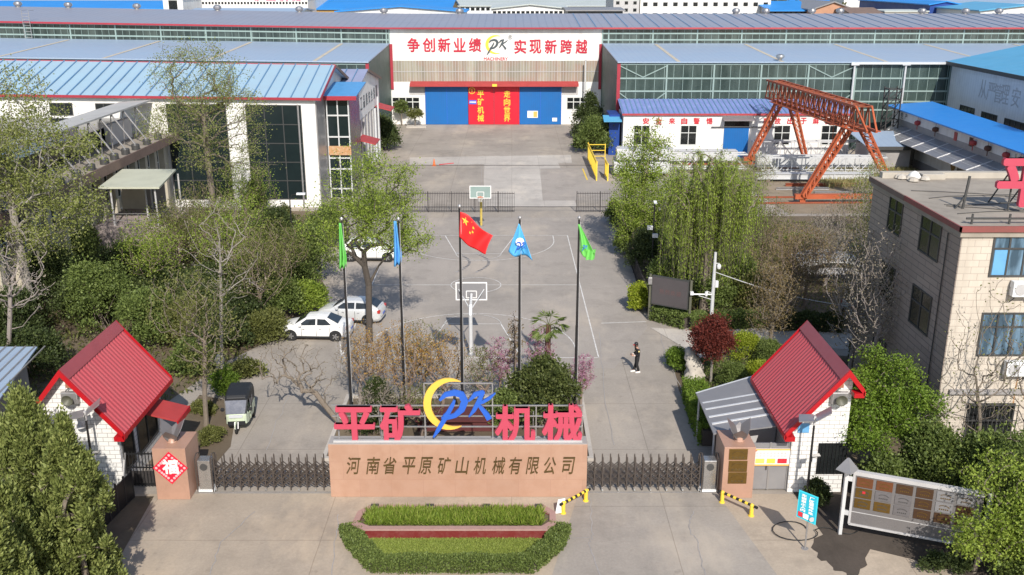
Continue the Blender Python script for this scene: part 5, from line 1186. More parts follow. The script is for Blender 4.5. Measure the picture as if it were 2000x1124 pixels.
for (x, h), lb in zip(FP, fl):
    z0 = .64 if abs(x + 2.43) < .1 else 0; t = thing('flagpole', lb, 'flagpole', (x, 44, z0), group='flagpoles behind the entrance wall')
    MB().tube([(x, 44, z0), (x, 44, h * .5), (x, 44, h * .5), (x, 44, h)], [.085, .07, .06, .045], 10).build('pole', 'pole_dark', t)
    MB().lathe([(.03, 0), (.075, .05), (.085, .1), (.05, .17), (.01, .19)], (x, 44, h), 'z', 12).build('finial', 'galvanised', t)
    MB().tube([(x + .075, 43.95, z0 + 1.2), (x + .06, 43.96, h - .1)], .012, 4).build('halyard', 'fin_grey', t)
def flag(name, label, fn, m, nu=22, nv=14, group=None):
    """fn(s,t) -> point; s away from the pole, t downwards"""
    t = thing(name, label, 'flag', fn(0, 0), group=group); mb = MB()
    vs = [fn(i / nu, j / nv) for j in range(nv + 1) for i in range(nu + 1)]; fs = [(j * (nu + 1) + i, j * (nu + 1) + i + 1, (j + 1) * (nu + 1) + i + 1, (j + 1) * (nu + 1) + i) for j in range(nv) for i in range(nu)]
    mb.add(vs, fs); o = mb.build('cloth', m, t, smooth=True); md = o.modifiers.new('thick', 'SOLIDIFY'); md.thickness = .012; return t
def fred(s, t):
    a = yp(898.5, 414 + 75 * t * 1.0 - 0, 43.95); top = yp(899 + 64 * s, 414 + 44 * s - 4 * math.sin(s * 6), 43.95); bot = yp(897 + 52 * s, 463 + 30 * s + 6 * math.sin(s * 3.1), 43.95)
    p = top.lerp(bot, t); p.y += .16 * math.sin(s * 9 + t * 2.2) * s ** .5 - .2 * s; p.x -= .05 * math.sin(t * 3) * s; return p
F3 = flag('red_flag', 'red national flag with yellow stars flying from the tallest pole', fred, 'flag_red')
def star_at(s, t, r, rot=0):
    ptsx = []
    for k in range(10):
        a = math.pi / 2 + rot + k * math.pi / 5; q = r if k % 2 == 0 else r * .4; ptsx.append((s + q * math.cos(a) / 1.35, t - q * math.sin(a)))
    P = [fred(x, y) + Vector((0, -.012, 0)) for x, y in ptsx]; c = fred(s, t) + Vector((0, -.014, 0)); m = MB(); vs = [c] + P; m.add(vs, [(0, 1 + k, 1 + (k + 1) % 10) for k in range(10)]); return m
star_at(.17, .26, .17).build('star', 'paint_yellow', F3)
for s, t in ((.36, .12), (.44, .24), (.44, .40), (.36, .50)): star_at(s, t, .062, .3).build('star', 'paint_yellow', F3)
def fb4(s, t):
    top = yp(1013 + 2.5 * s, 436 + 3 * s, 43.95); bot = yp(993 + 47 * s, 491 + 17 * s + 4 * math.sin(s * 6), 43.95); p = top.lerp(bot, t); p.y += .16 * math.sin(s * 8 + t * 3) * t - .05; return p
F4 = flag('blue_flag', 'light blue flag with white moon and dark emblem hanging in a triangle', fb4, 'flag_blue')
def decal(fn, pts, off=-.03): return MB().poly([fn(a, b) + Vector((0, off - .05, 0)) for a, b in pts])
m = MB().lathe([(.2, -.0), (.2, -.012)], fb4(.50, .52) + Vector((0, -.14, 0)), 'y', 18); m.build('emblem_moon', 'paper_white', F4)
g_ = fb4(.50, .64) + Vector((-.26, -.17, -.36)); m = MB(); add_strokes(m, lambda a, b: (g_.x + a * .56, g_.y, g_.z + b * .55), (0, -.012, 0)); m.build('emblem', 'logo_blue', F4)
def fg5(s, t):
    top = yp(1129 + 3 * s, 438, 43.95); b0 = Vector(yp(1128, 488, 43.95)); b1 = yp(1129 + 33 * s, 484 + 12 * s + 14 * math.sin(min(1, s * 1.1) * math.pi) , 43.95); p = top.lerp(b1, t ** (1 - .12 * s)); p.y += .13 * math.sin(s * 9 + t * 2) * t ** .5; return p
F5 = flag('green_flag', 'bright green flag folded and blowing towards the willow side', fg5, 'flag_green')
g_ = fg5(.45, .68) + Vector((-.1, -.17, -.12)); m = MB(); add_strokes(m, lambda a, b: (g_.x + a * .28, g_.y, g_.z + b * .3), (0, -.012, 0)); m.build('emblem', 'logo_blue', F5)
def fold(u0, u1, v0, v1, tail):
    def fn(s, t):
        wv = u0 + (u1 - u0) * (.28 + .72 * min(1, t * 1.25)) * s; p = yp(wv, v0 + (v1 - v0) * (t + tail * s * t), 43.95); p.y += .10 * math.sin(s * 14 + t * 2) * (.4 + t); return p
    return fn
def tail_fold(u, v0, v1, wd):
    return fold(u, u + wd, v0, v1, .05)
F5b = flag('green_flag', 'pale green flag hanging limp in narrow folds on the outermost pole', fold(662, 677, 436, 525, -.03), 'flag_green')
F2 = flag('blue_flag', 'deeper blue flag hanging limp in narrow folds by the tree crown', fold(769, 785, 432, 522, -.1), 'flag_deep_blue')
def tip5(s, t):
    p = yp(1147 + 17 * s - 3 * t, 489 + 20 * t - 2 * s, 43.93); p.y += .08 * math.sin(s * 7); return p
vs = [tip5(i / 8, j / 6) for j in range(7) for i in range(9)]; MB().add(vs, [(j * 9 + i, j * 9 + i + 1, (j + 1) * 9 + i + 1, (j + 1) * 9 + i) for j in range(6) for i in range(8)]).build('flag_corner', 'flag_green', F5, smooth=True)

# solar street lights
def solar(base, h, ang, label):
    t = thing('solar_street_light', label, 'street light', base, group='solar street lights'); x, y = base[0], base[1]
    MB().tube([(x, y, 0), (x, y, h)], [.06, .045], 8).build('pole', 'pole_dark', t)
    d = Vector((math.cos(ang), math.sin(ang), 0)); s = Vector((-d.y, d.x, 0)); c = Vector((x, y, h + .12))
    for k in (-1, 1):
        a = c + d * .04 * k; b = a + d * .58 * k + Vector((0, 0, .42 * (1 if k > 0 else -.25)))
        MB().slab([a - s * .42, a + s * .30, b + s * .36, b - s * .36], (0, 0, .035)).build('solar_panel', 'galvanised', t)
    m = MB().beam((x, y, h - .2), (x, y, h + .2), .09); m.build('bracket', 'fin_grey', t)
    lo_ = MB().slab([(x + .02, y - .14, h * .58), (x + .36, y - .14, h * .58 + .05), (x + .36, y + .1, h * .58 + .05), (x + .02, y + .1, h * .58)], (0, 0, .04)); lo_.build('lamp_head', 'gate_chrome', t)
    MB().box(x + .05, x + .18, y - .1, y + .05, h * .58 - .24, h * .58 - .06).build('camera', 'white_metal', t)
b = gp(192, 985); b2 = yp(180, 812, b.y); solar((b.x, b.y, 0), b2.z, R(18), 'solar street light standing among the conifers by the dark fence')
b = gp(1574, 985); b2 = yp(1583, 822, b.y); solar((b.x, b.y, 0), b2.z, R(-15), 'solar street light in front of the white tiled wall with the blue plate')
# blue sign
p = gp(1572, 1072); t = thing('blue_sign', 'bright blue information sign with two white columns of writing on a steel post', 'sign', p)
MB().tube([(p.x, p.y, 0), (p.x, p.y, 2.3)], .035, 8).build('post', 'galvanised', t); m = MB().lathe([(.14, 0), (.14, .02), (.05, .03)], p, 'z', 12); m.build('base_plate', 'galvanised', t)
Y = p.y - .05; A, B, C_, D_ = yp(1563, 960, Y), yp(1597, 969, Y), yp(1591, 1023, Y), yp(1557, 1012, Y)
A.y += .12; D_.y += .12; B.y -= .12; C_.y -= .12
lerp2 = lambda s, q: A.lerp(B, s).lerp(D_.lerp(C_, s), q)
bn = (B - A).cross(D_ - A).normalized(); bn = bn if bn.y < 0 else -bn
def plate(m, s0, s1, q0, q1, o): m.slab([lerp2(s0, q0) + bn * o, lerp2(s1, q0) + bn * o, lerp2(s1, q1) + bn * o, lerp2(s0, q1) + bn * o], bn * -.012); return m
plate(MB(), 0, 1, 0, 1, .0).build('panel', 'sign_cyan_edge', t); plate(MB(), .07, .93, .04, .96, .014).build('sign_face', 'sign_cyan', t)
m = MB()
for sx, txt in ((.56, '厂区重地外来'), (.16, '车辆禁止入内')):
    for k, ch in enumerate(txt):
        o_ = lerp2(sx, .175 + .108 * k) + bn * .028; put_glyph(m, ch, o_, (B - A) * .25, (A - D_) * .098, bn * -.008, .03)
m.build('sign_writing', 'paper_white', t); plate(MB(), .07, .30, .76, .93, .029).build('sign_red_square', 'slogan_red', t); plate(MB(), .33, .60, .76, .93, .029).build('sign_white_square', 'paper_white', t)
m = MB().lathe([(.1, -.0), (.1, -.01)], lerp2(.78, .85) + bn * .03, 'y', 16); m.build('sign_badge', 'fin_grey', t)
# notice board with plaques
nbt = thing('honour_board', 'long grey notice board with rows of brown award plaques', 'notice board', (13.2, 33.7, 0))
a, b = Vector((13.32, 33.85, 0)), Vector((17.6, 32.15, 0)); d = (b - a).normalized(); nrm = Vector((d.y, -d.x, 0)); L = (b - a).length
q = lambda s, z, o=0.: a + d * s + nrm * o + Vector((0, 0, z))
def board(m, s0, s1, z0, z1, o, th): m.slab([q(s0, z0, o), q(s1, z0, o), q(s1, z1, o), q(s0, z1, o)], nrm * -th); return m
board(MB(), 0, L, .55, 2.78, 0, .12).build('panel', 'board_glass', nbt)
m = MB(); board(m, -.03, L, 2.70, 2.86, .05, .2); board(m, -.03, .06, .55, 2.7, .045, .18); board(m, 0, L, .5, .58, .045, .15); board(m, 0, L, 1.08, 1.11, .012, .014); m.build('frame', 'fin_grey', nbt)
m = MB()
pa = q(-.28, 0); m.beam(pa, pa + Vector((0, 0, 2.85)), .13); m.beam(pa + Vector((0, 0, 2.5)), q(0, 2.5), .06, .2); m.beam(pa + Vector((0, 0, 1.0)), q(0, 1.0), .06, .2)
m.build('post', 'pole_white', nbt)
pb = q(L + .2, 0); MB().beam(pb, pb + Vector((0, 0, 2.85)), .13).build('post', 'pole_white', nbt)
m = MB().lathe([(.45, 0), (.42, .06), (.05, .5)], pa + Vector((0, 0, 2.86)), 'z', 4); m.build('post_cap', 'lead_sheet', nbt)
cols = [('copper_plaque', 'bronze_plaque', 'bronze_plaque'), ('copper_plaque', 'steel_plaque', 'bronze_plaque'), ('brown_plaque', 'steel_plaque', 'steel_plaque'), ('brown_plaque', 'brown_plaque', 'brown_plaque'), ('lead_sheet', 'lead_sheet', 'brown_plaque'), ('lead_sheet', 'brown_plaque', 'brown_plaque')]
for c, col in enumerate(cols):
    s0 = .12 + c * .72
    for r_, mm in enumerate(col):
        z1 = 2.62 - r_ * .46; o = board(MB(), s0, s0 + .6, z1 - .4, z1, .025, .024).build('award_plaque', mm, nbt)
        m = MB(); 
        for k in range(5): x = s0 + .14 + k * .07; board(m, x, x + .045, z1 - .3, z1 - .25, .032, .006)
        for k in range(9):
            t0 = math.pi * (.15 + .7 * k / 9); x = s0 + .3 + .2 * math.cos(t0); zz = z1 - .24 + .12 * math.sin(t0); board(m, x - .022, x + .022, zz, zz + .025, .032, .006)
        m.build('engraving', 'frame_dark' if 'steel' in mm or 'bronze' in mm else 'bronze_plaque', o)
        if (c, r_) == (0, 1): board(MB(), s0 + .25, s0 + .36, z1 - .2, z1 - .1, .036, .008).build('red_seal', 'slogan_red', o)
# hose
m = MB(); c = gp(1545, 1035); pts = [(c.x + .62 * math.cos(k * .35) * (1 + .03 * k), c.y + .62 * math.sin(k * .35) - .02 * k, .05 + .002 * k) for k in range(20)]
pts += [(pts[-1][0] + .22 * k, pts[-1][1] + .25 * math.sin(k * .8), .05) for k in range(1, 12)]
tag(m.tube(pts, .02, 6).build('garden_hose', 'rubber', smooth=True), 'black hose coiled on the ground beside the blue sign', 'hose')

# ------------------------------------------------------------------ YARD OBJECTS
# basketball hoops
def hoop(label, x, y, s, pole_m):
    """s = +1 board faces away from the gate, -1 towards it"""
    t = thing('basketball_hoop', label, 'basketball hoop', (x, y, 0), group='basketball hoops'); by = y + s * 1.6
    MB().tube([(x, y, 0), (x, y, 2.5), (x, y + s * .35, 3.0)], .11, 10).build('post', pole_m, t)
    m = MB().tube([(x, y + s * .3, 2.95), (x, by - s * .05, 3.25)], .08, 8)
    for k in (-.75, .75): m.tube([(x, y + s * .25, 2.7), (x + k, by - s * .04, 3.55)], .03, 6)
    m.build('arm', pole_m, t); b = MB().box(x - .9, x + .9, by - .015, by + .015, 2.9, 3.95).build('backboard', 'lead_sheet' if s > 0 else 'mullion', t)
    m = MB()
    for zz in (2.9, 3.95): m.box(x - .93, x + .93, by - .03, by + .03, zz - .035, zz + .035)
    for k in (-.9, .9): m.box(x + k - .035, x + k + .035, by - .032, by + .032, 2.9, 3.95)
    for zz in (3.02, 3.44): m.box(x - .3, x + .3, by - .03, by + .03, zz - .025, zz + .025)
    for k in (-.3, .3): m.box(x + k - .025, x + k + .025, by - .032, by + .032, 3.02, 3.44)
    m.build('board_frame', 'white_paint', b)
    pts = [(x + .225 * math.cos(a), by + s * (.38 + .225 * math.sin(a)), 3.05) for a in np.linspace(0, 2 * math.pi, 19)]; m = MB().tube(pts, .02, 6); m.beam((x, by, 3.05), (x, by + s * .16, 3.05), .08, .03); m.build('rim', 'cone_orange', t)
    m = MB()
    for k in range(12):
        a0, a1 = k * math.pi / 6, k * math.pi / 6 + .5; m.tube([(x + .22 * math.cos(a0), by + s * (.38 + .22 * math.sin(a0)), 3.04), (x + .12 * math.cos(a1), by + s * (.38 + .12 * math.sin(a1)), 2.65)], .008, 4)
    m.build('net', 'white_paint', t); MB().lathe([(.25, 0), (.25, .05), (.13, .08)], (x, y, 0), 'z', 12).build('base', 'galvanised', t)
p = gp(920, 694); hoop('basketball hoop on a white post seen from behind its board', p.x, p.y, 1, 'pole_white')
p = gp(940, 442); hoop('far basketball hoop on a yellow post in front of the iron fence', p.x, p.y, -1, 'stucco_yellow')
# iron fences
def iron_fence(label, pa, pb, h=1.95, step=.16, gap=True):
    a, b = Vector((*pa, 0)), Vector((*pb, 0)); L = (b - a).length; d = (b - a) / L; t = thing('iron_fence', label, 'fence', (*((a + b) / 2)[:2], 0), group='dark iron bar fences'); m, r = MB(), MB()
    for k in range(int(L / step) + 1): q = a + d * k * step; m.beam(q + Vector((0, 0, .05)), q + Vector((0, 0, h)), .028)
    for z in (.12, .5, h - .15): r.beam(a + Vector((0, 0, z)), b + Vector((0, 0, z)), .045)
    for k in range(int(L / 2.2) + 1): q = a + d * min(L, k * 2.2); r.beam(q, q + Vector((0, 0, h + .05)), .07)
    m.build('bars', 'dark_iron', t); r.build('rails', 'dark_iron', t)
iron_fence('long iron bar fence behind the far basketball hoop', (-14.5, 89.6), (.24, 89.6)); iron_fence('short iron bar fence on the far side of the yard opening', (6.1, 89.6), (9.3, 89.6))
iron_fence('iron bar fence along the garden edge beside the willow', (9.3, 89.6), (9.0, 60.5), 1.5, .2)
sw2 = MB(); 
t = tag(MB().beam((9.42, 88, .2), (9.2, 61, .2), .22, .4).build('garden_kerb_wall', 'grey_wall'), 'low grey kerb wall under the garden fence', 'wall')
# yellow barriers
a, b = gp(1149, 352), gp(1178, 352)
def yb(label, x, y0, y1, h):
    t = thing('yellow_fence_panel', label, 'barrier', (x, (y0 + y1) / 2, 0), group='yellow fence panels'); m = MB()
    for y in np.arange(y0, y1, .42): m.beam((x, y, .1), (x, y, h), .07)
    for z in (.25, h): m.beam((x, y0, z), (x, y1, z), .09)
    m.build('panel', 'paint_yellow', t)
    for y in (y0, y1): MB().beam((x, y, 0), (x, y, h + .12), .13).build('post', 'paint_yellow', t)
yb('long yellow bar fence panel running away from the gate', 9.2, 104.5, 117, 2.0); yb('short yellow bar fence panel beside the white truss pile', 10.4, 104.3, 107.5, 1.8)
t = thing('yellow_rail', 'yellow rail closing the far end of the fence panels under the conifer', 'barrier', (9.9, 117.5, 0)); m = MB()
for z in (.4, 1.1, 1.8): m.beam((9.3, 117.5, z), (11.3, 117.5, z), .08)
for x in (9.3, 11.3): m.beam((x, 117.5, 0), (x, 117.5, 1.9), .1)
m.build('rail', 'paint_yellow', t)
# traffic cone
p = gp(848, 324); t = thing('traffic_cone', 'orange traffic cone alone in the far yard', 'cone', p); MB().lathe([(.2, 0.03), (.2, .06), (.17, .07), (.04, .78), (.02, .8)], p, 'z', 14).build('cone_body', 'cone_orange', t); MB().box(p.x - .24, p.x + .24, p.y - .24, p.y + .24, 0, .035).build('cone_base', 'cone_orange', t); MB().lathe([(.125, .3), (.128, .3), (.09, .48), (.086, .48)], p, 'z', 14).build('cone_band', 'white_paint', t)
tag(MB().tube([gp(858, 322, .04), gp(886, 319, .04)], .05, 6).build('barrier_stick', 'slogan_red'), 'red stick lying on the concrete next to the traffic cone', 'stick')
# LED screen
ld = thing('display_screen', 'dark outdoor display screen on two olive posts by the hedge', 'display screen', (10, 58.6, 0))
a, b = Vector((8.85, 59.37, 0)), Vector((11.2, 57.95, 0)); d = (b - a).normalized(); nr = Vector((d.y, -d.x, 0))
for p in (a, b): MB().beam(p, p + Vector((0, 0, 3.1)), .14).build('post', 'olive_metal', ld)
c0, c1 = a + d * .14 + nr * .1, b - d * .12 + nr * .1
MB().slab([c0 + Vector((0, 0, 1.15)), c1 + Vector((0, 0, 1.15)), c1 + Vector((0, 0, 3.05)), c0 + Vector((0, 0, 3.05))], -nr * .22).build('screen_case', 'frame_dark', ld)
e0, e1 = c0 + d * .06 + nr * .012, c1 - d * .06 + nr * .012
sc_ = MB().slab([e0 + Vector((0, 0, 1.22)), e1 + Vector((0, 0, 1.22)), e1 + Vector((0, 0, 2.98)), e0 + Vector((0, 0, 2.98))], -nr * .01).build('screen', 'led_panel', ld)
m = MB()
for k, ch in enumerate('热烈欢迎'): put_glyph(m, ch, e0 + d * (.5 + .38 * k) + nr * .006 + Vector((0, 0, 1.95)), d * .3, (0, 0, .32), nr * .006, .0)
m.build('screen_text', 'led_text', sc_)
p = a + Vector((-.05, -.15, 2.35)); m = MB().box(p.x - .12, p.x + .13, p.y - .12, p.y + .08, p.z + .12, p.z + .58); tag(m.build('speaker_box', 'galvanised', bevel=.02), 'white box fixed to the left post of the dark display screen', 'speaker')
# camera mast
b = gp(1388, 640); t = thing('camera_mast', 'white camera mast with two cameras and a side arm near the red leaved tree', 'camera mast', b)
h = yp(1396, 493, b.y).z; MB().tube([b, b + Vector((0, 0, h * .5)), b + Vector((0, 0, h))], [.13, .11, .085], 12).build('mast', 'pole_white', t)
def dome(p, r=.13): return MB().lathe([(.02, .16), (.1, .14), (r, .05), (r, -.02), (r * .75, -.13), (.02, -.18)], p, 'z', 14)
dome(b + Vector((.25, -.1, h - .9))).build('dome_camera', 'white_paint', t); dome(b + Vector((-.42, -.05, h - 3.1 + .4)), .1).build('dome_camera', 'white_paint', t)
m = MB().beam(b + Vector((0, 0, h - .7)), b + Vector((.28, -.1, h - .7)), .05); m.beam(b + Vector((0, 0, h - 2.7)), b + Vector((-.42, -.05, h - 2.5)), .04); m.tube([b + Vector((0, 0, h - 2.75)), b + Vector((-1.35, -.1, h - 2.7))], .045, 6); m.tube([b + Vector((0, 0, h - 3.1)), b + Vector((-.9, -.08, h - 2.8))], .025, 6); m.build('side_arm', 'pole_white', t)
MB().box(b.x + .1, b.x + .28, b.y - .12, b.y + .1, h - 2.25, h - 1.85).build('control_box', 'white_metal', t); MB().box(b.x - 1.45, b.x - 1.25, b.y - .25, b.y, h - 2.72, h - 2.52).build('bullet_camera', 'white_paint', t)
q0 = b + Vector((.1, 0, h - 1.3)); q1 = Vector((22.4, 58.5, 1.1)); pts = [q0.lerp(q1, k / 12) - Vector((0, 0, .35 * math.sin(math.pi * k / 12))) for k in range(13)]
tag(MB().tube(pts, .025, 5).build('overhead_cable', 'pole_white'), 'pale cable running from the white camera mast to the dark yard', 'cable')
for uv, lb in (((783, 323, 1180, 323), 'thin dark cable across the far yard'), ((950, 404, 1192, 404), 'thin dark cable across the yard opening')):
    a, b2 = gp(uv[0], uv[1], .5), gp(uv[2], uv[3], .5); tag(MB().tube([a, a.lerp(b2, .5) - Vector((0, 0, .02)), b2], .03, 5).build('ground_cable', 'dark_iron'), lb, 'cable')
# posts with lamps
def lamp_post(x, y, h, label, kind):
    t = thing('lamp_post', label, 'lamp post', (x, y, 0)); MB().tube([(x, y, 0), (x, y, h)], [.07, .045], 8).build('post', 'pole_dark', t)
    if kind == 0:
        MB().tube([(x, y, h), (x + .12, y - .25, h + .18)], .03, 6).build('arm', 'pole_dark', t); MB().slab([(x - .12, y - .55, h + .12), (x + .2, y - .55, h + .12), (x + .2, y - .1, h + .3), (x - .12, y - .1, h + .3)], (0, 0, .06)).build('lamp_head', 'white_metal', t)
    elif kind == 1:
        for dz, dx in ((-1.9, -.28), (-2.5, .12)): MB().box(x + dx - .2, x + dx + .18, y - .3, y - .05, h + dz, h + dz + .26).build('camera', 'white_paint', t)
        MB().slab([(x - .1, y - .4, h + .02), (x + .12, y - .4, h + .02), (x + .12, y - .05, h + .14), (x - .1, y - .05, h + .14)], (0, 0, .05)).build('lamp_head', 'white_metal', t)
    else:
        MB().tube([(x, y, h), (x + .15, y, h + .4), (x + .7, y, h + .55)], .035, 6).build('arm', 'pole_dark', t); MB().box(x + .55, x + 1.2, y - .14, y + .14, h + .45, h + .58).build('lamp_head', 'white_metal', t)
b = gp(1272, 545); lamp_post(b.x, b.y, yp(1279, 397, b.y).z, 'dark lamp post with two white cameras in front of the willow', 1)
b = gp(1218, 480); tag(MB().tube([b, b + Vector((0, 0, yp(1221, 318, b.y).z))], .055, 8).build('post', 'pole_dark'), 'bare dark post at the edge of the garden left of the willow', 'post')
b = gp(575, 520); lamp_post(b.x, b.y, yp(571, 392, b.y).z, 'dark lamp post with pale lamp head among the shrubs by the workshop', 2)
# gantry crane
gc = thing('gantry_crane', 'rusty orange lattice gantry crane straddling white steel trusses', 'gantry crane', (33.6, 108, 0))
def girder_pts(y): return 33.4 - (y - 93.5) / 24.5 * 2.2
zb, zt = 7.35, 9.4; gm_, gr_ = MB(), MB(); ya, yb_ = 91.0, 118.2
gx = lambda y, s, z: Vector((girder_pts(y) + s, y, z))
for s in (-.75, .75):
    gm_.beam(gx(ya + (2.2 if True else 0), s, zt), gx(yb_, s, zt), .2); gm_.beam(gx(ya, s * .6, zb), gx(yb_, s, zb), .2)
ys = np.linspace(ya + 2.2, yb_, 19)
for k, (y0_, y1_) in enumerate(zip(ys[:-1], ys[1:])):
    ym_ = (y0_ + y1_) / 2
    for s in (-.75, .75):
        gr_.beam(gx(y0_, s, zb), gx(ym_, s, zt), .12); gr_.beam(gx(ym_, s, zt), gx(y1_, s, zb), .12)
    gr_.beam(gx(y0_, -.75, zt), gx(y1_, .75, zt), .07); gr_.beam(gx(y0_, -.75, zb), gx(y0_, .75, zb), .09); gr_.beam(gx(y0_, -.75, zt), gx(y0_, .75, zt), .08)
for s in (-.75, .75): gm_.beam(gx(ya + 2.2, s, zt), gx(ya, s * .6, zb), .16)
gm_.build('girder_chords', 'crane_orange', gc); gr_.build('girder_lattice', 'crane_rust', gc)
m = MB()
for s in (-1.05, 1.05): m.beam(gx(ya + 1, s, zb - .12), gx(yb_ - 3, s, zb - .12), .55, .08)
for y in np.arange(ya + 1, yb_ - 3, 1.6): m.beam(gx(y, -1.3, zb), gx(y, -1.3, zb + .9), .04); 
m.beam(gx(ya + 1, -1.3, zb + .9), gx(yb_ - 3, -1.3, zb + .9), .05); m.beam(gx(ya + 1, -1.3, zb + .5), gx(yb_ - 3, -1.3, zb + .5), .04); m.build('walkway', 'crane_orange', gc)
def lattice_leg(top, foot, w0, w1):
    m = MB(); top, foot = Vector(top), Vector(foot); d = (foot - top).normalized(); a = d.cross(Vector((0, 1, 0))).normalized(); b = a.cross(d).normalized(); n = 11
    cr = lambda q, i, j: top.lerp(foot, q) + a * (i * (w0 + (w1 - w0) * q)) + b * (j * (w0 + (w1 - w0) * q))
    for i in (-1, 1):
        for j in (-1, 1): m.beam(cr(0, i, j), cr(1, i, j), .17)
    for k in range(n):
        q0_, q1_ = k / n, (k + 1) / n
        for i in (-1, 1): m.beam(cr(q0_, i, -1), cr(q1_, i, 1), .09); m.beam(cr(q0_, -1, i), cr(q1_, 1, i), .09); m.beam(cr(q1_, i, -1), cr(q1_, i, 1), .06); m.beam(cr(q1_, -1, i), cr(q1_, 1, i), .06)
    return m
for (tx, ty), (fx, fy) in (((-.9, 94.6), (28.4, 93.0)), ((.9, 94.6), (37.6, 93.6)), ((-.9, 113.6), (28.0, 113.8)), ((.9, 113.6), (34.6, 114.0))):
    lattice_leg((girder_pts(ty) + tx * .8, ty, zb - .1), (fx, fy, .75), .36, .22).build('leg', 'crane_orange', gc)
for y0_, x0_, x1_ in ((93.2, 27.6, 38.4), (113.9, 27.3, 35.3)):
    m = MB().beam((x0_, y0_, .72), (x1_, y0_ + (.4 if y0_ < 100 else .3), .72), .5, .45)
    for x in (x0_ + .8, x1_ - .8): m.lathe([(.28, -.1), (.28, .1)], (x, y0_, .3), 'y', 14); m.beam((x, y0_, .3), (x, y0_, .7), .25)
    m.build('end_carriage', 'crane_orange', gc)
m = MB().box(32.6, 34.0, 100, 102, zb - .7, zb - .2); m.beam((33.3, 101, zb - .7), (33.3, 101, 4.5), .05); m.build('hoist_trolley', 'crane_rust', gc)
m = MB()
for y in (93.0, 95.6, 113.9): m.beam((20, y, .1), (46, y + .6, .1), .2, .14)
struct(m, 'crane_rail', 'crane_rust')
# white truss pile
def truss(label, x0, x1, y, z, h, dp, solid=False):
    t = thing('steel_truss', label, 'steel truss', ((x0 + x1) / 2, y, z), group='white steel girders stacked in the yard'); m = MB()
    if solid:
        m.box(x0, x1, y - dp / 2, y + dp / 2, z, z + h); n = int((x1 - x0) / 1.8)
        for k in range(n + 1): x = x0 + (x1 - x0) * k / n; m.box(x - .06, x + .06, y - dp / 2 - .08, y - dp / 2, z, z + h)
        m.box(x0 - .05, x1 + .05, y - dp / 2 - .12, y + dp / 2 + .12, z + h, z + h + .06); m.box(x0 - .05, x1 + .05, y - dp / 2 - .12, y + dp / 2 + .12, z - .0, z + .06)
    else:
        for yy in (y - dp / 2, y + dp / 2):
            m.beam((x0, yy, z + .1), (x1, yy, z + .1), .15); m.beam((x0, yy, z + h), (x1, yy, z + h), .15); n = int((x1 - x0) / 1.5)
            for k in range(n):
                a, b = x0 + (x1 - x0) * k / n, x0 + (x1 - x0) * (k + 1) / n; m.beam((a, yy, z + .1 if k % 2 else z + h), (b, yy, z + h if k % 2 else z + .1), .09); m.beam((a, yy, z + .1), (a, yy, z + h), .07)
        for k in range(6): x = x0 + (x1 - x0) * k / 5; m.beam((x, y - dp / 2, z + h), (x, y + dp / 2, z + h), .1)
    m.build('truss_body' if not solid else 'girder_body', 'truss_white', t); m = MB()
    for x in (x0 + 1.2, x1 - 1.2): MB().box(x - .2, x + .2, y - dp * .6, y + dp * .6, max(0, z - .35), z).build('timber_support', 'fascia_brown', t)
truss('white lattice truss lying nearest in front of the orange crane legs', 28, 41.5, 107.5, .4, 1.7, 1.3)
truss('white panelled girder behind the nearest lattice truss', 28, 41, 110.6, .45, 1.2, 1.1, True)
truss('white lattice truss lying along the annexe wall side', 29, 42, 117.0, .4, 1.9, 1.2)
truss('long white girder resting behind the willow in front of the blue door', 16, 26.5, 114.5, .5, 1.1, 1.1, True)
truss('white box girder with rail nearest to the crane rails', 26.5, 39, 104.2, .3, .55, .8, True)
truss('white lattice truss section behind the pale tree', 18, 26.5, 109.5, .4, 1.7, 1.3)
t = thing('girder_stack', 'stack of white crane girders with dark open ends by the yellow fence', 'girders', (12.6, 108.6, 0))
for k, (x0_, x1_, y, z, h) in enumerate(((11.3, 17.5, 107.6, .3, 1.25), (11.5, 17.8, 109.3, .3, 1.4), (11.6, 18, 107.9, 1.72, 1.25), (11.9, 18, 109.6, 1.85, 1.0))):
    g = MB().box(x0_, x1_, y - .62, y + .62, z, z + h).build('girder', 'truss_white', t, bevel=.03); MB().box(x0_ - .012, x0_ - .002, y - .45, y + .45, z + .15, z + h - .15).build('open_end', 'glass_black', g)
for x in (11.7, 14.5, 17.2): MB().box(x - .15, x + .15, 106.8, 110.2, 0, .29).build('timber_support', 'fascia_brown', t)
for k, (x0_, x1_, y, h) in enumerate(((29, 37, 101.6, .32), (27.5, 33, 99.6, .25), (38.5, 43.5, 102.2, .4), (31, 39, 98.0, .2))):
    t = thing('steel_beam', ('grey steel beam lying on the ground nearest the white box girder', 'short grey steel beam lying by the crane leg foot side', 'grey steel beam lying at the right by the dry reeds', 'thin grey steel beam lying closest to the crane rails')[k], 'steel beam', ((x0_ + x1_) / 2, y, 0), group='loose steel beams in the crane yard')
    m = MB().box(x0_, x1_, y - .15, y + .15, .02, .06); m.box(x0_, x1_, y - .15, y + .15, h - .04, h); m.box(x0_, x1_, y - .02, y + .02, .06, h - .04); m.build('beam_profile', 'galvanised' if k % 2 else 'crane_rust', t)
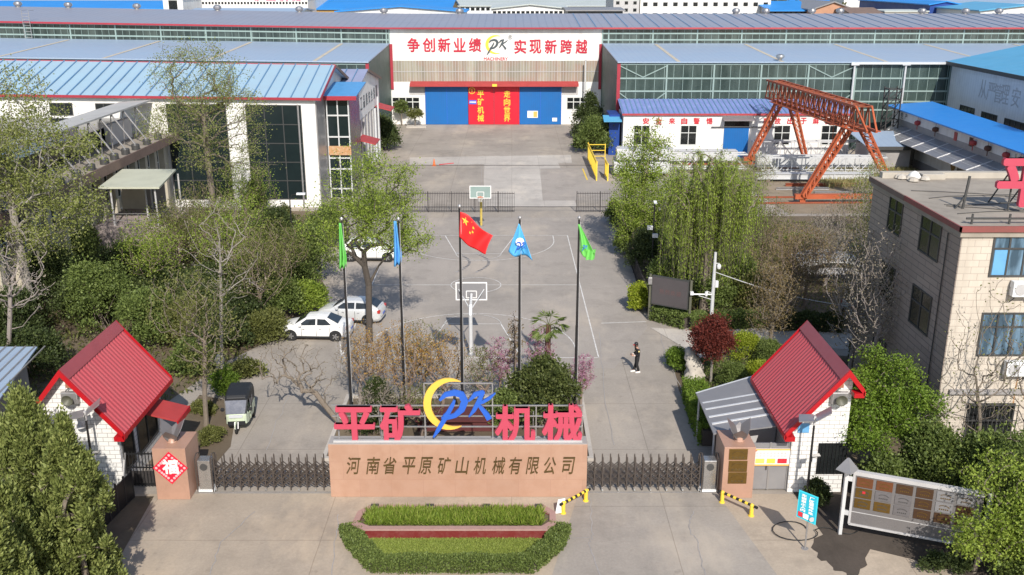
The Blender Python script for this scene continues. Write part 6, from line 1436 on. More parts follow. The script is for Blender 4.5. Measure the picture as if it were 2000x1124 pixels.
# lattice mast
t = thing('lattice_mast', 'slim dark lattice mast at the corner of the long blue roofed house', 'mast', (45.6, 118, 0)); m = MB(); x, y, w2 = 45.6, 118., .75
for i in (-1, 1):
    for j in (-1, 1): m.beam((x + i * w2, y + j * w2, 0), (x + i * w2, y + j * w2, 8.6), .13)
for k in range(7):
    z0_, z1_ = k * 1.2, (k + 1) * 1.2
    for j in (-1, 1): m.beam((x - w2, y + j * w2, z0_), (x + w2, y + j * w2, z1_), .07); m.beam((x + j * w2, y - w2, z1_), (x + j * w2, y + w2, z0_), .07); m.beam((x - w2, y + j * w2, z1_), (x + w2, y + j * w2, z1_), .08); m.beam((x + j * w2, y - w2, z1_), (x + j * w2, y + w2, z1_), .08)
m.build('mast_frame', 'dark_iron', t)
# carport arch & rock
t = thing('arched_carport', 'pale arched carport roof behind the bare trees', 'carport', (23, 67.5, 0)); rows = []
for k in range(13):
    a = math.pi * k / 12; rows.append([(20.6 + 4.6 * k / 12, 65.9, 1.55 + .38 * math.sin(a)), (20.6 + 4.6 * k / 12, 69.4, 1.55 + .38 * math.sin(a)), (20.6 + 4.6 * k / 12, 69.4, 1.6 + .38 * math.sin(a)), (20.6 + 4.6 * k / 12, 65.9, 1.6 + .38 * math.sin(a))])
MB().loft(rows).build('roof', 'paper_white', t, smooth=False); m = MB().box(20.6, 25.2, 65.86, 65.9, 1.1, 1.57)
m.build('fascia', 'fin_grey', t)
for x in (20.8, 25.0):
    for y in (66.1, 69.2): MB().tube([(x, y, 0), (x, y, 1.56)], .06, 8).build('post', 'galvanised', t)
t = thing('ornamental_rock', 'tall eroded pale ornamental rock between the round hedges', 'rock', gp(1353, 745)); p = gp(1353, 745); m = MB(); n = 14; rings = []
for k in range(10):
    q = k / 9; c = Vector((p.x + .12 * math.sin(q * 5), p.y + .5 * q, 1.75 * q)); rings.append([c + Vector((math.cos(2 * math.pi * j / n) * (.52 - .3 * q ** 2) * (1 + .25 * math.sin(j * 2.3 + k * 1.7)), math.sin(2 * math.pi * j / n) * (.42 - .25 * q) * (1 + .25 * math.cos(j * 1.7 + k)), .06 * math.sin(j * 3 + k))) for j in range(n)])
o = m.loft(rings).build('stone', 'rock', t, smooth=True)
# ------------------------------------------------------------------ VEHICLES
def car(label, loc, rz, paint, kind, tidy=True):
    """local axes: front of the car towards -x"""
    L, Wd, top = {'sedan': (4.45, .87, 1.46), 'hatch': (4.25, .88, 1.50), 'suv': (4.6, .92, 1.68)}[kind]
    t = thing('parked_car', label, 'car', loc, rz, local=True); h = L / 2
    dk = {'sedan': [(0, .50, .62, .30), (.12, .70, .74, .22), (.5, .80, .90, .19), (1.0, .86, .98, .18), (1.5, .87, 1.0, .18), (2.9, .87, 1.02, .18), (3.6, .86, 1.04, .19), (4.1, .82, 1.03, .22), (4.38, .74, .96, .3), (4.45, .62, .72, .36)],
          'hatch': [(0, .52, .62, .30), (.12, .70, .76, .22), (.5, .81, .92, .19), (1.0, .87, 1.0, .18), (1.5, .88, 1.03, .18), (2.9, .88, 1.06, .18), (3.6, .86, 1.10, .19), (4.05, .80, 1.06, .24), (4.2, .72, .9, .32), (4.25, .62, .7, .38)],
          'suv': [(0, .56, .74, .34), (.12, .74, .90, .26), (.5, .85, 1.04, .24), (1.1, .91, 1.12, .23), (1.5, .92, 1.14, .23), (3.0, .92, 1.17, .23), (3.9, .90, 1.19, .24), (4.35, .85, 1.16, .28), (4.55, .77, 1.0, .36), (4.6, .66, .8, .42)]}[kind]
    rings = []
    for x, w_, zb, z0 in dk:
        c = .05 if x < 1.6 or x > 3.2 else .02
        rings.append([(x - h, -w_ * .86, z0), (x - h, -w_, z0 + .16), (x - h, -w_, zb - .20), (x - h, -w_ * .93, zb - .03), (x - h, -w_ * .6, zb + c * .7), (x - h, 0, zb + c), (x - h, w_ * .6, zb + c * .7), (x - h, w_ * .93, zb - .03), (x - h, w_, zb - .20), (x - h, w_, z0 + .16), (x - h, w_ * .86, z0)])
    b = MB().loft(rings).build('body', paint, t, smooth=True)
    md = b.modifiers.new('edge', 'BEVEL'); md.width = .03; md.segments = 2; md.limit_method = 'ANGLE'; md.angle_limit = R(30)
    # cabin: waist points and roof points along x
    x0, x1, x2, x3 = {'sedan': (1.02, 1.78, 2.98, 3.82), 'hatch': (1.0, 1.78, 3.3, 4.08), 'suv': (1.15, 1.8, 3.75, 4.42)}[kind]
    zw = {'sedan': 1.0, 'hatch': 1.03, 'suv': 1.14}[kind]; ww, wt = Wd * .90, Wd * .66
    cab = []
    for x, z, w_ in ((x0, zw - .03, ww * .92), (x1, top - .05, wt), ((x1 + x2) / 2, top, wt), (x2, top - .03, wt), (x3, zw + (.05 if kind != 'sedan' else .02), ww * .88)): cab.append((x - h, z, w_))
    rr = []
    n = 20
    def cabz(x):
        for (xa, za, wa), (xb, zb_, wb) in zip(cab[:-1], cab[1:]):
            if xa <= x <= xb: q = (x - xa) / (xb - xa); return za + (zb_ - za) * q, wa + (wb - wa) * q
        return cab[-1][1:] if x > cab[-1][0] else cab[0][1:]
    xs = sorted(set([c[0] for c in cab] + list(np.linspace(cab[0][0], cab[-1][0], n))))
    for x in xs:
        z, w_ = cabz(x); zz = zw - .06; k = min(1, max(0, (z - zz) / (top - zz))); wl3 = ww * (1 - .0 * k)
        rr.append([(x, -wl3, zz), (x, -w_ - (wl3 - w_) * .12, zz + (z - zz) * .86), (x, -w_ * .86, z), (x, 0, z + .03), (x, w_ * .86, z), (x, w_ + (wl3 - w_) * .12, zz + (z - zz) * .86), (x, wl3, zz)])
    MB().loft(rr).build('cabin', paint, b, smooth=False)
    def cpt(x, f, side):
        z, w_ = cabz(x); zz = zw - .06; zt_ = zz + (z - zz) * .86; wt_ = w_ + (ww - w_) * .12
        return Vector((x, side * (ww + (wt_ - ww) * f + .012), zz + (zt_ - zz) * f))
    def glass(nm, side, xa0, xa1, xb0, xb1):
        m = MB(); pts = [cpt(xa0, .14, side), cpt(xa1, .14, side), cpt(xb1, .93, side), cpt(xb0, .93, side)]; m.slab(pts, (0, side * .008, 0)); m.build(nm, 'car_glass', t)
    mid = (x1 + x2) / 2 - h + .05
    for s in (-1, 1):
        glass('side_window', s, x0 - h + .28, mid - .05, x1 - h + .02, mid - .05); glass('side_window', s, mid + .05, x3 - h - (.42 if kind == 'sedan' else .3), mid + .05, x2 - h - .02)
    def scr(nm, xa, xb):
        za, wa = cabz(xa); zb_, wb = cabz(xb); m = MB(); s = -1 if xb > xa and nm == 'windscreen' else 1
        off = Vector((s * .012, 0, .018)); m.slab([Vector((xa, -ww * .80, za)) + off, Vector((xa, ww * .80, za)) + off, Vector((xb, wb * .84, zb_)) + off, Vector((xb, -wb * .84, zb_)) + off], (s * .006, 0, .008)); m.build(nm, 'car_glass', t)
    scr('windscreen', x0 - h + .10, x1 - h - .05); scr('rear_window', x3 - h - .1, x2 - h + .07)
    wr_ = .31 if kind != 'suv' else .35; wx = (.84, L - .86)
    for x in wx:
        for s in (-1, 1):
            y = s * (Wd - .1); MB().lathe([(wr_ + .07, -.02), (wr_ + .07, .02)], (x - h, s * (Wd - .022), wr_ + .02), 'y', 24).build('wheel_arch', 'vinyl_black', b)
            ty = MB().lathe([(wr_ * .66, -.1), (wr_ * .95, -.1), (wr_, -.06), (wr_, .06), (wr_ * .95, .1), (wr_ * .66, .1)], (x - h, y + s * .015, wr_), 'y', 24).build('wheel', 'tyre', t)
            m = MB().lathe([(wr_ * .66, -.02 if s > 0 else .02), (wr_ * .62, s * .085)], (x - h, y + s * .02, wr_), 'y', 20)
            for k in range(5): a = k * 2 * math.pi / 5; m.beam((x - h, y + s * .11, wr_), (x - h + math.cos(a) * wr_ * .6, y + s * .11, wr_ + math.sin(a) * wr_ * .6), .07, .02, up=(0, 1, 0))
            m.build('rim', 'rim', ty)
    zl = dk[1][2] - .12
    for s in (-1, 1):
        MB().slab([(.06 - h, s * .42, zl), (.03 - h, s * .68, zl - .06), (.42 - h, s * .84, zl + .10), (.40 - h, s * .60, zl + .15)], (-.01, s * .012, .015)).build('headlight', 'lamp_clear', t)
        MB().box(L - .2 - h, L - .04 - h, s * (Wd - .29), s * (Wd - .06), dk[-3][2] - .26, dk[-3][2] - .08).build('tail_light', 'lamp_red', t)
        MB().lathe([(.04, -.09), (.09, -.07), (.09, .07), (.04, .09)], (x0 + .45 - h, s * (Wd + .09), zw + .05), 'y', 10).build('mirror', paint, t)
        for x in (mid, x0 + .5 - h, x3 - .55 - h):
            sm_ = MB().box(x - .012, x + .012, s * (Wd - .02), s * (Wd + .004), .34, zw - .14); sm_.build('door_gap', 'vinyl_black', b)
        MB().box(.95 - h, L - 1.05 - h, s * (Wd - .05), s * (Wd - .005), .2, .3).build('sill', 'vinyl_black', b)
        m = MB()
        for x in (mid + .16, mid - .85): m.box(x, x + .15, s * (Wd + .002), s * (Wd + .02), zw - .26, zw - .22)
        m.build('door_handle', 'rim', t)
    MB().box(-.012 - h, .02 - h, -.5, .5, .38, .52).build('grille', 'vinyl_black', b); MB().box(L - h - .01, L - h + .012, -.24, .24, .58, .7).build('number_plate', 'enamel_blue', b)
    return t
car('white sedan dusted with petals parked nearest the gate, nose towards the shrubs', (*gp(619, 657)[:2], 0), R(-3), 'car_white', 'sedan')
car('silver white hatchback parked behind the white sedan', (*gp(688, 625)[:2], 0), R(-8), 'car_silver', 'hatch')
car('white off-road car with black tyres parked under the round green tree', (*gp(724, 506)[:2], 0), R(178), 'car_white', 'suv')
car('pale car standing in the shade beside the tiled office', (22.6, 58.6, 0), R(95), 'car_silver', 'hatch')
# cargo tricycle (covered)
t = thing('passenger_tricycle', 'pale green three wheeled taxi with black hood parked by the flower bed', 'tricycle', (*gp(470, 828)[:2], 0), R(96), local=True)   # front towards -x
rings = [[(x, -w_, z0), (x, -w_, z1 - .1), (x, -w_ * .9, z1), (x, w_ * .9, z1), (x, w_, z1 - .1), (x, w_, z0)] for x, w_, z0, z1 in ((-1.0, .36, .62, .92), (-.92, .48, .42, 1.0), (-.6, .54, .38, .98), (-.1, .55, .34, .62), (.3, .56, .34, .66), (.5, .58, .34, .95), (1.15, .58, .36, .98), (1.25, .52, .46, .9))]
b = MB().loft(rings).build('body', 'trike_green', t, bevel=.03)
rings = [[(x, -w_, z0), (x, -w_ * .96, z1 - .12), (x, -w_ * .8, z1), (x, w_ * .8, z1), (x, w_ * .96, z1 - .12), (x, w_, z0)] for x, w_, z0, z1 in ((-.62, .55, 1.50, 1.66), (-.5, .57, 1.48, 1.76), (.2, .60, 1.42, 1.82), (1.05, .60, 1.38, 1.78), (1.24, .56, 1.36, 1.66))]
MB().loft(rings).build('hood', 'vinyl_black', t, bevel=.03)
MB().box(.55, 1.26, -.57, .57, .9, 1.46).build('rear_curtain', 'vinyl_black', t)
for s in (-1, 1):
    m = MB(); m.beam((-.9, s * .47, .95), (-.56, s * .53, 1.56), .06); m.beam((.12, s * .57, .6), (.15, s * .58, 1.5), .05); m.build('door_pillar', 'vinyl_black', t)
    MB().slab([(-.1, s * .565, .98), (.52, s * .575, .98), (.52, s * .575, 1.4), (-.2, s * .56, 1.42)], (0, s * .01, 0)).build('side_curtain', 'windscreen', t)
    MB().box(-.2, .5, s * .555, s * .575, .4, .92).build('door', 'trike_green', t)
    MB().lathe([(.02, -.03), (.1, -.02), (.1, .02), (.02, .03)], (-.72, s * .66, 1.12), 'x', 12).build('mirror', 'vinyl_black', t)
    ty = MB().lathe([(.14, -.06), (.25, -.06), (.27, 0), (.25, .06), (.14, .06)], (.85, s * .52, .27), 'y', 20).build('wheel', 'tyre', t); MB().lathe([(.14, -.03), (.14, .03)], (.85, s * .54, .27), 'y', 16).build('rim', 'rim', ty)
MB().slab([(-.98, -.44, .98), (-.98, .44, .98), (-.62, .5, 1.54), (-.62, -.5, 1.54)], (-.02, 0, .012)).build('windscreen', 'windscreen', t)
MB().box(-1.05, -.98, -.32, .32, .80, .93).build('headlight', 'lamp_clear', t)
MB().box(-1.0, -.5, -.42, .42, .4, .6).build('footwell', 'vinyl_black', t)
ty = MB().lathe([(.14, -.05), (.24, -.05), (.26, 0), (.24, .05), (.14, .05)], (-1.12, 0, .26), 'y', 20).build('wheel', 'tyre', t); MB().lathe([(.14, -.03), (.14, .03)], (-1.12, 0, .26), 'y', 16).build('rim', 'rim', ty)
m = MB(); pts = [(-1.12 + .31 * math.cos(a), 0, .26 + .31 * math.sin(a)) for a in np.linspace(.4, 2.8, 9)]
for a_, b_ in zip(pts[:-1], pts[1:]): m.beam(a_, b_, .2, .03, up=(0, 1, 0))
m.build('mudguard', 'trike_green', t, smooth=True); m = MB()
for s in (-1, 1): m.beam((-1.12, s * .08, .26), (-.92, s * .08, .7), .04)
m.build('fork', 'white_paint', t)
# ------------------------------------------------------------------ PERSON
def skinned(name, verts, edges, radii, m, parent, lvl=2, root=0):
    me = bpy.data.meshes.new(name); me.from_pydata([tuple(v) for v in verts], edges, []); o = bpy.data.objects.new(name, me); COL.objects.link(o)
    md = o.modifiers.new('skin', 'SKIN'); md.use_smooth_shade = True
    for i, r in enumerate(radii):
        sv = me.skin_vertices[0].data[i]; sv.radius = r if isinstance(r, tuple) else (r, r); sv.use_root = (i == root)
    sb = o.modifiers.new('sub', 'SUBSURF'); sb.levels = lvl; sb.render_levels = lvl
    dg = bpy.context.evaluated_depsgraph_get(); m2 = bpy.data.meshes.new_from_object(o.evaluated_get(dg)); bpy.data.objects.remove(o)
    m2.name = name; m2.materials.clear(); m2.materials.append(MATS[m]); m2.polygons.foreach_set('use_smooth', [True] * len(m2.polygons))
    o = bpy.data.objects.new(name, m2); COL.objects.link(o); o.parent = parent; LOCAL.add(o.name); return o
pp = gp(1243, 727); t = thing('person', 'person in black uniform and cap walking across the yard looking down at held hands', 'person', (pp.x, pp.y, 0), R(12), local=True)   # faces -x
hip, chest, neck = Vector((.02, 0, .93)), Vector((-.0, 0, 1.32)), Vector((-.03, 0, 1.47)); head = Vector((-.09, 0, 1.60))
kn = {-1: Vector((-.04, -.11, .50)), 1: Vector((.00, .11, .50))}; an_ = {-1: Vector((.10, -.11, .09)), 1: Vector((-.12, .11, .09))}
sh_ = {s: Vector((.0, s * .20, 1.40)) for s in (-1, 1)}; el = {-1: Vector((.02, -.27, 1.13)), 1: Vector((.02, .27, 1.13))}; wr2 = {-1: Vector((-.21, -.15, 1.06)), 1: Vector((-.21, .14, 1.04))}
V, E_, Rr = [], [], []
def av(p, r, par=None):
    V.append(p); Rr.append(r)
    if par is not None: E_.append((par, len(V) - 1))
    return len(V) - 1
h0 = av(hip, (.135, .165)); w0 = av(Vector((.01, 0, 1.12)), (.115, .15), h0); c0_ = av(chest, (.125, .19), w0); n0 = av(neck, .06, c0_); j0 = av(Vector((-.06, 0, 1.53)), .07, n0); hd = av(head + Vector((0, 0, .02)), (.098, .082), j0); av(head + Vector((.015, 0, .12)), (.085, .075), hd)
for s in (-1, 1):
    a = av(sh_[s], .068, c0_); b_ = av(el[s], .047, a); c_ = av(wr2[s], .032, b_); pm = av(wr2[s] + Vector((-.085, -s * .02, .01)), (.022, .042), c_)
    for k, ln in enumerate((.07, .08, .075, .058)):
        q = wr2[s] + Vector((-.10, -s * .02 + (k - 1.5) * .021, .01)); f1 = av(q + Vector((-ln * .55, 0, -.008)), .0095, pm); av(q + Vector((-ln * .9, 0, -.035)), .008, f1)
    t1 = av(wr2[s] + Vector((-.07, -s * .065, .03)), .011, pm); av(wr2[s] + Vector((-.11, -s * .07, .03)), .009, t1)
    a = av(hip + Vector((.0, s * .095, -.06)), .095, h0); b_ = av(kn[s], .065, a); c_ = av(an_[s], .042, b_); av(an_[s] + Vector((-.14, 0, -.045)), .035, c_)
bd = skinned('body', V, E_, Rr, 'skin', t)
V, E_, Rr = [], [], []
h0 = av(hip, (.15, .18)); w0 = av(Vector((.01, 0, 1.12)), (.132, .168), h0); c0_ = av(chest, (.145, .205), w0); av(Vector((-.02, 0, 1.44)), .085, c0_)
for s in (-1, 1):
    a = av(sh_[s], .082, c0_); b_ = av(el[s], .062, a); av(el[s].lerp(wr2[s], .82), .05, b_); a = av(hip + Vector((.0, s * .095, -.06)), .112, h0); b_ = av(kn[s], .088, a); av(an_[s] + Vector((0, 0, -.01)), .078, b_)
skinned('uniform', V, E_, Rr, 'uniform_black', t)
for s in (-1, 1):
    a = an_[s]; MB().loft([[(a.x + x, a.y - w_, .0), (a.x + x, a.y - w_, z), (a.x + x, a.y + w_, z), (a.x + x, a.y + w_, .0)] for x, w_, z in ((.08, .035, .07), (.04, .045, .10), (-.06, .048, .09), (-.15, .048, .065), (-.205, .03, .04))]).build('shoe', 'white_paint', t, bevel=.012)
    e = el[s].lerp(wr2[s], .86); MB().tube([e, wr2[s] + Vector((.01, 0, 0))], .046, 10).build('cuff', 'paper_white', t)
MB().lathe([(.108, -.01), (.112, .04), (.10, .10), (.06, .135), (.01, .145)], head + Vector((.015, 0, .06)), 'z', 18).build('cap', 'vinyl_black', t, smooth=True)
MB().slab([head + Vector((-.06, -.08, .065)), head + Vector((-.17, -.055, .035)), head + Vector((-.19, 0, .03)), head + Vector((-.17, .055, .035)), head + Vector((-.06, .08, .065))], (0, 0, .012)).build('cap_peak', 'leaf_red' if False else 'canopy_red', t)
MB().lathe([(.098, -.06), (.102, 0.0), (.10, .06)], head + Vector((.025, 0, .02)), 'z', 16).build('hair', 'uniform_black', t)
MB().lathe([(.005, -.02), (.018, -.01), (.02, .01), (.006, .03)], head + Vector((-.098, 0, -.01)), 'z', 8).build('nose', 'skin', t)
m = MB()
for s in (-1, 1): m.lathe([(.011, -.008), (.011, .008)], head + Vector((-.09, s * .034, .022)), 'x', 8)
m.build('eyes', 'uniform_black', t); MB().box(head.x - .094, head.x - .086, -.026, .026, head.z - .062, head.z - .052).build('mouth', 'terracotta', t)
for s in (-1, 1): MB().lathe([(.008, -.03), (.02, -.01), (.018, .02), (.006, .035)], head + Vector((.02, s * .096, .005)), 'z', 8).build('ear', 'skin', t)
MB().lathe([(.045, -.006), (.045, .006)], Vector((-.0, -.285, 1.34)), 'y', 14).build('shoulder_patch', 'badge_yellow', t)
MB().box(-.155, -.15, -.10, -.04, 1.30, 1.34).build('chest_badge', 'badge_yellow', t)
MB().box(-.36, -.345, -.02, .06, 1.04, 1.15).build('phone', 'vinyl_black', t)

# ------------------------------------------------------------------ VEGETATION
V3 = Vector
# near conifers lower left
for k, (x, y, h, rr, lb) in enumerate(((-16.6, 30.2, 8.0, 1.45, 'broad tall cypress cut by the left edge of the photo'), (-14.45, 28.5, 7.9, 1.1, 'slender cypress with the highest tip in front of the gatehouse gable'), (-15.35, 30.6, 5.6, .9, 'bushy cypress touching the black panel fence'), (-16.1, 26.9, 6.4, 1.35, 'low front cypress at the bottom left of the photo'), (-18.6, 33.6, 6.2, 1.5, 'dark cypress at the back below the storage shed'), (-15.0, 24.6, 6.6, 1.05, 'cypress cut by the lower edge of the photo'), (-13.5, 19.6, 5.4, 1.5, 'cypress outside the lower left corner'))):
    bush('cypress_tree', lb, (x, y, 0), rr * .92, rr * .92, h, 36000 if k < 6 else 9000, .15, 'leaf_cypress', 'spire', 150, 'cypress trees by the gatehouse', 'tree', .22, .8, 3, 'bark', 0, 2.6, .12)
# upper left pale tree
b = gp(70, 640); tree('pale_willow_tree', 'large airy pale green tree in front of the office with roof struts', (b.x, b.y, 0), (b.x - .6, b.y + .5, 9.5), [((b.x - .9, b.y + .5, 13.4), (3.6, 3.4, 3.2), 5), ((b.x + 1.6, b.y, 11.0), (4.4, 4, 2.6), 5), ((b.x - 2.5, b.y, 9.4), (4.5, 3, 2.5), 4), ((b.x + 2.8, b.y - 1, 7.6), (3.0, 2.5, 1.9), 3), ((b.x + .5, b.y - 1, 5.8), (3.0, 2.5, 1.4), 1)], .26, 700, 40, .15, 'leaf_pale', 'bark_pale', spread=.45, droop=.3, clump=80, lump=.26, rmin=.013, asc=.4)
# tall sparse tree in front of the workshop
b = gp(428, 500); tree('tall_sparse_tree', 'tall thin leaved tree reaching above the workshop roof', (b.x, b.y, 0), (b.x - .2, b.y, 11.5), [((b.x - .2, b.y, 13.9), (3.9, 3.4, 3.4), 5), ((b.x, b.y, 10.8), (5.2, 4.4, 3.0), 6), ((b.x + 1.4, b.y, 7.8), (4.2, 3, 1.8), 2)], .24, 700, 26, .125, 'leaf_pale', 'bark', spread=.42, clump=90, lump=.22, rmin=.012, asc=.45)
# round green tree behind the white cars
b = gp(722, 668); tree('round_green_tree', 'round fresh green tree spreading over the parked white cars', (b.x, b.y, 0), (b.x + .1, b.y, 3.6), [((b.x + .5, b.y, 9.5), (3.1, 3, 2.3), 5), ((b.x - .8, b.y, 7.8), (3.0, 2.8, 2.2), 4), ((b.x + 1.7, b.y, 7.4), (2.6, 2.6, 2.2), 4), ((b.x + 2.6, b.y, 6.2), (1.4, 2, .9), 1)], .19, 620, 36, .115, 'leaf_fresh', 'bark_dark', spread=.36, clump=85, lump=.24, rmin=.012, asc=.4)
# bare / twiggy trees on the left
for uv, tp, cr, tr_, nt, lm, bm, pt_, lb in (
    ((433, 768), (430, 470), [((0, 0, 8.2), (2.3, 2, 2.6), 3), ((.9, 0, 6.2), (1.7, 1.5, 1.3), 1)], .085, 90, 'bud_grey', 'bark_pale', 4, 'tall white barked bare tree beside the tricycle'),
    ((403, 832), (396, 640), [((-.6, 0, 6.4), (2.1, 2, 1.9), 3), ((.5, 1, 5.0), (1.5, 1.5, 1.2), 1), ((-.2, 0, 3.6), (1.4, 1.2, .9), 1)], .12, 300, 'leaf_olive', 'bark', 12, 'olive twigged tree with bent trunk beside the white barked tree'),
    ((505, 645), (505, 540), [((0, 0, 4.4), (2.4, 2, 2.3), 3)], .10, 330, 'leaf_olive', 'twig_brown', 12, 'olive brown twiggy tree behind the white barked tree'),
    ((455, 590), (455, 470), [((0, 0, 5.0), (2.8, 2.4, 2.7), 3)], .11, 420, 'leaf_fresh', 'twig_brown', 14, 'dense fresh green twiggy tree below the tall sparse tree'),
    ((545, 600), (545, 500), [((0, 0, 4.2), (2.0, 2, 2.0), 3)], .10, 330, 'leaf_olive', 'twig_brown', 13, 'olive twiggy tree above the nose of the sedan'),
    ((400, 520), (400, 440), [((0, 0, 4.2), (2.8, 2.2, 2.4), 3)], .10, 360, 'leaf_olive', 'twig_brown', 13, 'olive twiggy tree right of the porch corner'),
    ((480, 480), (480, 410), [((0, 0, 4.5), (2.8, 2.2, 2.6), 3)], .10, 400, 'leaf_fresh', 'twig_brown', 14, 'fresh green twiggy tree below the right workshop window'),
    ((300, 600), (300, 520), [((0, 0, 4.2), (2.2, 2, 2.2), 3)], .10, 340, 'leaf_fresh', 'twig_brown', 14, 'fresh twiggy tree behind the glossy evergreen'),
    ((350, 560), (350, 470), [((0, 0, 4.4), (2.6, 2.2, 2.3), 3)], .10, 360, 'leaf_olive', 'twig_brown', 14, 'olive twiggy tree beside the porch'),
    ((15, 745), (20, 560), [((.5, 0, 6.2), (2.0, 2, 2.4), 3)], .12, 160, 'bud_grey', 'twig_grey', 2, 'bare pale twigged tree above the storage shed')):
    b = gp(*uv); T = yp(tp[0], tp[1], b.y); tree('twiggy_tree', lb, (b.x, b.y, 0), T, [((T.x + c[0], b.y + c[1], c[2] if c[2] > T.z * .5 else T.z), r, s) for c, r, s in cr], tr_, nt, pt_, .12, lm, bm, 'twiggy trees on the left', rmin=.011, spread=.3, asc=.7)
# dark evergreen shrubs left
sp = [((205, 610), 2.6, 4.6, 'leaf_mid', 'broad glossy evergreen bush rising directly behind the gatehouse ridge'), ((110, 570), 2.4, 4.4, 'leaf_dark', 'dark evergreen bush left of the glossy bush below the office'), ((140, 500), 2.6, 4.0, 'leaf_mid', 'evergreen bush at the foot of the brick porch'), ((300, 640), 2.2, 3.6, 'leaf_mid', 'evergreen bush at the back corner of the left gatehouse roof'), ((250, 540), 2.4, 3.8, 'leaf_dark', 'dark bush in the shade under the porch railing'), ((30, 640), 2.2, 3.6, 'leaf_dark', 'dark bush at the left edge above the shed roof'), ((370, 640), 2.0, 3.0, 'leaf_olive', 'olive green bush behind the bent brown tree'), ((560, 590), 1.7, 2.9, 'leaf_mid', 'green shrub at the nose of the white sedan'), ((600, 520), 2.4, 4.4, 'leaf_mid', 'fresh evergreen bush left of the round green tree'), ((540, 470), 2.2, 4.2, 'leaf_dark', 'dark evergreen shrub beside the lamp post'), ((500, 560), 2.3, 3.0, 'leaf_dark', 'dark low bush in the shade behind the sedan'), ((610, 585), 1.5, 2.4, 'leaf_fresh', 'light green shrub between the cars and the garden'), ((420, 560), 2.6, 2.9, 'leaf_dark', 'dark spreading bush in the middle of the left garden'), ((330, 480), 2.6, 3.4, 'leaf_olive', 'olive brown bush to the right of the porch'), ((430, 640), 2.2, 2.4, 'leaf_dark', 'dark bush in front of the brown twigged trees'), ((640, 450), 2.0, 3.6, 'leaf_mid', 'green bush between workshop pier and parked off-road car'), ((330, 560), 2.6, 3.0, 'leaf_dark', 'dark bush under the olive twiggy tree beside the porch'), ((400, 600), 2.4, 2.6, 'leaf_dark', 'dark bush between brown trees in the left garden centre'), ((470, 610), 2.2, 2.2, 'leaf_dark', 'dark bush at the edge of the shade left of the sedan'), ((520, 630), 1.5, 1.8, 'leaf_olive', 'olive bush at the drive edge left of the sedan nose'), ((250, 470), 2.6, 3.0, 'leaf_mid', 'green bush below the porch railing'), ((170, 590), 2.4, 3.2, 'leaf_dark', 'dark bush left of the glossy bush over the gatehouse'), ((60, 700), 2.0, 2.8, 'leaf_dark', 'dark bush just behind the storage shed roof'), ((380, 690), 1.5, 1.6, 'leaf_mid', 'green bush behind the right roof corner of the left gatehouse'), ((450, 530), 2.6, 2.8, 'leaf_olive', 'olive bush under the tall sparse tree'), ((570, 520), 1.8, 3.4, 'leaf_dark', 'dark bush between lamp post and fresh bush'),
      ((480, 700), 1.2, .7, 'leaf_olive', 'low olive ground shrub at the edge of the drive')]
for (u, v), r, h, lm, lb in sp:
    b = gp(u, v + 34); bush('evergreen_bush', lb, (b.x, b.y, 0), r, r, h, int(6500 * r), .15, lm, 'dome', 40, 'bushes of the left garden')
for (u, v), r, h, lm, lb in (((440, 760), .95, 1.5, 'leaf_bright', 'bright green clipped bush behind the tricycle'), ((415, 850), .8, .55, 'leaf_olive', 'low olive shrub at the front tip of the flower bed'), ((395, 795), .85, .5, 'leaf_olive', 'low dry shrub between the two tree trunks of the flower bed')):
    b = gp(u, v + 10); bush('flower_bed_bush', lb, (b.x, b.y, 0), r, r, h, 7000, .09, lm, 'dome', 26)
tag(MB().lathe([(.32, 0), (.28, .3), (.2, .7), (.28, .95), (.12, 1.25), (.02, 1.35)], gp(432, 733), 'z', 9).build('garden_stone', 'rock', smooth=True), 'small pale upright stone behind the bright green bush', 'stone')
for (u, v), h, r, lm, lb in (((500, 410), 3.4, 1.2, 'leaf_dark', 'dark conifer in front of the dark workshop window'), ((560, 455), 2.6, .9, 'leaf_olive', 'small dry conifer by the white workshop pier')):
    b = gp(u, v); bush('garden_conifer', lb, (b.x, b.y, 0), r, r, h, 9000, .16, lm, 'cone', 50, None, 'tree', .2, .6, 2, 'bark', 0, 1.4, .06)
b = gp(742, 292); bush('yew_bush', 'large dark rounded yew bush at the corner of the gable building', (b.x, b.y, 0), 2.9, 2.6, 4.4, 12000, .24, 'leaf_dark', 'dome', 40)
for (u, v), h, lb in (((785, 246), 3.9, 'slender young tree against the white entrance wall'), ((811, 249), 2.7, 'small round headed palm like shrub by the blue door')):
    b = gp(u, v); tree('young_tree', lb, (b.x, b.y, 0), (b.x, b.y, h * .6), [((b.x, b.y, h * .75), (1.15, 1, h * .28), 1)], .08, 60, 34, .22, 'leaf_mid' if h > 3 else 'leaf_olive', 'bark', spread=.22)
tag(MB().box(-15.5, -12.6, 143.2, 144.6, 0, .25).build('planting_box', 'pale_concrete'), 'low stone planting box under the entrance wall window', 'planter')
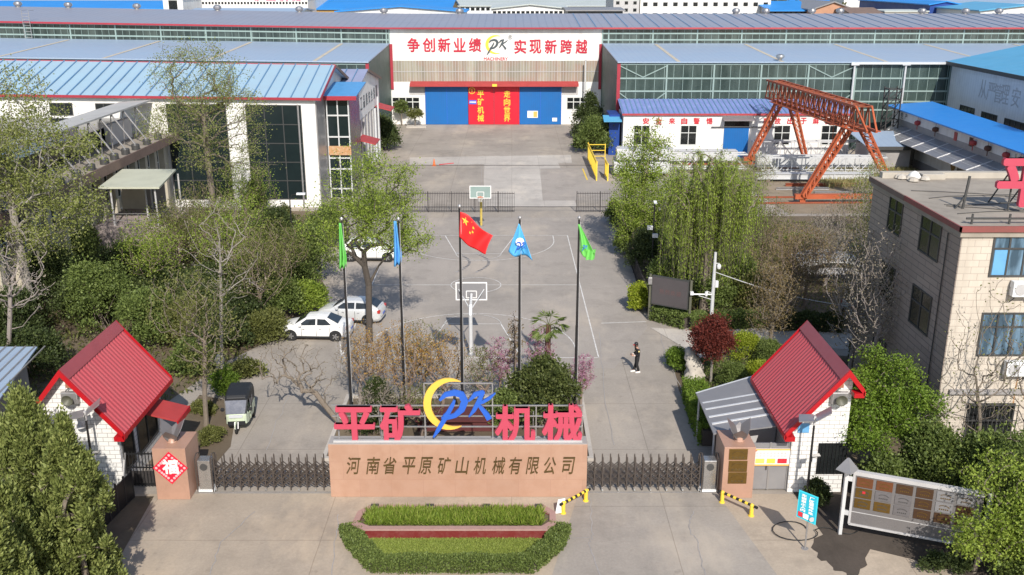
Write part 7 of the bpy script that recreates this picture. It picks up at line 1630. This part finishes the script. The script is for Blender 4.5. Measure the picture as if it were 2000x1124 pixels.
# centre island
b = gp(690, 770); tree('leaning_bare_tree', 'bare dark tree leaning out over the drive by the outermost flagpole', (-8.3, 43.6, 0), (-10.2, 44.4, 2.0), [((-10.9, 44.8, 2.9), (1.9, 1.4, 1.3), 3), ((-9.6, 44.2, 2.2), (1.5, 1, .9), 1)], .13, 130, 3, .09, 'bud_grey', 'bark', rmin=.01, spread=.15, asc=.45)
for x, y, h, r, lm, bm, nt, lb in ((-7.9, 46.2, 4.4, 1.3, 'bud_grey', 'twig_grey', 240, 'grey bare shrub at the outer end of the flag island'), (-4.6, 46.6, 4.6, 1.5, 'leaf_olive', 'twig_brown', 300, 'olive brown shrub below the white hoop post'), (-7.0, 45.2, 5.0, 1.5, 'bud_orange', 'twig_brown', 260, 'orange budded bare shrub between the two limp flags'), (-5.4, 44.6, 5.2, 1.5, 'bud_orange', 'twig_brown', 380, 'orange budded shrub with pale stem left of the red flag pole'), (-3.6, 45.6, 4.4, 1.5, 'bud_orange', 'twig_brown', 280, 'golden twigged shrub directly in front of the near hoop'), (-6.2, 42.6, 3.0, 1.3, 'bud_grey', 'twig_grey', 240, 'grey brown bare shrub just behind the big pink letters'), (-4.4, 42.4, 2.9, 1.2, 'leaf_olive', 'twig_brown', 240, 'olive brown shrub behind the crescent logo'), (-1.6, 45.6, 3.6, 1.1, 'leaf_olive', 'twig_brown', 200, 'thin olive shrub right of the red flag pole')):
    tree('budding_shrub', lb, (x, y, 0), (x + .2, y, h * .42), [((x, y, h * .66), (r, r * .9, h * .34), 1)], .085, nt, 7, .085, lm, bm, 'budding shrubs of the flag island', 'shrub', rmin=.008, spread=.16, asc=.75)
bush('island_conifer', 'dark green conifer shrub behind the pink letters on the left of the island', (-6.5, 43.0, 0), 1.3, 1.2, 2.9, 14000, .13, 'leaf_dark', 'cone', 44, None, 'shrub', .22, .7, 3)
bush('island_evergreen', 'big loose evergreen bush behind the right hand pink letters', (1.5, 43.9, 0), 2.15, 1.7, 3.6, 22000, .14, 'leaf_evergreen', 'dome', 44, None, 'bush')
bush('island_evergreen', 'low evergreen bush in front of the sparse conifer on the island', (-.2, 43.2, 0), 1.1, 1.0, 2.2, 9000, .12, 'leaf_mid', 'dome', 34, None, 'bush')
for x, y, h, r, lb in ((1.4, 46.4, 4.3, .8, 'pink blossom tree beside the palm trunk'), (-.6, 46.2, 3.9, .8, 'pink blossom tree left of the light blue flag pole'), (3.5, 45.2, 3.3, .7, 'pink blossom shrub next to the green flag pole')):
    tree('blossom_tree', lb, (x, y, 0), (x, y, h * .35), [((x, y, h * .68), (r, r, h * .32), 1)], .07, 120, 20, .075, 'blossom_pink', 'twig_brown', 'pink blossom trees', rmin=.014, spread=.10, up=.3)
p = V3((.15, 45.6, 0)); t = tree('sparse_conifer', 'thin dark dead looking conifer left of the palm', p, (p.x, p.y, 4.9), [((p.x, p.y, 3.9), (.45, .45, 1.5), 1)], .06, 110, 6, .09, 'leaf_rust', 'twig_brown', rmin=.012, spread=.1, up=-.05)
# palm
p = V3((1.75, 46.4, 0)); t = thing('fan_palm', 'small fan palm with drooping fans in the flag island', 'palm tree', p); z = 4.35
MB().tube([p, p + V3((.05, 0, 2)), p + V3((.1, 0, z))], [.17, .17, .13], 10).build('trunk', 'palm_trunk', t); P_, D_, S_ = [], [], []
m = MB()
for k in range(13):
    a = k * 2.4; el_ = RNG.uniform(-.5, .9); d = np.array([math.cos(a) * math.cos(el_), math.sin(a) * math.cos(el_), math.sin(el_)]); q = np.array([p.x + .1, p.y, z]); e = q + d * .62; m.tube([q, q + d * .35 + np.array([0, 0, .06]), e], .016, 4)
    s = unit(np.cross(d, [[0, 0, 1.]]))[0]
    for j in np.linspace(-1.25, 1.25, 22): P_.append(e); D_.append(d * math.cos(j) + s * math.sin(j) + np.array([0, 0, -.35 * abs(j) - .15])); S_.append(.55)
m.build('leaf_stalks', 'leaf_olive', t); leaf_cards('fans', np.array(P_), np.array(D_), np.array(S_), .055, 'leaf_mid', t)
# right of the drive
for (u, v), h, r, lb in (((1150, 272), 6.4, 2.5, 'dark clipped cypress in front of the entrance wall window'), ((1160, 300), 4.2, 2.6, 'lower rounded cypress in front of the dark clipped cypress')):
    b = gp(u, v); bush('yard_cypress', lb, (b.x, b.y, 0), r, r, h, 15000, .24, 'leaf_mid' if h < 5 else 'leaf_dark', 'cone' if h > 5 else 'dome', 60, None, 'tree', .25, .5, 3, 'bark', .3 if h < 5 else 0, 1.2, .1)
hedge('boxed_hedge', 'dark boxed hedge at the foot of the clipped cypresses', [gp(1122, 287)[:2], gp(1185, 287)[:2]], 2.0, 1.2, 7000, .2, 'leaf_dark')
b = gp(1375, 610); tree('weeping_willow', 'large weeping willow with long hanging green strands', (b.x, b.y, 0), (b.x + .2, b.y + 1, 7.4), [((b.x + .2, b.y + 1, 9.1), (2.6, 2.4, 1.6), 5), ((b.x + 1.3, b.y + .5, 7.8), (2.3, 2.2, 1.4), 4), ((b.x - 1.2, b.y + .5, 7.6), (2.0, 2.2, 1.3), 3)], .3, 240, 22, .19, 'leaf_willow', 'bark', spread=.3, wr=.13, droop=.9, strands=1000, slen=(1.6, 6.0))
b = gp(1255, 560); tree('garden_tree', 'loose brownish green tree left of the willow below the red slogan', (b.x + .9, b.y + 9, 0), (b.x + 1.0, b.y + 9, 6), [((b.x + 1.2, b.y + 9, 7.8), (2.3, 2, 2.6), 4), ((b.x + .2, b.y + 9, 6.0), (1.8, 1.8, 1.6), 2)], .16, 330, 24, .15, 'leaf_fresh', 'bark', spread=.35, clump=50, lump=.28)
for (u, v), h, r, lb in (((1235, 505), 6.6, 1.9, 'loose light green tree left of the willow at the end of the garden fence'), ((1300, 500), 7.6, 2.1, 'loose light green tree rising behind the camera lamp post'), ((1420, 520), 6.2, 1.9, 'loose light green tree right of the willow crown')):
    b = gp(u, v); tree('garden_tree', lb, (b.x, b.y, 0), (b.x, b.y, h * .42), [((b.x, b.y, h * .68), (r, r, h * .32), 3), ((b.x - .3, b.y, h * .4), (r * .8, r * .8, h * .2), 1)], .11, 300, 30, .13, 'leaf_willow' if u > 1290 else 'leaf_fresh', 'bark', 'loose trees by the willow', rmin=.012, spread=.34, asc=.45)
for (u, v), r, h, lm, lb in (((1225, 485), 1.2, 2.4, 'leaf_mid', 'green bush leaning over the garden fence by the bare post'), ((1290, 480), 1.9, 3.4, 'leaf_mid', 'green bush under the loose light green trees'), ((1390, 590), 1.6, 2.6, 'leaf_mid', 'green bush between willow trunk and camera mast'), ((1475, 590), 1.7, 2.6, 'leaf_olive', 'olive bush right of the camera mast'), ((1245, 455), 1.7, 3.5, 'leaf_dark', 'dark evergreen at the far end of the garden fence'), ((1265, 520), 1.7, 3.6, 'leaf_dark', 'dark evergreen just behind the two camera lamp post'), ((1300, 570), 1.6, 3.2, 'leaf_mid', 'layered evergreen behind the display screen'), ((1345, 520), 1.9, 4.2, 'leaf_dark', 'dark evergreen in the heart of the willow'), ((1245, 590), .9, 1.9, 'leaf_lime', 'pale flowering bush at the garden edge by the road'), ((1325, 590), 1.2, 1.7, 'leaf_olive', 'olive shrub directly above the display screen'), ((1430, 560), 1.8, 3.0, 'leaf_mid', 'green bush right of the willow trunk'), ((1205, 425), 1.2, 2.3, 'leaf_mid', 'green bush at the end of the short iron fence')):
    b = gp(u, v + 15); bush('garden_evergreen', lb, (b.x, b.y, 0), r, r, h, int(7500 * r), .14, lm, 'dome', 40, 'bushes of the right garden')
hedge('garden_hedge', 'dark green hedge in front of the display screen and camera mast', [gp(1282, 622)[:2], gp(1345, 640)[:2], gp(1420, 638)[:2], gp(1520, 634)[:2]], 1.3, .85, 16000, .12, 'leaf_mid')
hedge('road_hedge', 'clipped bright hedge along the road between rock and lean-to roof', [gp(1352, 775)[:2], gp(1370, 830)[:2], gp(1388, 872)[:2]], 1.1, 1.05, 15000, .085, 'leaf_bright')
for (pa, pb), lb, lm in ((((1530, 482), (1600, 482)), 'hedge strip behind the bare trees in the yard garden', 'leaf_mid'), (((1640, 500), (1715, 505)), 'hedge strip near the far corner of the tiled office', 'leaf_dark'), (((1500, 640), (1640, 645)), 'shaded hedge along the path behind the right gatehouse', 'leaf_dark'), (((1660, 706), (1790, 720)), 'shaded hedge at the foot of the tiled office', 'leaf_dark')): hedge('garden_hedge', lb, [gp(*pa)[:2], gp(*pb)[:2]], 1.2, .9, 6000, .14, lm)
n = 5000; blades('dry_ground_cover', np.column_stack([RNG.uniform(19, 27, n), RNG.uniform(70, 78, n), np.full(n, .01)]), .3, .12, 'dry_grass', None, lean=.8)
n = 6000; blades('garden_ground_cover', np.column_stack([RNG.uniform(10, 30, n), RNG.uniform(58, 86, n), np.full(n, .01)]), .3, .14, 'leaf_olive', None, lean=.8)
n = 14000; q = np.column_stack([RNG.uniform(-34, -15.5, n), RNG.uniform(44, 88, n), np.full(n, .01)]); q = q[q[:, 0] < -15 - np.clip((50 - q[:, 1]) * .9, 0, 20)]; blades('garden_ground_cover', q, .34, .14, 'leaf_olive', None, lean=.9)
n = 9000; blades('path_side_ground_cover', np.column_stack([RNG.uniform(9.5, 19, n), RNG.uniform(44, 52.5, n), np.full(n, .01)]), .25, .15, 'leaf_mid', None, lean=.9)
struct(MB().poly([gp(1370, 700, .02), gp(1270, 640, .02), gp(1345, 645, .02), gp(1520, 640, .02), gp(1760, 645, .02), gp(1760, 690, .02), gp(1500, 672, .02)]), 'garden_path', 'pale_concrete')
# brown bare trees on the right
br_ = [((1480, 560), 6.6, 2.1, 'leaf_olive', 'twig_brown', 520, 10, 'olive twigged tree right of the willow'), ((1535, 640), 6.8, 2.0, 'leaf_rust', 'twig_brown', 600, 7, 'reddish twigged tree above the right gatehouse ridge'), ((1500, 690), 5.4, 1.5, 'leaf_rust', 'bark', 480, 7, 'rusty twigged tree with two trunks behind the right gatehouse'), ((1690, 560), 8.6, 2.6, 'leaf_olive', 'twig_grey', 800, 8, 'tall grey twigged tree at the far corner of the tiled office'), ((1705, 720), 7.4, 2.1, 'bud_grey', 'bark_pale', 650, 3, 'bare pale trunked tree against the dark side of the tiled office'), ((1660, 650), 6.6, 2.0, 'bud_grey', 'twig_grey', 620, 3, 'bare grey tree over the shaded car'), ((1610, 560), 6.0, 1.9, 'bud_grey', 'twig_grey', 620, 4, 'bare grey tree by the arched carport'), ((1570, 600), 5.6, 1.8, 'leaf_rust', 'twig_brown', 520, 7, 'brown twigged tree between carport and red roof'), ((1700, 470), 6.8, 2.0, 'leaf_willow', 'twig_grey', 260, 12, 'yellow green budding tree under the crane leg'), ((1440, 440), 5.8, 2.2, 'leaf_fresh', 'twig_grey', 260, 14, 'loose green tree between willow and crane'), ((1470, 400), 5.2, 2.2, 'leaf_pale', 'twig_grey', 240, 12, 'pale thin tree in front of the steel trusses'), ((1697, 790), 9.6, 1.7, 'bud_grey', 'twig_grey', 620, 3, 'tall grey bare tree with dark trunk right behind the red gatehouse ridge'), ((1712, 720), 10.8, 1.9, 'leaf_olive', 'twig_grey', 700, 4, 'tallest grey bare tree in front of the dark side of the tiled office'), ((1655, 745), 8.6, 1.7, 'leaf_rust', 'twig_grey', 520, 4, 'brownish bare tree over the shaded path by the red gatehouse'), ((1740, 640), 8.4, 1.6, 'bud_grey', 'twig_grey', 420, 3, 'slim bare tree touching the tiled office windows')]
for (u, v), h, r, lm, bm, nt, pt_, lb in br_:
    b = gp(u, v); tree('bare_tree', lb, (b.x, b.y, 0), (b.x + .2, b.y, h * .5), [((b.x, b.y, h * .68), (r, r, h * .34), 3), ((b.x, b.y, h * .42), (r * .9, r * .9, h * .24), 1)], .12, nt, pt_ + 2, .10, lm, bm, 'bare twigged trees on the right', rmin=.013, spread=.3, asc=.8)
# red leaved globe, round hedges, bonsai bushes
b = gp(1388, 748); bush('red_leaved_tree', 'globe shaped tree with dark red leaves beside the eroded rock', (b.x, b.y, 0), 1.32, 1.32, 2.6, 22000, .10, 'leaf_red', 'ball', 60, None, 'tree', .33, .2, 0, 'bark_pale', 1.2, 1, .07)
for (u, v), rx, ry, h, lm, lb in (((1324, 722), .72, 1.25, 1.25, 'leaf_bright', 'bright green clipped round bush at the road edge before the rock'), ((1452, 705), 1.2, 1.1, 1.7, 'leaf_lime', 'yellow green bush right of the red leaved tree'), ((1430, 760), 1.0, .9, 1.5, 'leaf_mid', 'rounded bonsai like bush under the red leaved tree'), ((1475, 745), .9, .8, 1.2, 'leaf_lime', 'lime bush at the edge of the red gatehouse roof'), ((1500, 715), 1.1, .9, 1.6, 'leaf_mid', 'mid green bush behind the red gatehouse roof')):
    b = gp(u, v); bush('clipped_bush', lb, (b.x, b.y, 0), rx, ry, h, 11000, .085, lm, 'dome', 44, 'clipped bushes by the gatehouse')
# bright maple like tree and lower right trees
b = gp(1718, 940); tree('bright_green_tree', 'bright feathery green tree between red gatehouse and tiled office', (b.x, b.y, 0), (b.x - .3, b.y + .3, 3.0), [((b.x - .2, b.y + .4, 4.4), (1.5, 1.4, 1.6), 4), ((b.x - 1.3, b.y - .6, 3.0), (1.2, 1.3, 1.2), 3), ((b.x + 1.0, b.y, 3.4), (1.5, 1.3, 1.4), 3)], .14, 300, 80, .12, 'leaf_bright', 'bark', spread=.28, clump=46, lump=.3)
for (x, y), h, r, lb in (((17.6, 36.6), 3.6, 1.7, 'dark green bushy tree behind the honour board'), ((19.6, 35.6), 3.9, 1.8, 'leafy tree in front of the barred ground floor window'), ((15.6, 36.4), 2.2, 1.1, 'small dark bush behind the honour board beside the gatehouse window')):
    bush('leafy_bush', lb, (x, y, 0), r, r, h, 18000, .13, 'leaf_mid', 'dome', 50, None, 'bush', .35, .2, 4)
b = V3((17.2, 31.3, 0)); tree('corner_tree', 'light green tree in the lower right corner with visible forked trunk', b, (17.4, 31.2, 1.9), [((18.3, 31.6, 3.5), (1.6, 1.4, 1.3), 4), ((16.9, 30.5, 2.1), (1.2, 1, .8), 2), ((18.7, 30.6, 2.5), (1.4, 1.2, 1.2), 3)], .08, 330, 40, .115, 'leaf_fresh', 'bark', spread=.30, clump=46, lump=.28, rmin=.01, asc=.4)
tree('corner_tree', 'mid green tree cut by the right edge below the office', (20.0, 32.2, 0), (20, 32.2, 2.2), [((20.2, 32.4, 3.7), (2.0, 1.8, 1.6), 4), ((19.4, 31.2, 2.2), (1.6, 1.2, 1.2), 3)], .12, 330, 48, .12, 'leaf_mid', 'bark', spread=.32, clump=46, lump=.28, asc=.4)
bush('leafy_bush', 'dense dark green bush filling the lower right corner under the light tree', (19.0, 30.4, 0), 1.7, 1.4, 1.9, 16000, .12, 'leaf_mid', 'dome', 50); bush('leafy_bush', 'dark green bush between honour board end and the corner tree', (18.3, 33.6, 0), 1.5, 1.3, 2.6, 16000, .12, 'leaf_mid', 'dome', 50)
bush('verge_bush', 'dark creeping shrub under the right end of the honour board', (16.3, 31.6, 0), 1.3, .7, .6, 5000, .1, 'leaf_dark', 'dome', 24); bush('verge_bush', 'green round bush at the foot of the gatehouse window by the board post', (12.75, 36.2, 0), .65, .6, 1.2, 6000, .09, 'leaf_dark', 'dome', 26)
for x, y, h, lean, lb in ((20.1, 37.6, 9.2, -1.1, 'bare pale tree with forked trunk in front of the tiled office'), (21.6, 37.2, 9.6, .3, 'second bare pale tree crossing the office windows')):
    tree('bare_office_tree', lb, (x, y, 0), (x + lean * .5, y, 5.2), [((x + lean * .5, y - .3, 7.2), (1.8, 1.3, 2.6), 3), ((x + lean, y - .5, 4.4), (2.1, 1.2, 1.6), 2)], .085, 150, 3, .1, 'leaf_olive', 'bark', 'bare trees in front of the office', rmin=.009, spread=.2, asc=.9)
b = V3((58.5, 101, 0)); tree('edge_tree', 'olive leaved tree at the right edge before the grey warehouse', (54.5, 96, 0), (54.5, 96, 8), [((54.5, 96, 10), (2.5, 2.5, 2.3), 1)], .2, 160, 40, .2, 'leaf_olive', 'bark', spread=.4)
m = MB(); 
for k in range(9): m.beam((35.4 + k * 1.25, 106.2 + .3 * k, 0), (35.4 + k * 1.25, 106.2 + .3 * k, 2.6), .06)
n = 7000; blades('dry_reeds', np.column_stack([RNG.uniform(33, 45.5, n), RNG.uniform(100, 112, n), np.full(n, .01)]), .7, .05, 'dry_grass', None, lean=.4)
# ------------------------------------------------------------------ FAR BACKGROUND
def far_hall(name, label, x0, x1, y0, y1, ze, zr, axis, wm, rm, rows=(), nwin=0, ww=.7, cat='factory', gm='glass_black', flat=False):
    t = thing(name, label, cat, ((x0 + x1) / 2, y0, 0)); m = MB()
    if flat: m.box(x0, x1, y0, y1, 0, ze)
    else: gable_walls(m, x0, x1, y0, y1, ze, zr, axis, .3)
    m.build('walls', wm, t); m = MB()
    if flat: m.box(x0 - .2, x1 + .2, y0 - .2, y1 + .2, ze, ze + .3)
    else: gable_roof(m, x0, x1, y0, y1, ze, zr, axis, .25, .5)
    m.build('roof', rm, t)
    for z0, z1 in rows:
        for k in range(nwin):
            x = x0 + (x1 - x0) * (k + .5) / nwin; MB().box(x - ww, x + ww, y0 - .06, y0 + .02, z0, z1).build('window', gm, t)
    return t
def fx(u, Y): return (u - 1000) * (Y * CT + 4.5) / FPX
def fz(v, Y): return CAM_H + Y * ray(1000, v)[2] / ray(1000, v)[1]
def FH(name, label, u0, u1, Y, D, ve, vr, axis, wm, rm, rows=(), n=0, ww=.7, cat='factory', flat=False):
    yr = Y + (D / 2 if axis == 'x' else 0)
    return far_hall(name, label, fx(u0, Y), fx(u1, Y), Y, Y + D, fz(ve, Y), max(fz(vr, yr), fz(ve, Y) + .3), axis, wm, rm, [(fz(b, Y), fz(t_, Y)) for t_, b in rows], n, ww, cat, flat=flat)
FH('far_factory', 'far long blue roofed hall at the left edge beyond the main roof', -120, 326, 215, 26, 18, 4, 'x', 'white_wall', 'azure_roof')
FH('far_factory', 'far white corner block with dark doorway between two blue roofs', 328, 366, 212, 13, -3, -4, 'x', 'white_wall', 'pale_roof', ((1, 22),), 1, .9, flat=True)
t_ = FH('far_factory', 'far white hall with pink characters over a strip of small windows', 370, 606, 230, 30, -5, -6, 'x', 'white_wall', 'pale_roof', ((4, 8.6),), 38, .22, flat=True)
for k, ch in enumerate('矿山机械'): x = fx(502 + k * 24, 229.9); put_glyph(MB_(), ch, (x, 229.93, fz(2.6, 229.9)), (2.2, 0, 0), (0, 0, 1.5), (0, -.03, 0), .02).build('character', 'window_pink', t_)
FH('far_shed', 'far low pale blue roof in front of the white windowed hall', 372, 585, 205, 16, 26.5, 18.5, 'x', 'white_wall', 'aisle_blue')
FH('far_factory', 'far hall with vivid blue roof behind a low white gable', 612, 880, 240, 34, 19, 1, 'x', 'ochre', 'azure_roof')
FH('far_factory', 'far low white gable front below the vivid blue roof', 662, 908, 215, 14, 24, 14, 'y', 'white_wall', 'azure_roof')
FH('far_factory', 'far grey green roofed hall with dark window strips above the entrance', 800, 1196, 290, 40, 13, 1, 'x', 'grey_corrugated', 'pale_roof', ((15, 21),), 40, .5)
FH('far_factory', 'far white gable hall with row of dark windows above the entrance logo', 962, 1108, 235, 25, 18, 10, 'y', 'white_wall', 'pale_roof', ((22, 26.5),), 16, .38)
FH('far_shed', 'far dark open shed beside the white multi storey factory', 1108, 1214, 215, 17, 22, 18, 'x', 'frame_dark', 'lead_sheet')
FH('far_office', 'far white multi storey factory with rows of small windows', 1248, 1500, 250, 20, -8, -9, 'x', 'white_wall', 'pale_roof', ((5, 12.5), (26, 30)), 13, .55, 'office building', flat=True)
FH('far_office', 'far grey plastered block left of the white multi storey factory', 1196, 1246, 248, 20, -8, -9, 'x', 'fin_grey', 'pale_roof', ((3, 9), (17, 23)), 3, .4, 'office building', flat=True)
FH('far_factory', 'far blue roofed hall left of the orange brick gable', 1500, 1590, 240, 34, 22, 4, 'x', 'grey_wall', 'azure_roof', ((24, 29),), 9, .8)
FH('far_house', 'far orange brick gable house', 1582, 1660, 235, 24, 19, 5, 'y', 'brick_orange', 'lead_sheet', cat='house')
FH('far_shed', 'far low dark roof to the right of the orange brick gable', 1655, 1712, 225, 12, 27, 17, 'x', 'stucco', 'fascia_brown')
FH('far_block', 'far tall white block behind bare trees', 1644, 1710, 330, 15, -4, -5, 'x', 'white_wall', 'pale_roof', cat='apartment block', flat=True)
FH('far_house', 'far orange block next to the dark blue hall', 1738, 1795, 300, 18, 1, -3, 'x', 'brick_orange', 'terracotta', ((6, 12),), 3, .5, cat='house')
FH('far_shed', 'far pale concrete shed row below the orange block', 1722, 1806, 240, 12, 24, 22, 'x', 'concrete_slab', 'pale_roof', flat=True)
FH('far_factory', 'far dark blue gable hall', 1808, 1868, 245, 50, 10, 4, 'y', 'navy', 'azure_roof')
FH('far_factory', 'far light blue walled hall right of the dark blue gable', 1869, 1935, 246, 40, 14, 2, 'x', 'light_blue_wall', 'aisle_blue', ((17, 23),), 5, .8)
FH('far_factory', 'far white gable hall at the right edge', 1905, 2090, 222, 26, 22, 11, 'y', 'white_wall', 'sky_blue')
FH('far_factory', 'far hall with long pale blue roof behind the dark blue gable', 1850, 2150, 330, 40, 8, 0, 'x', 'white_wall', 'aisle_blue')
FH('far_factory', 'far wide pale hall closing the view at top left', -200, 640, 330, 40, 4, -8, 'x', 'white_wall', 'aisle_blue')
FH('far_factory', 'far wide grey hall closing the view behind the entrance', 600, 1300, 380, 40, 4, -8, 'x', 'grey_corrugated', 'lead_sheet', ((6, 9),), 30, 1.)
FH('far_factory', 'far wide blue roofed hall closing the view at top right', 1480, 2200, 420, 40, 6, -3, 'x', 'grey_wall', 'azure_roof')
for k, (u, Y, h, r, lb) in enumerate(((1640, 290, 15.2, 4, 'far bare tree before the tall white block'), (1728, 345, 16, 5, 'far green tree right of the tall white block'), (1690, 270, 13.6, 4, 'far brown tree above the low dark roof'), (1565, 345, 15.5, 5, 'far tree behind the brick gable'), (1520, 400, 15, 7, 'far tree above the blue roofed hall'), (1775, 380, 15.4, 6, 'far tree above the orange block'))):
    x = fx(u, Y); bush('far_tree', lb, (x, Y, 0), r, r, h, 3500, .9, 'leaf_olive' if k % 2 == 0 else 'leaf_mid', 'dome', 30, 'far trees beyond the factory roofs', 'tree', .4, .2, 0, 'bark', 0, 1, .3)
